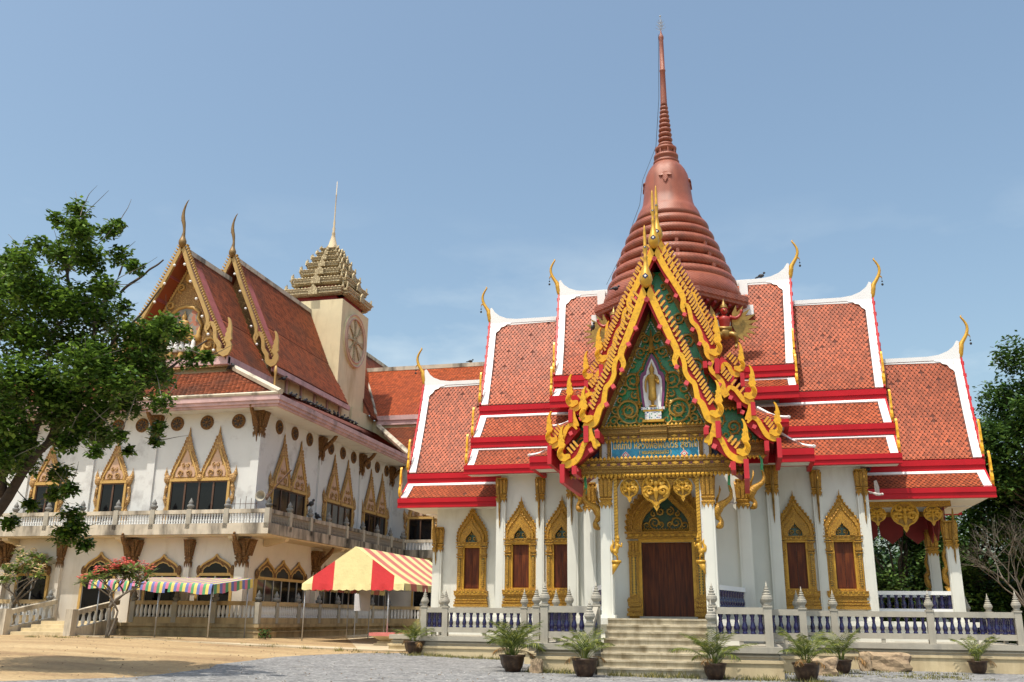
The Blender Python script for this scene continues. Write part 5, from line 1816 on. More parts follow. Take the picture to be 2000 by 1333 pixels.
for s, k in ((-20.16, 1.08), (-22.99, .6), (-26.03, 1.08), (-30.05, .6), (-33.28, 1.08)):
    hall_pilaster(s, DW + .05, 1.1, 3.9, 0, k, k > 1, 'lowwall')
for d in (-6.26, -12.34):
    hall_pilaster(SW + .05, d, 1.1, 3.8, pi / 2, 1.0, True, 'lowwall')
# rosette vents
ro = MB()
n = 20
ro.lathe([(.36, 0), (.36, .05), (.30, .09), (.27, .05), (.02, .05)], n=n)
for k in range(8):
    a = k * pi / 4
    ro.prism([(.06 * cos(a), .06 * sin(a), .06), (.17 * cos(a - .25), .17 * sin(a - .25), .06), (.235 * cos(a - .18), .235 * sin(a - .18), .06), (.235 * cos(a + .18), .235 * sin(a + .18), .06), (.17 * cos(a + .25), .17 * sin(a + .25), .06)], (0, 0, .006), 1)
ro.lathe([(.07, .05), (.06, .09), (.01, .1)], n=8)
ro.xf(lambda p: (p[0], -p[2], p[1]))
ROS = ro.mesh('vent_rosette', ['ochredk', 'black'])
for s in (-21.09, -22.82, -24.47, -26.47, -27.84, -30.05, -31.52):
    put('vent_rosette', ROS, hall, at=V(s, DW, 10.67))
for d in (-1.2, -2.91, -4.64, -7.37, -9.01, -10.58, -12.83, -14.35, -15.97):
    put('vent_rosette', ROS, hall, at=V(SW, d, 10.67), rz=pi / 2)

def peaked(mb, cx, w_, z0, z1, y=-.02):
    """one tall flame-shaped pediment, concave sides"""
    H = z1 - z0
    half = [(w_, 0), (w_ * .97, .10), (w_ * .78, .26), (w_ * .56, .42), (w_ * .36, .57), (w_ * .2, .70), (w_ * .09, .82), (w_ * .03, .93), (0, 1)]
    r = [(x, z0 + t * H) for x, t in half]
    poly = [(cx + x, z) for x, z in r] + [(cx - x, z) for x, z in r[-2::-1]]
    mb.prism([(x, y, z) for x, z in poly], (0, -.07, 0), 0)
    for sg in (-1, 1):
        pts = [(cx + sg * x * .95, z) for x, z in r[:7]]
        flame(mb, pts[::-1] if sg > 0 else pts, y - .07, 13, .10, .05)
        c = catmull([(cx + sg * x * .80, y - .10, z0 + (z - z0) * .80) for x, z in r[:6]], 3)
        mb.tube(c, .045, 5, 1)
    inner = [(.62, .03), (.66, .12), (.54, .22), (.36, .24), (.34, .30), (.2, .42), (0, .56)]
    q = [(cx + a * w_, z0 + b * H) for a, b in inner] + [(cx - a * w_, z0 + b * H) for a, b in inner[-2::-1]]
    mb.prism([(x, y - .075, z) for x, z in q], (0, -.012, 0), 2)
    for sg in (-1, 1):
        spiral(mb, cx + sg * w_ * .26, z0 + .10 * H, w_ * .2, 1.4, 4.7 if sg > 0 else -1.57, sg, y - .08, .035)
        spiral(mb, cx + sg * w_ * .12, z0 + .26 * H, w_ * .12, 1.3, 1.5, -sg, y - .08, .025, False)
    mb.lathe([(.05, 0), (.08, .05), (.05, .14), (.03, .3), (.004, .5)], cx, y - .04, z1 - .42, 6)

def hall_window(w_, z0, z1, apex, peaks, panes):
    """half width w_, sill z0, head z1; origin on the wall, z measured from the ground floor datum"""
    fr_ = MB()
    for i in range(peaks):
        cx = -w_ - .12 + (2 * w_ + .24) * (i + .5) / peaks
        peaked(fr_, cx, (w_ + .12) / peaks, z1 + .14, apex)
    fr_.box(-w_ - .12, w_ + .12, -.14, 0, z1, z1 + .14, 1)
    for sg in (-1, 1):
        a, b = sorted((sg * w_, sg * (w_ + .12)))
        fr_.box(a, b, -.12, 0, z0, z1, 1)
        c = []
        for k in range(15):
            t = k / 14
            c.append((sg * (w_ + .2 + .05 * sin(t * 14) + .10 * t), -.05, z0 + (z1 + .45 - z0) * t))
        fr_.tube(c, [.09 + .03 * sin(k * 2.1) for k in range(15)], 6)
        fr_.ball((sg * (w_ + .24), -.1, z1 + .12), (.19, .12, .22), 6)
        fr_.lathe([(.1, 0), (.07, .15), (.02, .32), (.004, .45)], sg * (w_ + .36), -.06, z1 + .3, 6)
    if peaks == 2:
        fr_.ball((0, -.12, z1 + .16), (.15, .1, .17), 6)
    gl = MB()
    gl.box(-w_, w_, -.035, -.01, z0, z1, 0)
    for k in range(panes + 1):
        x = -w_ + 2 * w_ * k / panes
        gl.box(x - .045, x + .045, -.075, -.03, z0, z1, 1)
    gl.box(-w_, w_, -.07, -.03, z1 - .07, z1, 1)
    return fr_.mesh('window_frame', ['ochre', 'ochreplain', 'ochrepink']), gl.mesh('pane', ['glass', 'brownframe'])
def put_window(ms, s, d, rz=0):
    o = put('window', ms[0], hall, at=V(s, d, 0), rz=rz)
    put('pane', ms[1], o)
W4 = hall_window(1.53, 5.66, 7.78, 10.42, 2, 4)
W2 = hall_window(.65, 5.66, 7.78, 10.03, 1, 2)
WS4 = hall_window(1.76, 5.66, 7.66, 10.4, 2, 4)
put_window(W4, -22.85, DW)
put_window(W2, -27.64, DW)
put_window(W2, -31.47, DW)
for d in (-2.75, -8.87, -14.3):
    put_window(WS4, SW, d, pi / 2)
put_window(hall_window(.78, 6.3, 7.66, 10.2, 1, 2), -17.71, WD)
put_window(hall_window(1.76, 6.3, 7.66, 10.2, 2, 2), -12.89, WD)

def low_arch(w_, z0, z1, apex, n, panes):
    fr_, gl = MB(), MB()
    for i in range(n):
        ww = w_ / n
        cx = -w_ + ww * (2 * i + 1)
        H = apex - z1
        half = [(ww * 1.02, 0), (ww * 1.0, .28), (ww * .8, .48), (ww * .5, .64), (ww * .22, .76), (ww * .08, .88), (0, 1)]
        inn = [(ww * .80, 0), (ww * .78, .2), (ww * .56, .38), (ww * .44, .36), (ww * .28, .5), (0, .58)]
        poly = [(cx + x, z1 + t * H) for x, t in half] + [(cx - x, z1 + t * H) for x, t in half[-2::-1]]
        q = [(cx + x, z1 + t * H) for x, t in inn] + [(cx - x, z1 + t * H) for x, t in inn[-2::-1]]
        fr_.prism([(x, -.01, z) for x, z in poly], (0, -.07, 0), 0)
        gl.prism([(x, -.085, z) for x, z in q], (0, -.006, 0), 0)
        for sg in (-1, 1):
            pts = [(cx + sg * x, z1 + t * H) for x, t in half[1:]]
            fr_.tube([(x, -.09, z) for x, z in pts], .05, 5, 1)
            fr_.tube([(cx + sg * x, -.09, z1 + t * H) for x, t in inn], .03, 5, 1)
    fr_.box(-w_ - .08, w_ + .08, -.12, 0, z1 - .13, z1, 1)
    for sg in (-1, 1):
        a, b = sorted((sg * w_, sg * (w_ + .13)))
        fr_.box(a, b, -.11, 0, z0, z1 - .13, 1)
        fr_.ball((sg * (w_ + .06), -.08, z1 + .12), (.12, .1, .24), 6)
    gl.box(-w_, w_, -.035, -.01, z0, z1 - .13, 0)
    for k in range(panes + 1):
        x = -w_ + 2 * w_ * k / panes
        gl.box(x - .03, x + .03, -.07, -.03, z0, z1 - .13, 1)
    return fr_.mesh('window_frame', ['ochredk', 'ochreplain']), gl.mesh('pane', ['glass', 'metal'])
LA = low_arch(.82, 1.3, 3.46, 4.31, 1, 2)
put_window(LA, -24.32, DW)
put_window(LA, -21.52, DW)
put_window(LA, -31.52, DW)
put_window(low_arch(.82, 1.22, 3.46, 4.44, 1, 1), -27.79, DW)
L3 = low_arch(2.5, 1.3, 3.34, 4.21, 3, 6)
for d in (-2.66, -9.3, -14.79):
    put_window(L3, SW, d, pi / 2)
put_window(low_arch(1.2, 1.3, 3.3, 4.2, 1, 2), -16.81, WD)
put_window(low_arch(1.2, 1.3, 3.3, 4.2, 1, 2), -13.28, WD)

# balcony
BF, BS, BW = 1.55, -18.5, -16.3
sl = MB()
sl.bx(-46, BS, DW, BF, 5.17, 5.66, 0)
balc = part('balcony', sl, 'halldirty', hall)
sl = MB()
sl.bx(SW, BS, BW, DW, 5.17, 5.66)
sl.bx(SW, -3, WD, BW, 5.17, 5.66)
sl.bx(BS, BS + .012, DW, BF, 5.17, 5.66)
part('slab_edge', sl, 'halldark', balc)
un = MB()
un.bx(-46, BS - .12, DW + .01, BF - .12, 5.10, 5.168)
un.bx(SW + .01, BS - .12, BW + .1, DW, 5.10, 5.168)
un.bx(SW, -3, WD, BW - .12, 5.10, 5.168)
for s in (-20.6, -26.6, -33):
    un.prism([V(s, DW + .01, 4.75), V(s, DW + .8, 4.98), V(s, BF - .15, 5.12), V(s, DW + .01, 5.12)], (.35, 0, 0))
for d in (-.6, -7.2, -13.4):
    un.prism([V(SW + .01, d, 4.75), V(SW + 1.1, d, 4.98), V(BS - .15, d, 5.12), V(SW + .01, d, 5.12)], (0, .35, 0))
part('balcony_soffit', un, 'hallcream', balc)
wb = MB()
wb.lathe([(.06, 0), (.06, .03), (.04, .05), (.065, .12), (.05, .2), (.035, .24), (.055, .27), (.035, .30), (.05, .36), (.06, .43), (.06, .46)], n=6)
WBAL = wb.mesh('baluster', 'hall', True)
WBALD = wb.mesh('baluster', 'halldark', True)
hp = MB()
hp.box(-.12, .12, -.12, .12, 0, .92)
HPOST = hp.mesh('post', 'stone')
hf = MB()
hf.lathe([(.08, 0), (.11, .04), (.17, .12), (.16, .19), (.08, .24), (.12, .29), (.09, .36), (.05, .43), (.01, .52)], n=10)
HFIN = hf.mesh('post_finial', mat('dark_cement', (0.20, 0.20, 0.19), 0.8, 0.2, 6, 30, 0.3), True)
def hall_rail(root, pts, zb, nb, h=.46, balm=WBAL, topm='halldirty', closing=True, foot=.0):
    for i, (s, d) in enumerate(pts):
        o = put('post', HPOST, root, at=V(s, d, zb - .24))
        put('post_finial', HFIN, root, at=V(s, d, zb + .68))
        if i == 0:
            continue
        p = pts[i - 1]
        a, b = Vector(V(p[0], p[1], 0)), Vector(V(s, d, 0))
        u = (b - a).normalized()
        pr_ = Vector((-u.y, u.x, 0)) * .09
        mb = MB()
        a2, b2 = a + u * .12, b - u * .12
        mb.prism([(v.x, v.y, zb + h) for v in (a2 + pr_, b2 + pr_, b2 - pr_, a2 - pr_)], (0, 0, .18))
        part('rail', mb, topm, root)
        for k in range(nb):
            q = a2 + (b2 - a2) * ((k + .5) / nb)
            put('baluster', balm, root, at=(q.x, q.y, zb), scale=(1, 1, h / .46))
fr_s = [-18.62, -20.72, -22.67, -24.62, -26.6, -28.57, -30.5, -32.4]
sd_d = [-.66, -2.9, -5.08, -7.38, -9.7, -11.9, -14.1, -16.2]
hall_rail(balc, [(s, 1.43) for s in fr_s], 5.66, 12)
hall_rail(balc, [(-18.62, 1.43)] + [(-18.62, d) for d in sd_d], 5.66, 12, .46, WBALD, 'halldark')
hall_rail(balc, [(-18.62, -16.42), (-16.2, -16.42)], 5.66, 10)
br = MB()
br.bx(-46, -32.4, 1.35, 1.5, 6.12, 6.3)
br.bx(-16.2, -5, -16.5, -16.35, 5.66, 6.3)
part('rail', br, 'halldirty', balc)

# eaves, hipped skirt roofs
def slope(name, A, B, C_, D_, thick=.12, tw=.24, rl=.17, mt='tilehall', bed='tilebed'):
    """roof plane A-B (top edge) to D-C (bottom edge), points in (s, d, h); tiles laid in rows"""
    A, B, C_, D_ = [Vector(V(*p)) for p in (A, B, C_, D_)]
    nrm = (B - A).cross(D_ - A)
    if nrm.length < 1e-6:
        nrm = (C_ - A).cross(D_ - A)
    nrm.normalize()
    if nrm.z < 0:
        nrm = -nrm
    mb = MB()
    mb.prism([A, B, C_, D_], tuple(-nrm * thick))
    root = part(name, mb, bed, hall)
    L_ = max((D_ - A).length, (C_ - B).length)
    rows = int(L_ / rl)
    tl = MB()
    for r in range(rows):
        t = r / rows
        P, Q = A.lerp(D_, t), B.lerp(C_, t)
        P2, Q2 = A.lerp(D_, min(1, (r + 1.6) / rows)), B.lerp(C_, min(1, (r + 1.6) / rows))
        ln = (Q - P).length
        n_ = int(ln / tw)
        if n_ < 1:
            continue
        u = (Q - P) / ln
        dn = (((P2 - P) + (Q2 - Q)) / 2)
        dn = dn - u * dn.dot(u)
        for i in range(n_):
            c = P + u * ((i + .5 + (.25 if r % 2 else -.25)) * ln / n_)
            j = rnd(0, .012)
            w2 = ln / n_ * .48
            tl.add([c - u * w2 + nrm * .006, c + u * w2 + nrm * .006, c + u * w2 + dn * .6 + nrm * (.03 + j), c + dn + nrm * (.045 + j), c - u * w2 + dn * .6 + nrm * (.03 + j)], [(0, 1, 2, 3, 4)])
    part('roof_tile', tl, mt, root, kind='stuff')
    return root
RC, RH = -25.48, None
E0 = 11.62
slope('skirt_roof', (-46, 0.15, 13.3), (-21.85, .15, 13.35), (-18.45, 1.6, E0), (-46, 1.6, E0))
slope('skirt_roof', (-21.85, .15, 13.35), (-22.2, -19.4, 13.9), (-18.45, -16.2, E0), (-18.45, 1.6, E0))
slope('skirt_roof', (-22.2, -20.1, 14.4), (-3, -20.1, 14.4), (-3, -16.2, E0), (-18.45, -16.2, E0), .12, .24, .17, 'tilehall')
ea = MB()
for z0_, z1_, g in ((11.42, 11.66, 0), (11.26, 11.42, -.07), (11.14, 11.26, -.16)):
    ea.bx(-46, -18.4 + g, 1.3, 1.66 + g, z0_, z1_)
    ea.bx(-18.8, -18.4 + g, -16.2, 1.3, z0_, z1_)
    ea.bx(-18.4 + g, -3, -16.5, -16.14 + g, z0_, z1_)
part('fascia', ea, 'pink', hall)
es = MB()
es.bx(-46, -18.7, DW, 1.35, 11.12, 11.2)
es.bx(SW, -18.7, WD, DW, 11.12, 11.2)
es.bx(-18.7, -3, WD, -16.5, 11.12, 11.2)
part('soffit', es, 'hall', hall)
hp_ = MB()
hp_.tube([V(-21.85, .15, 13.5), V(-18.4, 1.64, 11.76)], .17, 6)
hp_.tube([V(-22.2, -20.0, 14.5), V(-18.4, -16.15, 11.78)], .2, 6)
hp_.tube([V(-46, 1.62, 11.74), V(-18.4, 1.64, 11.74)], .09, 6)
part('hip_ridge', hp_, 'halldirty', hall)
# main gabled roofs (ridge runs away from the viewer)
def gable_roof(d0, d1, ridge, eave, half, tiles=True):
    top = ridge
    for sg in (-1, 1):
        if sg > 0:
            mid = (RC + half * .52, (ridge + (eave - ridge) * .58))
            slope('main_roof', (RC, d0, ridge), (RC, d1, ridge), (mid[0], d1, mid[1]), (mid[0], d0, mid[1]))
            slope('main_roof', (mid[0], d0, mid[1]), (mid[0], d1, mid[1]), (RC + half, d1, eave), (RC + half, d0, eave))
        else:
            mb = MB()
            mb.prism([V(RC, d0, ridge), V(RC - half, d0, eave), V(RC - half, d0, eave - .2), V(RC, d0, ridge - .3)], (0, d0 - d1, 0))
            part('main_roof', mb, 'tilehall', hall)
    rb = MB()
    rb.bx(RC - .13, RC + .13, d1, d0, ridge - .1, ridge + .17)
    part('ridge_cap', rb, 'halldirty', hall)
gable_roof(.35, -4.4, 20.15, 14.15, 3.2)
gable_roof(-4.45, -14.8, 21.55, 14.95, 3.2)
gable_roof(-19.0, -30, 21.3, 14.95, 3.2)
ff = MB()
ff.bx(RC + 3.1, RC + 3.3, -4.4, .3, 13.75, 14.15)
ff.bx(RC - 3.3, RC + 3.3, .1, .38, 13.7, 14.1)
ff.bx(RC + 3.05, RC + 3.25, -15, -4.5, 14.6, 14.9)
part('fascia', ff, 'pink', hall)
# wing roof, orange tiles
slope('wing_roof', (-25.2, -23.3, 19.55), (-3, -23.3, 19.55), (-3, -20.1, 15.2), (-22.6, -20.1, 15.2), .12, .22, .16, 'tilewing')
rb = MB()
rb.bx(-25.0, -3, -23.45, -23.15, 19.45, 19.75)
rb.tube([V(-25.1, -23.2, 19.6), V(-24.0, -22.0, 17.9), V(-23.1, -20.9, 16.3), V(-22.5, -20.0, 15.35)], .16, 6)
part('ridge_cap', rb, 'halldirty', hall)
fb = MB()
fb.bx(-22.4, -3, -20.25, -20.0, 14.95, 15.28)
fb.bx(-22.4, -3, -20.25, -20.08, 14.62, 14.95)
part('fascia', fb, 'pink', hall)

# gable fronts
HT = MB()
HT.prism([(-.035, -.05, 0), (.035, -.05, 0), (.03, -.05, .12), (0, -.05, .15), (-.03, -.05, .12)], (0, .2, 0))
HTOOTH = HT.mesh('gable_tooth', 'ochregable')
he = MB()
he.ball((0, 0, 0), .075, 6)
HEND = he.mesh('purlin_end', 'trim', True)
hch = MB()
hcp = catmull([(0, 0, -.25), (0, 0, .1), (0, 0, .4), (.02, 0, .7), (-.03, 0, 1.1), (-.13, 0, 1.5), (-.15, 0, 1.85), (-.10, 0, 2.2), (.0, 0, 2.5), (.10, 0, 2.66)], 4)
hr = [x * .72 for x in [.12, .2, .28, .3, .3, .26, .22, .18, .15, .13, .12, .11, .10, .10, .10, .11, .12, .13, .14, .14, .14, .14, .13, .12, .11, .10, .09, .08, .075, .07, .06, .05, .045, .04, .03, .02, .012]]
hch.tube(hcp, hr[:len(hcp)], 8)
hch.tube([(-.12, 0, 1.42), (-.26, 0, 1.38)], [.06, .01], 6)
HCH = hch.mesh('roof_finial', mat('dark_gilt', (0.22, 0.13, 0.04), 0.5, 0.3, 3, 30, 0.2, metal=0.2), True)
hn = MB()
hn.prism([(x * 1.25, -.06, z * 1.75) for x, z in nf_out], (0, .12, 0))
HNAGA = hn.mesh('naga_finial', 'ochregable')
def hall_gable(d, ridge, eave, half):
    g = MB()
    H = ridge - eave
    for sg in (-1, 1):
        face_ribbon(g, [(RC, ridge), (RC + sg * half * .22, ridge - H * .26), (RC + sg * half * .46, ridge - H * .50), (RC + sg * half * .62, ridge - H * .68), (RC + sg * half * .60, ridge - H * .76), (RC + sg * half * .66, ridge - H * .82)], [.105, .10, .095, .09, .07, .03], d, .16)
        face_ribbon(g, [(RC + sg * half * .64, ridge - H * .78), (RC + sg * half * .69, ridge - H * .72), (RC + sg * half * .77, ridge - H * .77), (RC + sg * half * .80, ridge - H * .86), (RC + sg * half * .87, ridge - H * .91), (RC + sg * half * .90, ridge - H * .97), (RC + sg * half, eave)], [.04, .10, .10, .10, .11, .12, .13], d + .02, .16)
    root = part('gable_front', g, 'ochregable', hall)
    for sg in (-1, 1):
        n_ = 42
        for i in range(n_):
            t = (i + .8) / (n_ + 1)
            zz = ridge + .05 - H * (t * 1.06 - .06 * t * t) + .02
            put('gable_tooth', HTOOTH, root, at=V(RC + sg * (half * t * (.9 + .1 * t) + .15), d - .05, zz), rot=(0, sg * radians(42), 0))
        for t in (.16, .32, .48, .64, .80, .94):
            put('purlin_end', HEND, root, at=V(RC + sg * (half * t * .9 - .16), d + .02, ridge - H * t - .12))
        put('naga_finial', HNAGA, root, at=V(RC + sg * (half + .1), d + .03, eave + .1), scale=(sg, 1, 1))
    put('roof_finial', HCH, root, at=V(RC, d, ridge + .12), scale=(1.0, 1, .95))
    bo_ = MB()
    for sg in (-1, 1):
        bo_.prism([V(RC, d - .12, ridge - .2), V(RC + sg * half, d - .12, eave - .1), V(RC + sg * half, d - .12, eave - .26), V(RC, d - .12, ridge - .4)], (0, 1.4, 0))
        for t in (.2, .4, .6, .8):
            bo_.bx(RC + sg * half * t - .06, RC + sg * half * t + .06, d - 1.5, d - .13, ridge - .48 - (ridge - eave - .1) * t, ridge - .3 - (ridge - eave - .1) * t)
    part('roof_soffit', bo_, mat('faded_red_boards', (.33, .085, .075), .7, .2, 2, 20, .2), root)
    pw = MB()
    pw.prism([V(RC - half * .92, d - 1.1, eave - .3), V(RC + half * .92, d - 1.1, eave - .3), V(RC, d - 1.1, ridge - .5)], (0, .2, 0))
    part('pediment', pw, 'ochre', root)
    return root
hall_gable(-4.35, 21.7, 14.9, 3.2)
dp = MB()
dp.lathe([(.08, 0), (.06, .3), (.10, .5), (.06, .7), (.06, 1.4), (.10, 1.6), (.05, 1.9)], RC + 3.5, 4.25, 12.9, 8)
part('corner_strut', dp, 'ochreplain', hall, True)
hg = hall_gable(.5, 20.35, 14.15, 3.2)
pc = MB()
for sg in (-1, 1):
    for cx, cz, R, tu, a0, dr in ((1.55, 15.1, .45, 1.6, 4.5, 1), (1.0, 17.35, .3, 1.5, 4.5, 1), (.45, 18.35, .26, 1.5, 4.6, 1), (2.2, 14.75, .28, 1.3, 4.4, 1), (1.75, 16.0, .3, 1.4, 4.4, 1)):
        spiral(pc, RC + sg * cx, cz, R, tu, a0 if sg > 0 else pi - a0, dr * sg, .60, .06)
    teeth_row(pc, V(RC, -.55, 19.6), V(RC + sg * 2.8, -.55, 14.2), 40, (sg * .12, 0, .1), (0, -.06, 0))
pc.ball(V(RC, -.5, 18.9), (.25, .12, .3), 7)
part('scrollwork', pc, 'ochreplain', hg, True)
sc = MB()
sc.prism([(RC + x * .85, .58, 15.6 + (z - 15.9) * .8) for x, z in ((-1.1, 15.9), (1.1, 15.9), (1.15, 16.6), (.85, 17.1), (.9, 17.5), (.5, 17.8), (0, 17.9), (-.5, 17.8), (-.9, 17.5), (-.85, 17.1), (-1.15, 16.6))], (0, -.04, 0))
part('niche', sc, mat('painted_scene', (.30, .30, .26), .7, .5, 2.2, 20, .1, dirt=(.42, .16, .10), dscale=2.2, dlo=.48, dhi=.54), hg)
fr2 = MB()
fr2.tube([(RC + x * .89, .52, 15.6 + (z - 15.9) * .8) for x, z in ((-1.1, 15.85), (1.1, 15.85), (1.18, 16.6), (.88, 17.1), (.93, 17.5), (.5, 17.85), (0, 17.97), (-.5, 17.85), (-.93, 17.5), (-.88, 17.1), (-1.18, 16.6), (-1.1, 15.85))], .09, 6)
part('niche_frame', fr2, 'ochreplain', hg, True)
for z0_, w_, mt in ((14.3, 1.5, 'ochreplain'), (14.75, .8, 'trim'), (15.3, 1.1, 'ochreplain')):
    b_ = MB()
    for k in range(5):
        x = RC + (k - 2) * w_ * .42
        b_.lathe([(.14, 0), (.17, .2), (.11, .4), (.12, .5), (.05, .65), (.01, .8)], x, .5, z0_, 8)
    part('relief_figure', b_, mt, hg, True)
bd = MB()
bd.lathe([(.62, 0), (.66, .08), (.5, .2), (.34, .26), (.30, .5), (.36, .75), (.32, .9), (.12, .96), (.10, 1.02), (.17, 1.1), (.18, 1.22), (.13, 1.33), (.07, 1.4), (.02, 1.62)], 0, 0, 0, 12)
bd.xf(lambda p: (RC + p[0] * .8, .45 + p[1] * .5, 15.7 + p[2] * .8))
bdo = part('seated_figure', bd, 'ochreplain', hg, True)

# ---- ground floor podium and its balustrade
pm = MB()
for z0_, z1_, g in ((.3, .84, .06), (.84, .9, .1), (.9, 1.06, -.08), (1.06, 1.2, .04)):
    pm.bx(-26.0, -18.6 + g, -16, 1.5 + g, z0_, z1_)
    pm.bx(-46, -29.2 + g, -16, 1.5 + g, z0_, z1_)
    pm.bx(-29.3, -25.9, -16, .2, z0_, z1_)
    pm.bx(-18.7, -10.9, -18.1, -14.6 + g, z0_, z1_)
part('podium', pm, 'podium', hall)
yb = thing('podium_balustrade', 'stained cement balustrade, darkened for shade, with plump white balusters along the ground floor podium', 'balustrade', V(-22, 1.4, 1.2))
lb = MB()
lb.lathe([(.075, 0), (.075, .04), (.05, .06), (.085, .18), (.085, .26), (.055, .4), (.045, .46), (.07, .5), (.07, .54)], n=8)
LBAL = lb.mesh('baluster', 'hall', True)
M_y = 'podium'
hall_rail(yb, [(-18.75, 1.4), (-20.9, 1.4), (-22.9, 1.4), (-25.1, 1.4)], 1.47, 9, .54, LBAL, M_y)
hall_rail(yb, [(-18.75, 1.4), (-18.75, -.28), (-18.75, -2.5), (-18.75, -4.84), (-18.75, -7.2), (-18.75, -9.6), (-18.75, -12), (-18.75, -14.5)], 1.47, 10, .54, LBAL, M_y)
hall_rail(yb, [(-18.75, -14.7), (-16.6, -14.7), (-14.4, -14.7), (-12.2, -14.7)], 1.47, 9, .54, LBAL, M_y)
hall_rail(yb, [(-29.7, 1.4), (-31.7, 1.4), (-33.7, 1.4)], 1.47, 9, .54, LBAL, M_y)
lr = MB()
lr.bx(-25.1, -18.75, 1.3, 1.5, 1.2, 1.47)
lr.bx(-18.85, -18.65, -14.5, 1.4, 1.2, 1.47)
lr.bx(-33.7, -29.7, 1.3, 1.5, 1.2, 1.47)
lr.bx(-18.7, -12.2, -14.8, -14.6, 1.2, 1.47)
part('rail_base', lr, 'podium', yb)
hs = thing('entrance_steps', 'sandy cement steps with sloping baluster walls up to the hall door', 'stairs', V(-27.6, 4, .6))
for k in range(4):
    mb = MB()
    mb.bx(-29.0, -26.2, .2, 4.4 - .6 * k, .3, .64 + .15 * (k + 1))
    part('step', mb, 'cream', hs)
for s in (-29.3, -25.9):
    mb = MB()
    mb.prism([V(s - .13, 4.5, .4), V(s - .13, 1.5, .4), V(s - .13, 1.5, 1.4), V(s - .13, 4.5, .95)], (.26, 0, 0))
    mb.prism([V(s - .13, 4.4, 1.5), V(s - .13, 1.5, 2.0), V(s - .13, 1.5, 2.2), V(s - .13, 4.4, 1.7)], (.26, 0, 0))
    mb.bx(s - .17, s + .17, 4.35, 4.7, .4, 1.75)
    part('stair_wall', mb, 'halldirty', hs)
    for k in range(7):
        put('baluster', LBAL, hs, at=V(s, 4.15 - k * .4, 1.0 + k * .06), scale=(1, 1, 1.0))

# ================================================================== clock-like wheel tower
tower = thing('bell_tower', 'square cream tower with a large wheel relief and stepped stucco spire', 'tower', V(RC, -16.85, 15))
TX, TY = RC + .28, -16.85
tw_ = MB()
tw_.bx(TX - 2.12, TX + 2.12, TY - 2.3, TY + 2.25, 14.5, 22.35)
part('wall', tw_, 'towercream', tower)
def tier(h, z0, z1):
    mb = MB()
    dz = z1 - z0
    y0 = -TY
    k = .18 * h
    def redent(g, za, zb, mi=0):
        a, b = h + g, h + g - k
        mb.box(TX - a, TX + a, y0 - b, y0 + b, za, zb, mi)
        mb.box(TX - b, TX + b, y0 - a, y0 + a, za, zb - .003, mi)
    redent(-.16 - .13 * h, z0 - dz * .1, z0 + dz * .48, 1)  # red recess; its dark tone paints in the shadow between tiers
    redent(-.04, z0 + dz * .46, z0 + dz * .54)
    redent(.05, z0 + dz * .54, z0 + dz * .74)
    redent(.10, z0 + dz * .74, z0 + dz * .84)
    redent(-.1, z0 + dz * .84, z1, 0)
    for sx, sy in ((0, -1), (1, 0), (0, 1), (-1, 0)):
        u = Vector((-sy, sx, 0))
        o = Vector((sx, sy, 0))
        c = Vector((TX, y0, 0)) + o * (h + .1)
        a_ = c - u * (h - .1) + Vector((0, 0, z0 + dz * .84))
        b_ = c + u * (h - .1) + Vector((0, 0, z0 + dz * .84))
        teeth_row(mb, a_, b_, max(6, int(h * 8)), (0, 0, dz * .14), o * .05)
        m_ = c + Vector((0, 0, z0 + dz * .42)) + o * .03
        w_ = min(.34, h * .2)
        mb.prism([m_ - u * w_, m_ + u * w_, m_ + u * w_ * .9 + Vector((0, 0, dz * .4)), m_ + u * w_ * .4 + Vector((0, 0, dz * .58)), m_ + Vector((0, 0, dz * .72)), m_ - u * w_ * .4 + Vector((0, 0, dz * .58)), m_ - u * w_ * .9 + Vector((0, 0, dz * .4))], tuple(o * .12))
        for q in (-1, 1):
            e = c + u * q * (h - k * .6) + Vector((0, 0, z0 + dz * .84)) - o * (k * .4)
            mb.prism([e - u * .10, e + u * .10, e + Vector((0, 0, dz * .5))], tuple(o * .1))
    return mb
zz = 22.3
for h, dz, st in ((2.36, 1.0, .90), (2.05, .98, .90), (1.62, .86, .77), (1.31, .72, .63), (1.05, .62, .54), (.79, .52, .46), (.58, .44, .40)):
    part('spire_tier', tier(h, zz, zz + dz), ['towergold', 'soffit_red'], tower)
    zz += st
fn = MB()
fn.lathe([(.48, zz), (.44, zz + .12), (.30, zz + .5), (.18, zz + .95), (.11, zz + 1.3), (.14, zz + 1.35), (.08, zz + 1.55), (.11, zz + 1.75), (.06, zz + 1.95), (.08, zz + 2.2), (.045, zz + 2.5), (.035, zz + 4.4), (.06, zz + 4.45), (.03, zz + 4.5), (.02, 32.45)], TX, -TY, 0, 12)
part('finial', fn, 'hallcream', tower, True)
wh = MB()
wh.lathe([(1.78, 0), (1.78, .12), (1.68, .17), (1.60, .10), (1.50, .14), (1.42, .05), (.05, .04)], n=40, mi=0)
for k in range(8):
    a = k * pi / 4
    ca_, sa_ = cos(a), sin(a)
    def q(r, t, z):
        return (r * ca_ - t * sa_, r * sa_ + t * ca_, z)
    wh.prism([q(.25, -.05, .04), q(.8, -.07, .04), q(1.05, -.14, .04), q(1.40, -.2, .04), q(1.40, .2, .04), q(1.05, .14, .04), q(.8, .07, .04), q(.25, .05, .04)], (0, 0, .09), 1)
wh.lathe([(.34, .04), (.34, .15), (.24, .18), (.20, .12), (.1, .2), (.02, .22)], n=16, mi=1)
wh.xf(lambda p: (TX + 2.12 + p[2], -(TY + .05) + p[0], 19.95 + p[1] * 1.06))
part('wheel_relief', wh, ['towercream', 'towergold'], tower)
wr = MB()
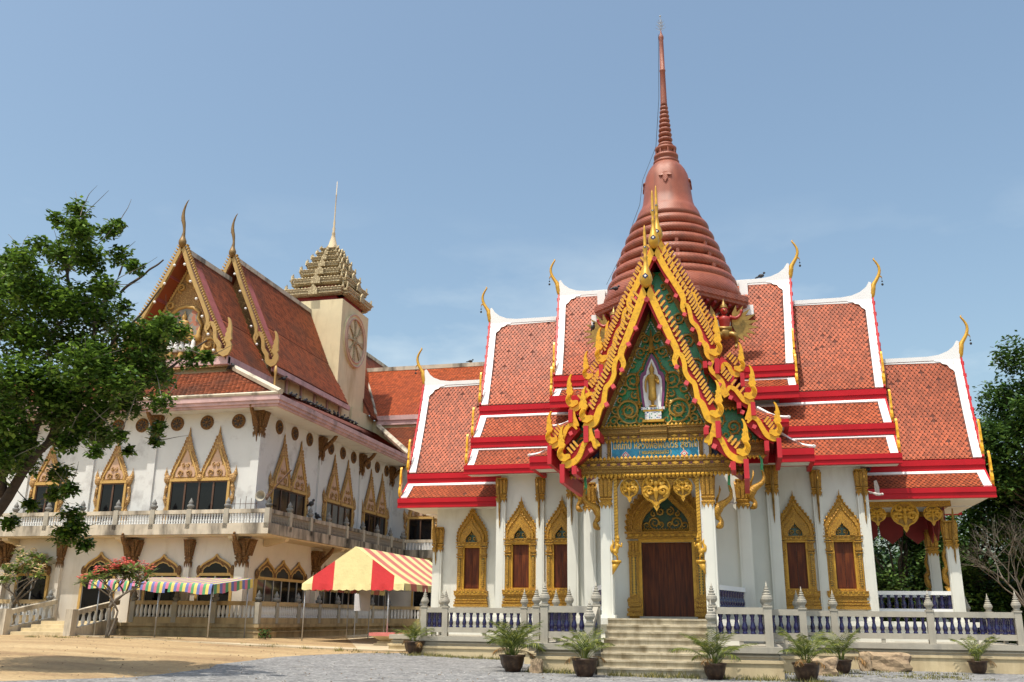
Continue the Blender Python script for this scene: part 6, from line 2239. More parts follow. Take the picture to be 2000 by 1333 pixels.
for r in (1.73, 1.46):
    wr.tube([(TX + 2.28, -(TY + .05) + r * cos(2 * pi * i / 40), 19.95 + 1.06 * r * sin(2 * pi * i / 40)) for i in range(42)], .05, 5)
part('wheel_rim', wr, mat('pink_rim', (.55, .33, .27), .7, .1, 3, 20, .1), tower)
# ================================================================== tent
tent = thing('market_tent', 'striped red and yellow canvas tent with scalloped valance between the two temple buildings', 'tent', V(-14.2, 1.5, .6))
xl, xr, xa, ze, za, d0, d1 = -16.6, -11.8, -14.17, 2.98, 4.56, 1.5, -8.5
bounds = [0, .10, .31, .68, .90, 1.0]
cols = ['tent_yellow', 'tent_red', 'tent_yellow', 'tent_red', 'tent_yellow']
def gz(x):
    return ze + (za - ze) * (1 - abs(x - xa) / ((xa - xl) if x < xa else (xr - xa)))
for i in range(5):
    a, b = xl + (xr - xl) * bounds[i], xl + (xr - xl) * bounds[i + 1]
    xs_ = [a] + ([xa] if a < xa < b else []) + [b]
    mb = MB()
    top = [(x, -d0, gz(x)) for x in xs_]
    bot = [(x, -d0 - .05, ze - .02) for x in xs_]
    k = len(xs_)
    mb.add(top + bot, [(j, j + 1, k + j + 1, k + j) for j in range(k - 1)])
    n_ = max(1, int((b - a) / .09))
    for j in range(n_):
        x0_, x1_ = a + (b - a) * j / n_, a + (b - a) * (j + 1) / n_
        def zb_(x):
            return 2.72 - .055 * abs(sin(pi * (x - xl) / .36))
        def yo(x):
            return -d0 - .06 - .02 * sin(x * 9)
        mb.add([(x0_, -d0 - .05, ze - .02), (x1_, -d0 - .05, ze - .02), (x1_, yo(x1_), zb_(x1_)), (x0_, yo(x0_), zb_(x0_))], [(0, 1, 2, 3)])
    part('canvas_stripe', mb, cols[i], tent, True)
n_ = 13
for sg in (-1, 1):
    xe = xl if sg < 0 else xr
    for j in range(n_):
        a, b = d0 + (d1 - d0) * j / n_, d0 + (d1 - d0) * (j + 1) / n_
        mb = MB()
        K = 5
        row = []
        for t in range(K + 1):
            u = t / K
            sagv = -.06 * sin(pi * u)
            row.append((xa + (xe - xa) * u, za + (ze - za) * u + sagv))
        vs_ = [(x, -a, z) for x, z in row] + [(x, -b, z) for x, z in row]
        mb.add(vs_, [(t, t + 1, K + 2 + t, K + 1 + t) for t in range(K)])
        m = 5
        for q in range(m):
            p0, p1 = a + (b - a) * q / m, a + (b - a) * (q + 1) / m
            f = lambda d: 2.72 - .055 * abs(sin(pi * d / .36))
            mb.add([(xe, -p0, ze), (xe, -p1, ze), (xe + sg * .03, -p1, f(p1)), (xe + sg * .03, -p0, f(p0))], [(0, 1, 2, 3)])
        part('canvas_stripe', mb, 'tent_yellow' if j % 2 == 0 else 'tent_redfade', tent, True)
for s, d in ((-16.5, 1.4), (-12.55, 1.4), (-16.5, -3.4), (-11.9, -3.4), (-16.5, -8.3), (-11.9, -8.3)):
    mb = MB()
    mb.tube([V(s, d, ground_h(s, d)), V(s, d, ze)], .03, 8)
    part('pole', mb, 'metal', tent, True)
mb = MB()
for a, b in (((xl + .1, d0), (xr - .1, d0)), ((xl + .1, d1), (xr - .1, d1)), ((xl + .1, d0), (xl + .1, d1)), ((xr - .1, d0), (xr - .1, d1))):
    mb.tube([V(a[0], a[1] - .02, ze - .05), V(b[0], b[1] - .02, ze - .05)], .02, 6)
part('roof_frame', mb, 'metal', tent, True)

# white board standing under the tent
sb = thing('sign_board', 'blank white board standing in the shade under the striped tent', 'sign', V(-16.3, -5, .6))
mb = MB()
mb.bx(-16.85, -16.0, -5.0, -4.96, 1.85, 2.95)
mb.bx(-16.92, -15.93, -5.01, -4.95, 2.85, 2.98)
part('board', mb, 'signwhite', sb)
mb = MB()
for s in (-16.8, -16.05):
    mb.tube([V(s, -5.05, .55), V(s, -5.05, 2.8)], .025, 6)
part('leg', mb, 'metal', sb)

# ================================================================== striped awning
aw = thing('striped_awning', 'low awning of pink, yellow, green and blue striped cloth on poles before the hall', 'awning', V(-22.5, 4, .6))
palette = [mat('pink_cloth', (.56, .16, .25), .8, .1, 2, 10, .3), mat('green_cloth', (.09, .30, .15), .8, .1, 2, 10, .3), mat('yellow_cloth', (.70, .54, .14), .8, .1, 2, 10, .3), mat('blue_cloth', (.14, .17, .40), .8, .1, 2, 10, .3)]
FLp, FRp, BRp, BLp = Vector(V(-26.0, 3.4, 3.02)), Vector(V(-19.45, 4.05, 2.82)), Vector(V(-18.95, 1.7, 3.16)), Vector(V(-25.6, .4, 3.3))
n_ = 44
for i in range(n_):
    a, b = i / n_, (i + 1) / n_
    mb = MB()
    sw = .05 * sin(a * 19)
    lift = .30 * (1 - a) * 0
    p0, p1 = FLp.lerp(FRp, a), FLp.lerp(FRp, b)
    q0, q1 = BLp.lerp(BRp, a), BLp.lerp(BRp, b)
    cut = .16 if 15 < i < 18 or 27 < i < 29 else .0
    rows = [(0, 0), (.08, .025), (.14, -.05), (.17, -.18), (.185, -.38 + sw + cut)]
    v0 = [q0] + [p0 + Vector((0, -y, z)) for y, z in rows]
    v1 = [q1] + [p1 + Vector((0, -y, z)) for y, z in rows]
    k = len(v0)
    mb.add(v0 + v1, [(j, j + 1, k + j + 1, k + j) for j in range(k - 1)])
    part('cloth_stripe', mb, palette[i % 4], aw, True)
for i in range(14):
    a, b = i / 14, (i + 1) / 14
    p0, p1 = FRp.lerp(BRp, a), FRp.lerp(BRp, b)
    mb = MB()
    mb.add([p0, p1, p1 + Vector((.03, 0, -.40 + .03 * sin(b * 20))), p0 + Vector((.03, 0, -.40 + .03 * sin(a * 20)))], [(0, 1, 2, 3)])
    part('cloth_stripe', mb, palette[(i + 1) % 4], aw)
for s, d, z in ((-19.6, 3.95, 2.8), (-25.6, 3.3, 3.0), (-22.3, 3.7, 2.9), (-19.1, 1.8, 3.1), (-25.4, .6, 3.2)):
    mb = MB()
    mb.tube([V(s + .04, d + .03, ground_h(s, d)), V(s, d, z)], .032, 8)
    part('pole', mb, 'metal', aw, True)

# ================================================================== potted palms
pt = MB()
pt.lathe([(.17, 0), (.20, .02), (.26, .14), (.295, .28), (.30, .36), (.335, .39), (.335, .43), (.29, .43), (.28, .37), (.02, .36)], n=24)
POT = pt.mesh('pot', 'pot', True)
so = MB()
so.lathe([(.275, .36), (.15, .385), (.01, .39)], n=14)
SOIL = so.mesh('soil', 'soil')
def frond_mesh(seed, L_=.95, arch=.55, n=17, droop=.35):
    random.seed(seed)
    mb = MB()
    c = []
    for i in range(n + 1):
        t = i / n
        c.append(Vector((L_ * (t * .30 + .42 * t * t), 0, L_ * (1.15 * t - arch * 1.25 * t * t))))
    mb.tube(c, [.010 * (1 - .8 * i / n) for i in range(n + 1)], 4)
    for i in range(4, n):
        t = i / n
        p = c[i]
        tg = (c[i + 1] - c[i - 1]).normalized()
        for sg in (-1, 1):
            ll = (.30 * sin(pi * min(1, .12 + t * .88)) + .06) * rnd(.85, 1.1)
            side = Vector((0, sg, 0))
            dirv = (side * .62 + tg * .85 + Vector((0, 0, -.10))).normalized()
            m_ = p + dirv * ll * .55 + Vector((0, 0, -.02))
            e = p + dirv * ll + Vector((0, 0, -droop * ll * rnd(.6, 1.3)))
            wv = tg.cross(dirv).cross(dirv).normalized() * .012
            mb.add([p - wv * .6, p + wv * .6, m_ + wv, e, m_ - wv], [(0, 1, 2, 3, 4)])
    return mb.mesh('frond', 'palm')
FR = [frond_mesh(10 + k, 1.0, .30 + .12 * (k % 3), 17, .3 + .1 * (k % 3)) for k in range(5)]
FRD = FR[2].copy()
FRD.materials[0] = M['deadpalm']
def potted(loc, label, n, size, seed, pots=1.0, stems=True):
    random.seed(seed)
    t = thing('potted_palm', label, 'potted plant', loc, 'potted palms in front of the terrace')
    b = Vector(loc)
    put('pot', POT, t, at=b, scale=pots, rz=rnd(0, 3))
    put('soil', SOIL, t, at=b, scale=pots)
    n = int(n * 1.5)
    for k in range(n):
        a = 2 * pi * k / n + rnd(-.35, .35)
        r = rnd(.0, .09)
        tilt = rnd(-.28, .42)
        s_ = size * rnd(.72, 1.08)
        put('frond', FR[k % 5], t, at=b + Vector((r * cos(a), r * sin(a), .37 * pots)), rot=(0, tilt, a), scale=(s_, s_, s_))
    for k in range(2):
        put('frond', FRD, t, at=b + Vector((0, 0, .37 * pots)), rot=(0, rnd(.5, .85), rnd(0, 6.28)), scale=size * rnd(.6, .85))
    if stems:
        mb = MB()
        for k in range(4):
            a = rnd(0, 6.28)
            mb.tube([(.03 * cos(a), .03 * sin(a), .35 * pots), (.08 * cos(a), .08 * sin(a), .35 * pots + .3 * size)], [.018, .011], 5)
        put('stem', mb.mesh('stem', 'palm'), t, at=b)
    return t
pl = [((-10.05, 5.15), 'potted palm left of the pair at the far left corner of the terrace', 8, .78, 1.0),
      ((-9.42, 5.3 + 1.3), 'potted palm right of the pair at the far left corner of the terrace', 11, .92, 1.08),
      ((-3.80, 14.35), 'wide spreading potted palm on the gravel left of the steps, largest of all', 15, 1.25, 1.04),
      ((-4.35, 12.6), 'dark potted palm half hidden behind the widest palm', 9, 1.0, .88),
      ((-1.62, 15.4), 'potted palm with drooping fronds at the left foot of the steps', 12, .98, 1.06),
      ((1.66, 14.75), 'bushy upright potted palm at the right foot of the steps', 13, 1.18, .94),
      ((3.95, 14.3), 'potted palm in the widest pot, first one right of the steps palm', 12, 1.12, 1.08),
      ((5.22, 9.6), 'potted palm beside the sandstone block right of the steps', 8, 1.15, .92),
      ((9.50, 7.1), 'small upright potted palm standing alone at the far right', 7, 1.1, .9)]
for i, ((s, d), lab, n, sz, ps) in enumerate(pl):
    potted(V(s, d, ground_h(s, d) + .005), lab, n, sz, 31 + i, ps)
random.seed(5)

# ================================================================== bench, rocks, loudspeaker, rack, bare bits
be = thing('stone_bench', 'pale cement pedestal bench with a faded pink top beside the tent', 'bench', V(-12.6, 1.2, .38))
mb = MB()
mb.bx(-13.0, -11.6, .3, 1.75, .3, .50, 0)
mb.bx(-12.9, -11.7, .4, 1.62, .50, .58, 0)
mb.prism([V(-12.75, 1.5, .58), V(-11.8, 1.5, .58), V(-11.5, 1.85, .80), V(-13.1, 1.85, .80)], (0, 1.0, 0), 0)
part('pedestal', mb, 'cream', be)
mb = MB()
mb.bx(-13.15, -11.4, .15, 1.95, .80, .93)
part('seat', mb, 'tent_redfade', be)
def rock(c, r, seed, label):
    random.seed(seed)
    bm = bmesh.new()
    bmesh.ops.create_icosphere(bm, subdivisions=3, radius=1)
    for v in bm.verts:
        k = 1 + .16 * sin(v.co.x * 4 + seed) * cos(v.co.y * 3.1) + .10 * sin(v.co.z * 7 + v.co.x * 5)
        q = [max(-.72, min(.72, x)) for x in v.co]
        v.co = Vector((q[0] * r[0] * k, q[1] * r[1] * k, q[2] * r[2] * k))
    me = bpy.data.meshes.new('rock')
    bm.to_mesh(me)
    bm.free()
    me.materials.append(M['rock'])
    o = put('rock', me, None, at=c)
    o['label'] = label
    o['category'] = 'rock'
rock(V(6.85, 7.25, .34), (.85, .4, .42), 3, 'long weathered sandstone block lying against the terrace wall')
rock(V(6.1, 7.5, .32), (.24, .22, .45), 9, 'small upright brown stone between the palm pot and the long block')
rock(V(4.6, 10.9, .3), (.5, .3, .36), 12, 'squared pale stone behind the first palm right of the steps')
rock(V(-3.1, 14.5, .3), (.22, .2, .3), 15, 'pale broken stone beside the widest potted palm')
random.seed(11)
ls = thing('loudspeaker', 'grey horn loudspeaker on a slanting pole at the balcony corner', 'loudspeaker', V(-18.75, 1.35, 6.3))
mb = MB()
mb.lathe([(.05, 0), (.06, .18), (.10, .32), (.22, .48), (.26, .52), (.26, .54), (.20, .48), (.08, .3), (.02, .2)], n=20)
mb.xf(lambda p: (p[0], -p[2], p[1]))
mb.xf(lambda p: (p[0] - 19.05, p[1] - 1.0, p[2] + 6.88))
part('horn', mb, 'stone', ls, True)
mb = MB()
mb.lathe([(.1, 0), (.12, .1), (.06, .3)], -19.05, -.8, 6.78, 10)
mb.tube([V(-18.72, 1.3, 5.9), V(-18.72, 1.3, 6.95), V(-18.35, 1.1, 7.55), V(-17.9, .9, 8.15)], .035, 6)
mb.tube([V(-18.72, 1.3, 6.85), V(-19.05, .95, 6.85)], .03, 6)
part('bracket', mb, 'brownframe', ls)
rk = MB()
for i in range(6):
    s = -20.9 + i * .28
    rk.tube([V(s, 1.0, 5.7), V(s, 1.0, 6.85 + .1 * (i % 2))], .014, 4)
for z in (6.3, 6.6):
    rk.tube([V(-20.95, 1.0, z), V(-19.45, 1.0, z)], .012, 4)
single('wire_rack', rk, 'brownframe', 'thin rusty wire rack standing on the balcony near the corner', 'rack')

# ================================================================== birds
bd_ = MB()
bd_.ball((0, 0, .10), (.065, .12, .075), 7)
bd_.ball((0, -.12, .19), (.04, .045, .045), 6)
bd_.tube([(0, .08, .09), (0, .24, .05)], [.045, .02], 5)
bd_.tube([(0, -.15, .19), (0, -.19, .18)], [.012, .004], 4)
bd_.tube([(-.02, 0, .05), (-.02, 0, 0)], .008, 4)
bd_.tube([(.02, 0, .05), (.02, 0, 0)], .008, 4)
BIRD = bd_.mesh('pigeon', 'bird', True)
def bird(s, d, h, lab, group=None, rz=None, sc_=1.2):
    o = put('pigeon', BIRD, None, at=V(s, d, h), rz=rnd(0, 6) if rz is None else rz, scale=sc_)
    o['label'] = lab
    o['category'] = 'bird'
    if group:
        o['group'] = group
bird(4.0, 0, 16.33, 'dark pigeon perched alone on the white ridge right of the spire', None, 1.2)
bird(-2.30, 8.75, 11.62, 'dark pigeon on the gilt naga tip left of the front gable', None, .4)
bird(-2.2, 2.9, 15.18, 'dark pigeon on the left edge of the spire cornice', None, 2)
bird(7.4, 2.3, 7.16, 'dark pigeon in the shade on the right lower roof', None, 1)
bird(-22.4, -.2, 13.55, 'dark pigeon at the left on the front skirt roof of the hall', None, 1)
bird(-21.9, .3, 13.5, 'dark pigeon beside the hip ridge of the hall', None, 4)
bird(-18.62, -2.9, 6.86, 'dark crow standing on a balcony post finial', None, 1, 1.7)
bird(-18.62, -3.7, 6.3, 'dark crow stooping on the balcony rail', None, 4, 1.7)
bird(-22.2, -5.6, 14.3, 'dark pigeon left of the yellow wall panels', None, 2, 1.3)
bird(-16.5, -23.3, 19.75, 'dark pigeon on the pale ridge of the orange roof', None, 2, 1.4)
for i in range(17):
    t = i / 16
    dd_ = -6.3 - 9.8 * t + rnd(-.15, .15)
    bird(-21.93 + (dd_ - .15) * .018, dd_, 13.37 + .55 * (.15 - dd_) / 19.55, 'dark pigeon in the long row perched below the yellow wall panels', 'pigeons in a row on the hall roof', None, 1.35)
fb_ = MB()
fb_.ball((0, 0, 0), (.06, .16, .06), 7, 0)
fb_.ball((0, -.17, .03), (.04, .05, .04), 6, 0)
fb_.prism([(-.03, .12, 0), (.03, .12, 0), (.07, .30, 0), (-.07, .30, 0)], (0, 0, .01), 0)
for q in (-1, 1):
    fb_.add([(q * .03, -.08, .03), (q * .22, -.10, .14), (q * .42, -.02, .27), (q * .38, .08, .24), (q * .2, .08, .12), (q * .03, .08, .03)], [(0, 1, 2, 3, 4, 5)], 0)
me = fb_.mesh('flying_pigeon', ['birdlight'])
o = put('flying_pigeon', me, None, at=V(7.05, 7.0, 5.75), rot=(.3, .55, 1.1))
o['label'] = 'pale pigeon flying with raised wings before the right lower roof'
o['category'] = 'bird'
o = put('flying_pigeon', me, None, at=V(2.27, 9.6, 5.22), rot=(.1, .1, 1.6), scale=.7)
o['label'] = 'small pigeon flying across the white wall right of the porch column'
o['category'] = 'bird'

# ================================================================== trees
def leaf_cloud(mb, c, r, n, size, flat=.8, out=True):
    """n small leaves in a ragged clump round c"""
    for _ in range(n):
        while True:
            p = Vector((rnd(-1, 1), rnd(-1, 1), rnd(-1, 1)))
            if p.length < 1:
                break
        p = p * (.35 + .65 * p.length)
        q = Vector(c) + Vector((p.x * r, p.y * r, p.z * r * flat))
        a, b = rnd(0, 2 * pi), rnd(-.9, .5)
        u = Vector((cos(a) * cos(b), sin(a) * cos(b), sin(b)))
        v = u.cross(Vector((rnd(-.4, .4), rnd(-.4, .4), 1))).normalized()
        s = size * rnd(.65, 1.25)
        mb.add([q, q + u * s * .5 + v * s * .30, q + u * s, q + u * s * .5 - v * s * .30], [(0, 1, 2, 3)])
def limb(mb, a, b, r0_, r1_, wob=.15, n=7, seg=7):
    a, b = Vector(a), Vector(b)
    L_ = (b - a).length
    c = []
    for i in range(n + 1):
        t = i / n
        k = sin(pi * t) * wob * L_ * .3
        c.append(a.lerp(b, t) + Vector((rnd(-1, 1), rnd(-1, 1), rnd(-.4, 1))) * k * .5)
    mb.tube(catmull(c, 3), [r0_ + (r1_ - r0_) * i / (3 * n) for i in range(3 * n + 1)], seg)
    return c

# big leafy tree at the left; its trunk stands just outside the picture
ltree = thing('shade_tree', 'leafy green tree with a leaning dark trunk at the left edge', 'tree', V(-17.2, 22.6, .4))
CL = [(-13.59,22.0,11.56,0.35,101), (-13.05,23.24,10.71,0.23,68), (-14.09,21.3,11.28,0.45,141), (-12.03,23.63,10.09,0.4,119), (-12.11,23.65,10.28,0.27,78), (-12.53,22.05,10.87,0.29,84), (-12.91,21.27,11.38,0.19,62), (-14.51,22.04,10.66,0.32,94), (-15.67,21.47,10.69,0.43,132), (-13.35,23.73,9.5,0.38,113), (-15.6,21.95,10.19,0.4,120), (-16.11,21.53,10.39,0.41,123), (-14.23,21.54,10.44,0.47,149), (-13.63,22.22,10.31,0.45,142), (-12.17,23.01,9.76,0.45,141), (-12.22,23.0,9.72,0.45,141), (-12.36,21.71,10.3,0.32,93), (-11.07,22.79,9.49,0.21,66), (-14.92,22.31,9.63,0.57,200), (-15.39,22.16,9.61,0.58,203), (-15.74,21.39,9.81,0.6,215), (-13.89,21.93,9.26,0.67,255), (-13.39,23.31,9.03,0.63,229), (-13.31,23.16,8.7,0.63,231), (-13.98,21.32,9.15,0.62,224), (-12.49,22.53,8.75,0.58,200), (-12.59,22.99,8.55,0.56,194), (-13.25,23.16,7.75,0.67,257), (-13.84,22.86,7.82,0.69,266), (-14.31,22.61,8.53,0.7,274), (-11.42,23.21,8.81,0.36,105), (-12.24,22.38,9.24,0.38,112), (-13.37,20.77,9.06,0.51,165), (-13.22,21.18,8.97,0.5,161), (-12.22,21.52,8.98,0.27,78), (-11.97,21.59,8.35,0.46,144), (-11.36,22.06,8.08,0.45,138), (-10.33,22.43,8.09,0.37,108), (-11.54,20.59,8.72,0.41,122), (-11.27,21.43,8.22,0.46,144), (-11.52,21.08,8.2,0.47,147), (-10.46,21.58,8.18,0.32,91), (-11.51,23.53,6.92,0.73,295), (-13.98,21.47,8.23,0.83,365), (-13.52,21.2,8.26,0.83,369), (-12.16,22.15,7.31,0.67,257), (-12.76,21.38,7.73,0.7,276), (-12.15,21.94,7.3,0.68,262), (-11.06,22.09,7.34,0.53,178), (-11.72,21.24,7.72,0.56,191), (-11.98,20.43,7.89,0.58,202), (-10.12,21.54,7.52,0.34,99), (-9.4,21.95,7.4,0.19,62), (-13.38,23.33,6.76,0.71,282), (-12.75,23.15,6.63,0.71,283), (-12.88,23.7,6.62,0.69,271), (-12.21,23.06,6.23,0.69,268), (-12.79,22.03,6.59,0.73,293), (-13.61,21.45,7.22,0.75,311), (-11.48,22.16,6.75,0.58,202), (-11.92,21.29,6.71,0.6,216), (-10.79,23.09,6.56,0.55,187), (-11.56,20.76,7.34,0.45,140), (-10.69,21.91,6.99,0.42,129), (-10.12,22.42,6.25,0.33,95), (-11.37,20.72,6.04,0.22,67), (-11.63,20.33,5.77,0.2,63), (-14.93,21.39,6.69,0.67,255), (-14.25,22.67,6.24,0.63,230), (-13.02,23.78,5.65,0.59,207), (-12.51,22.97,6.13,0.52,172), (-12.74,22.51,5.99,0.53,178), (-13.25,22.19,6.48,0.54,184), (-11.58,22.63,6.07,0.48,153), (-12.19,21.97,6.35,0.5,161), (-11.57,21.68,6.35,0.34,100), (-12.9,23.42,5.3,0.47,148), (-13.04,23.36,5.19,0.47,149), (-12.13,22.97,5.25,0.3,87), (-12.09,22.93,5.3,0.3,88), (-11.65,22.24,5.56,0.31,90), (-12.82,20.84,5.84,0.34,97), (-11.76,22.87,5.6,0.37,108), (-11.91,22.7,5.62,0.37,109), (-10.62,23.13,5.36,0.22,67), (-13.85,20.89,4.93,0.31,133), (-11.94,22.83,4.25,0.2,96), (-13.15,21.1,3.89,0.3,132), (-13.15,21.25,3.39,0.33,142), (-13.01,20.71,3.22,0.22,102), (-12.87,21.24,3.57,0.27,120), (-14.73,21.3,3.71,0.22,102), (-13.0,23.61,4.76,0.36,105), (-14.2,22.27,5.03,0.39,115), (-13.07,21.89,4.28,0.21,99), (-14.39,21.33,5.13,0.36,106), (-15.03,23.07,8.45,0.67,254), (-15.65,22.08,8.64,0.7,276), (-15.62,22.17,8.51,0.7,274), (-13.88,24.15,6.07,0.73,295), (-15.84,21.69,6.75,0.83,372), (-15.43,22.65,7.01,0.8,343), (-13.72,23.13,4.95,0.66,246), (-15.17,21.67,5.59,0.71,282), (-14.11,23.42,4.92,0.65,243), (-16.52,21.93,9.64,0.59,211), (-14.23,23.76,8.7,0.53,178), (-16.48,21.61,9.6,0.6,215), (-10.98,23.38,4.99,0.19,62), (-12.15,20.68,5.49,0.14,54), (-14.01,21.54,4.1,0.16,85)]
cr_ = MB()
for (s, d, h, r, n) in CL:
    leaf_cloud(cr_, V(s, d, h), r, int(n * 2.6), .15, .9)
part('crown', cr_, 'leaf', ltree)
tk = MB()
main = [V(-17.2, 22.6, .2), V(-16.2, 22.5, 1.6), V(-14.9, 22.25, 3.2), V(-14.31, 22.13, 3.95), V(-13.85, 22.0, 5.0), V(-13.3, 21.9, 5.6), V(-12.4, 21.65, 6.1), V(-11.6, 21.4, 7.0)]
tk.tube(catmull(main, 4), [.19 - .145 * i / 28 for i in range(29)], 9)
tk.tube(catmull([V(-15.6, 22.4, 2.4), V(-14.6, 22.5, 3.5), V(-14.05, 22.6, 4.5), V(-13.9, 22.9, 4.9)], 4), [.13, .13, .12, .11, .11, .10, .10, .09, .08, .07, .06, .05, .04], 7)
for a, b, r_ in ((V(-13.85, 22.0, 5.0), V(-13.6, 21.8, 9.6), .10), (V(-13.3, 21.9, 5.6), V(-12.6, 21.2, 10.5), .08), (V(-14.31, 22.1, 4.2), V(-15.2, 22.5, 9.0), .12), (V(-12.4, 21.65, 6.1), V(-10.2, 20.8, 8.2), .06), (V(-13.9, 22, 4.8), V(-16, 21, 8.2), .09), (V(-13.6, 21.9, 5.3), V(-11.0, 21.8, 9.3), .06), (V(-13.6, 21.8, 9.0), V(-13.7, 21.9, 11.7), .05), (V(-12.6, 21.2, 9.5), V(-11.6, 21, 10.4), .04)):
    limb(tk, a, b, r_, .02, .25, 6, 6)
part('trunk', tk, 'bark', ltree, True)
tg_ = MB()
for (s, d, h, r, n) in CL[::2]:
    for _ in range(2):
        limb(tg_, V(s, d, h), V(s + rnd(-.6, .8) * 1.4, d + rnd(-.5, .5), h + rnd(.1, .9)), .014, .004, .3, 3, 4)
part('twig', tg_, 'barkgrey', ltree)

# trees behind the temple on the right
def big_tree(name, base, clusters, leafm, label, size, n, trunk_top, group='trees behind the temple'):
    t = thing(name, label, 'tree', base, group)
    mb = MB()
    for (s, d, h, r) in clusters:
        leaf_cloud(mb, V(s, d, h), r, int(2.6 * n * r * r), size * .9, .85)
    part('crown', mb, leafm, t)
    tb_ = MB()
    limb(tb_, base, trunk_top, .32, .14, .1)
    for (s, d, h, r) in clusters[::2]:
        limb(tb_, trunk_top, V(s, d, h), .1, .02, .2)
    part('trunk', tb_, 'bark', t, True)
random.seed(21)
def blob(cs, cd, ch, rs, rd, rh, k, r0_, r1_):
    out = []
    for _ in range(k):
        a, b = rnd(0, 2 * pi), rnd(-1, 1)
        m_ = rnd(.55, 1.0)
        q = sqrt(1 - b * b)
        out.append((cs + rs * m_ * q * cos(a), cd + rd * m_ * q * sin(a), ch + rh * m_ * b, rnd(r0_, r1_)))
    return out
big_tree('leafy_tree', V(19.6, -19, .1), blob(19.9, -19.0, 11.3, 4.4, 4.0, 6.0, 84, 1.0, 2.0), 'leafdark', 'tall dense tree with dark leaves at the right edge behind the temple', .34, 105, V(19.6, -19, 7))
big_tree('leafy_tree', V(16.2, -24, .1), blob(16.6, -23, 6.0, 4.2, 3.0, 6.0, 70, 1.0, 1.9), 'leafdark', 'lower dark tree filling the gap beside the right porch column', .32, 110, V(16.2, -24, 4))
big_tree('leafy_tree', V(11.5, -21, .1), blob(11.0, -21, 4.6, 4.4, 2.6, 4.4, 66, 1.0, 1.8), 'leafmid', 'lighter green tree seen through the open right porch', .30, 115, V(11.5, -21, 3))
big_tree('leafy_tree', V(24.6, -15, .1), blob(24.2, -15, 5.2, 3.8, 3.2, 5.2, 46, 1.0, 1.8), 'leafdark', 'broad shrubby tree at the far right edge behind the balustrade', .32, 110, V(24.6, -15, 4))
# the wood closing the view farther back
random.seed(77)
wd_ = MB()
for i in range(400):
    s, d = rnd(4, 40), rnd(-42, -28)
    leaf_cloud(wd_, V(s, d, rnd(.4, 6.4)), rnd(1.3, 2.2), 170, .5, .85)
single('woodland', wd_, 'leafdark', kind='stuff')
random.seed(23)
# bare tree before them
bt = thing('bare_tree', 'leafless grey branching tree in front of the dark trees at the right edge', 'tree', V(15.7, -9.5, .06))
tb_ = MB()
def grow(a, dirv, L_, r, lev):
    b = a + dirv * L_
    limb(tb_, a, b, r * .8, r * .45, .22, 4, 5 if lev < 2 else 4)
    if lev >= 5:
        return
    for _ in range(3 if lev < 4 else 2):
        nd_ = (dirv + Vector((rnd(-.9, .75), rnd(-.7, .7), rnd(-.42, .62)))).normalized()
        grow(a.lerp(b, rnd(.6, 1.0)), nd_, L_ * rnd(.58, .84), r * .55, lev + 1)
grow(Vector(V(15.7, -9.5, .06)), Vector((-.12, 0, 1)), 2.9, .10, 0)
grow(Vector(V(15.5, -9.5, 2.2)), Vector((-.55, 0, .8)).normalized(), 1.9, .08, 1)
grow(Vector(V(15.5, -9.5, 2.5)), Vector((.35, 0, .9)).normalized(), 2.2, .07, 1)
part('branch', tb_, 'barkgrey', bt, True)

# frangipani trees by the hall
def frangipani(loc, label, h, spread, flower, seed, ntip=30):
    random.seed(seed)
    t = thing('frangipani_tree', label, 'tree', loc)
    b = Vector(loc)
    br_, lf, fl_ = MB(), MB(), MB()
    tips = []
    def fork(a, dirv, L_, r, lev):
        e = a + dirv * L_
        br_.tube(catmull([a, a.lerp(e, .5) + Vector((rnd(-.05, .05), rnd(-.05, .05), rnd(0, .06))), e], 3), [r, r * .97, r * .95, r * .9, r * .85, r * .8, r * .78], 6)
        if lev == 5 or (lev == 4 and rnd(0, 1) < .3):
            tips.append(e)
            return
        for k in range(2 if lev else 3):
            a_ = rnd(0, 2 * pi)
            n_ = (dirv * .8 + Vector((cos(a_) * spread, sin(a_) * spread, rnd(.05, .4)))).normalized()
            fork(e, n_, L_ * rnd(.62, .84), r * .72, lev + 1)
    fork(b, Vector((rnd(-.08, .08), 0, 1)).normalized(), h * .26, .075, 0)
    fork(b + Vector((.05, 0, 0)), Vector((.25, .05, 1)).normalized(), h * .24, .05, 1)
    for e in tips:
        for k in range(12):
            a = rnd(0, 2 * pi)
            el = rnd(-.35, .85)
            u = Vector((cos(a) * cos(el), sin(a) * cos(el), sin(el)))
            v = u.cross(Vector((0, 0, 1))).normalized()
            s = rnd(.26, .46)
            lf.add([e, e + u * s * .55 + v * .065, e + u * s + Vector((0, 0, -.03)), e + u * s * .55 - v * .065], [(0, 1, 2, 3)])
        if rnd(0, 1) < .5:
            for k in range(9):
                p = e + Vector((rnd(-.16, .16), rnd(-.16, .16), rnd(.10, .34)))
                for q in range(5):
                    a = q * 2 * pi / 5 + rnd(0, 1)
                    u = Vector((cos(a), sin(a) - .35, .5)).normalized()
                    v = u.cross(Vector((0, 0, 1))).normalized() * .035
                    fl_.add([p, p + u * .055 + v, p + u * .10, p + u * .055 - v], [(0, 1, 2, 3)])
    part('trunk', br_, 'barkgrey', t, True)
    part('crown', lf, 'plumleaf', t)
    part('flower', fl_, flower, t)
frangipani(V(-31.5, 1.6, .64), 'frangipani tree with cream flowers at the lower left', 5.2, 1.05, 'creamflower', 4)
frangipani(V(-22.7, 6.3, .62), 'frangipani tree with coral pink flowers by the awning', 4.6, .95, 'pinkflower', 13)
random.seed(3)

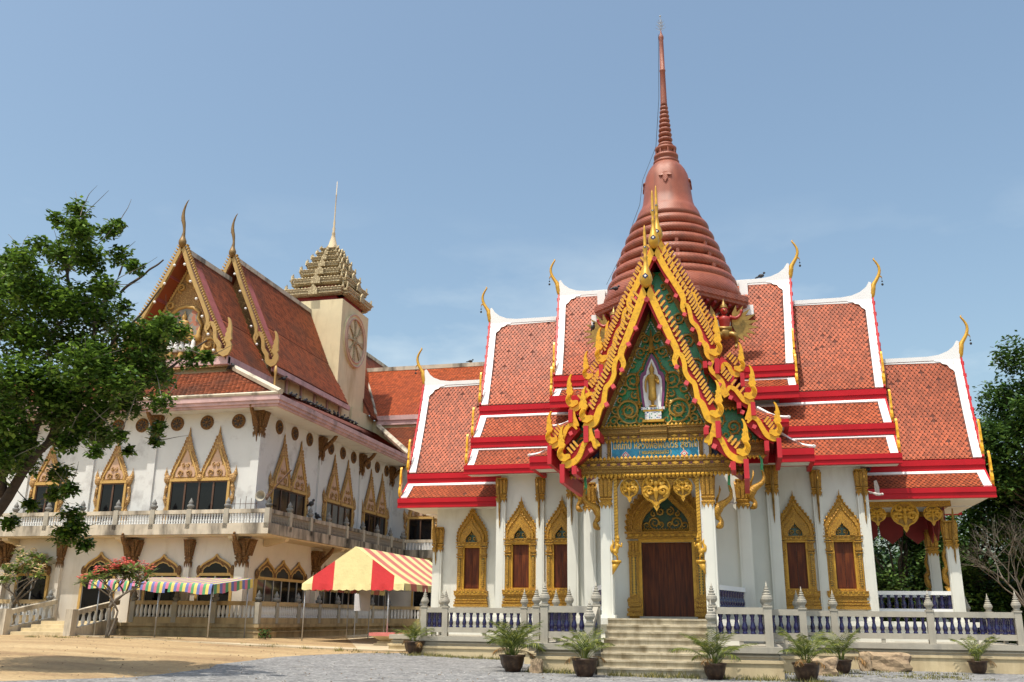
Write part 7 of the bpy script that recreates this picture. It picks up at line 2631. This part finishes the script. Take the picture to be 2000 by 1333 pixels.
# ================================================================== ground cover
def tuft(mb, s, d, h, r, n):
    for _ in range(n):
        a, b = rnd(0, 2 * pi), rnd(0, 1) * r
        x, y = s + b * cos(a), -d + b * sin(a)
        z = ground_h(x, -y) + .005
        l = h * rnd(.4, 1.1)
        q = rnd(0, 2 * pi)
        dx, dy = cos(q) * l * .5, sin(q) * l * .5
        w_ = .010
        mb.add([(x - w_, y, z), (x + w_, y, z), (x + dx, y + dy, z + l)], [(0, 1, 2)])
gr = MB()
for i in range(60):
    s = rnd(-9.5, -4.6)
    tuft(gr, s, 6.75 + rnd(0, .8), rnd(.05, .16), .25, 22)
for i in range(30):
    tuft(gr, rnd(-3.4, -1.6), 13.95 + rnd(0, .5), rnd(.06, .2), .22, 24)
for i in range(34):
    tuft(gr, rnd(1.4, 4.4), 14.0 + rnd(0, .7), rnd(.05, .18), .25, 22)
for i in range(26):
    tuft(gr, rnd(-1.2, 1.3), 14.5 + rnd(0, .35), rnd(.06, .22), .18, 22)
for i in range(70):
    tuft(gr, rnd(3.2, 9), 9.0 + rnd(-1.2, 2.6), rnd(.04, .12), .3, 16)
for i in range(26):
    tuft(gr, rnd(-16, -9.6), 7.2 + rnd(-.7, .6), rnd(.05, .16), .22, 16)
for i in range(20):
    tuft(gr, rnd(-26, -19), 7.3 + rnd(-1.3, .7), rnd(.05, .12), .2, 16)
single('grass', gr, 'weed', kind='stuff')
sh = MB()
for i in range(70):
    a = rnd(0, 6.28)
    leaf_cloud(sh, V(-18.0 + rnd(-.2, .2), 1.95, .8 + rnd(-.1, .15)), .2, 3, .12)
wp = single('weed_plant', sh, 'leafmid', 'small green weed growing at the foot of the podium corner', 'plant')
# dead leaves and pebbles scattered over the forecourt
lt = MB()
for i in range(700):
    s, d = rnd(-30, 12), rnd(7, 27)
    if s > -12 and d < 14.5 and abs(s) < 9:
        d = rnd(15, 27)
    z = ground_h(s, d) + .014
    r = rnd(.012, .035)
    a = rnd(0, 6)
    lt.add([(s + r * cos(a + k * 2.1), -d + r * sin(a + k * 2.1), z + (.02 if k == 0 else 0)) for k in range(3)] + [(s, -d, z + r * .8)], [(0, 1, 3), (1, 2, 3), (2, 0, 3)])
pb = MB()
for i in range(900):
    s, d = rnd(-11, 9), rnd(14.6, 27)
    z = ground_h(s, d) + .006
    r = rnd(.012, .04)
    a = rnd(0, 6)
    pb.add([(s + r * cos(a + k * 1.57) * rnd(.7, 1.2), -d + r * sin(a + k * 1.57), z) for k in range(4)] + [(s, -d, z + r * rnd(.5, .9))], [(0, 1, 4), (1, 2, 4), (2, 3, 4), (3, 0, 4)])
single('pebbles', pb, mat('loose_stone', (.34, .33, .31), .9, .5, 9, 30, .3), kind='stuff')
single('leaf_litter', lt, mat('dry_litter', (.20, .14, .085), .9, .4, 20, 30, .2), kind='stuff')
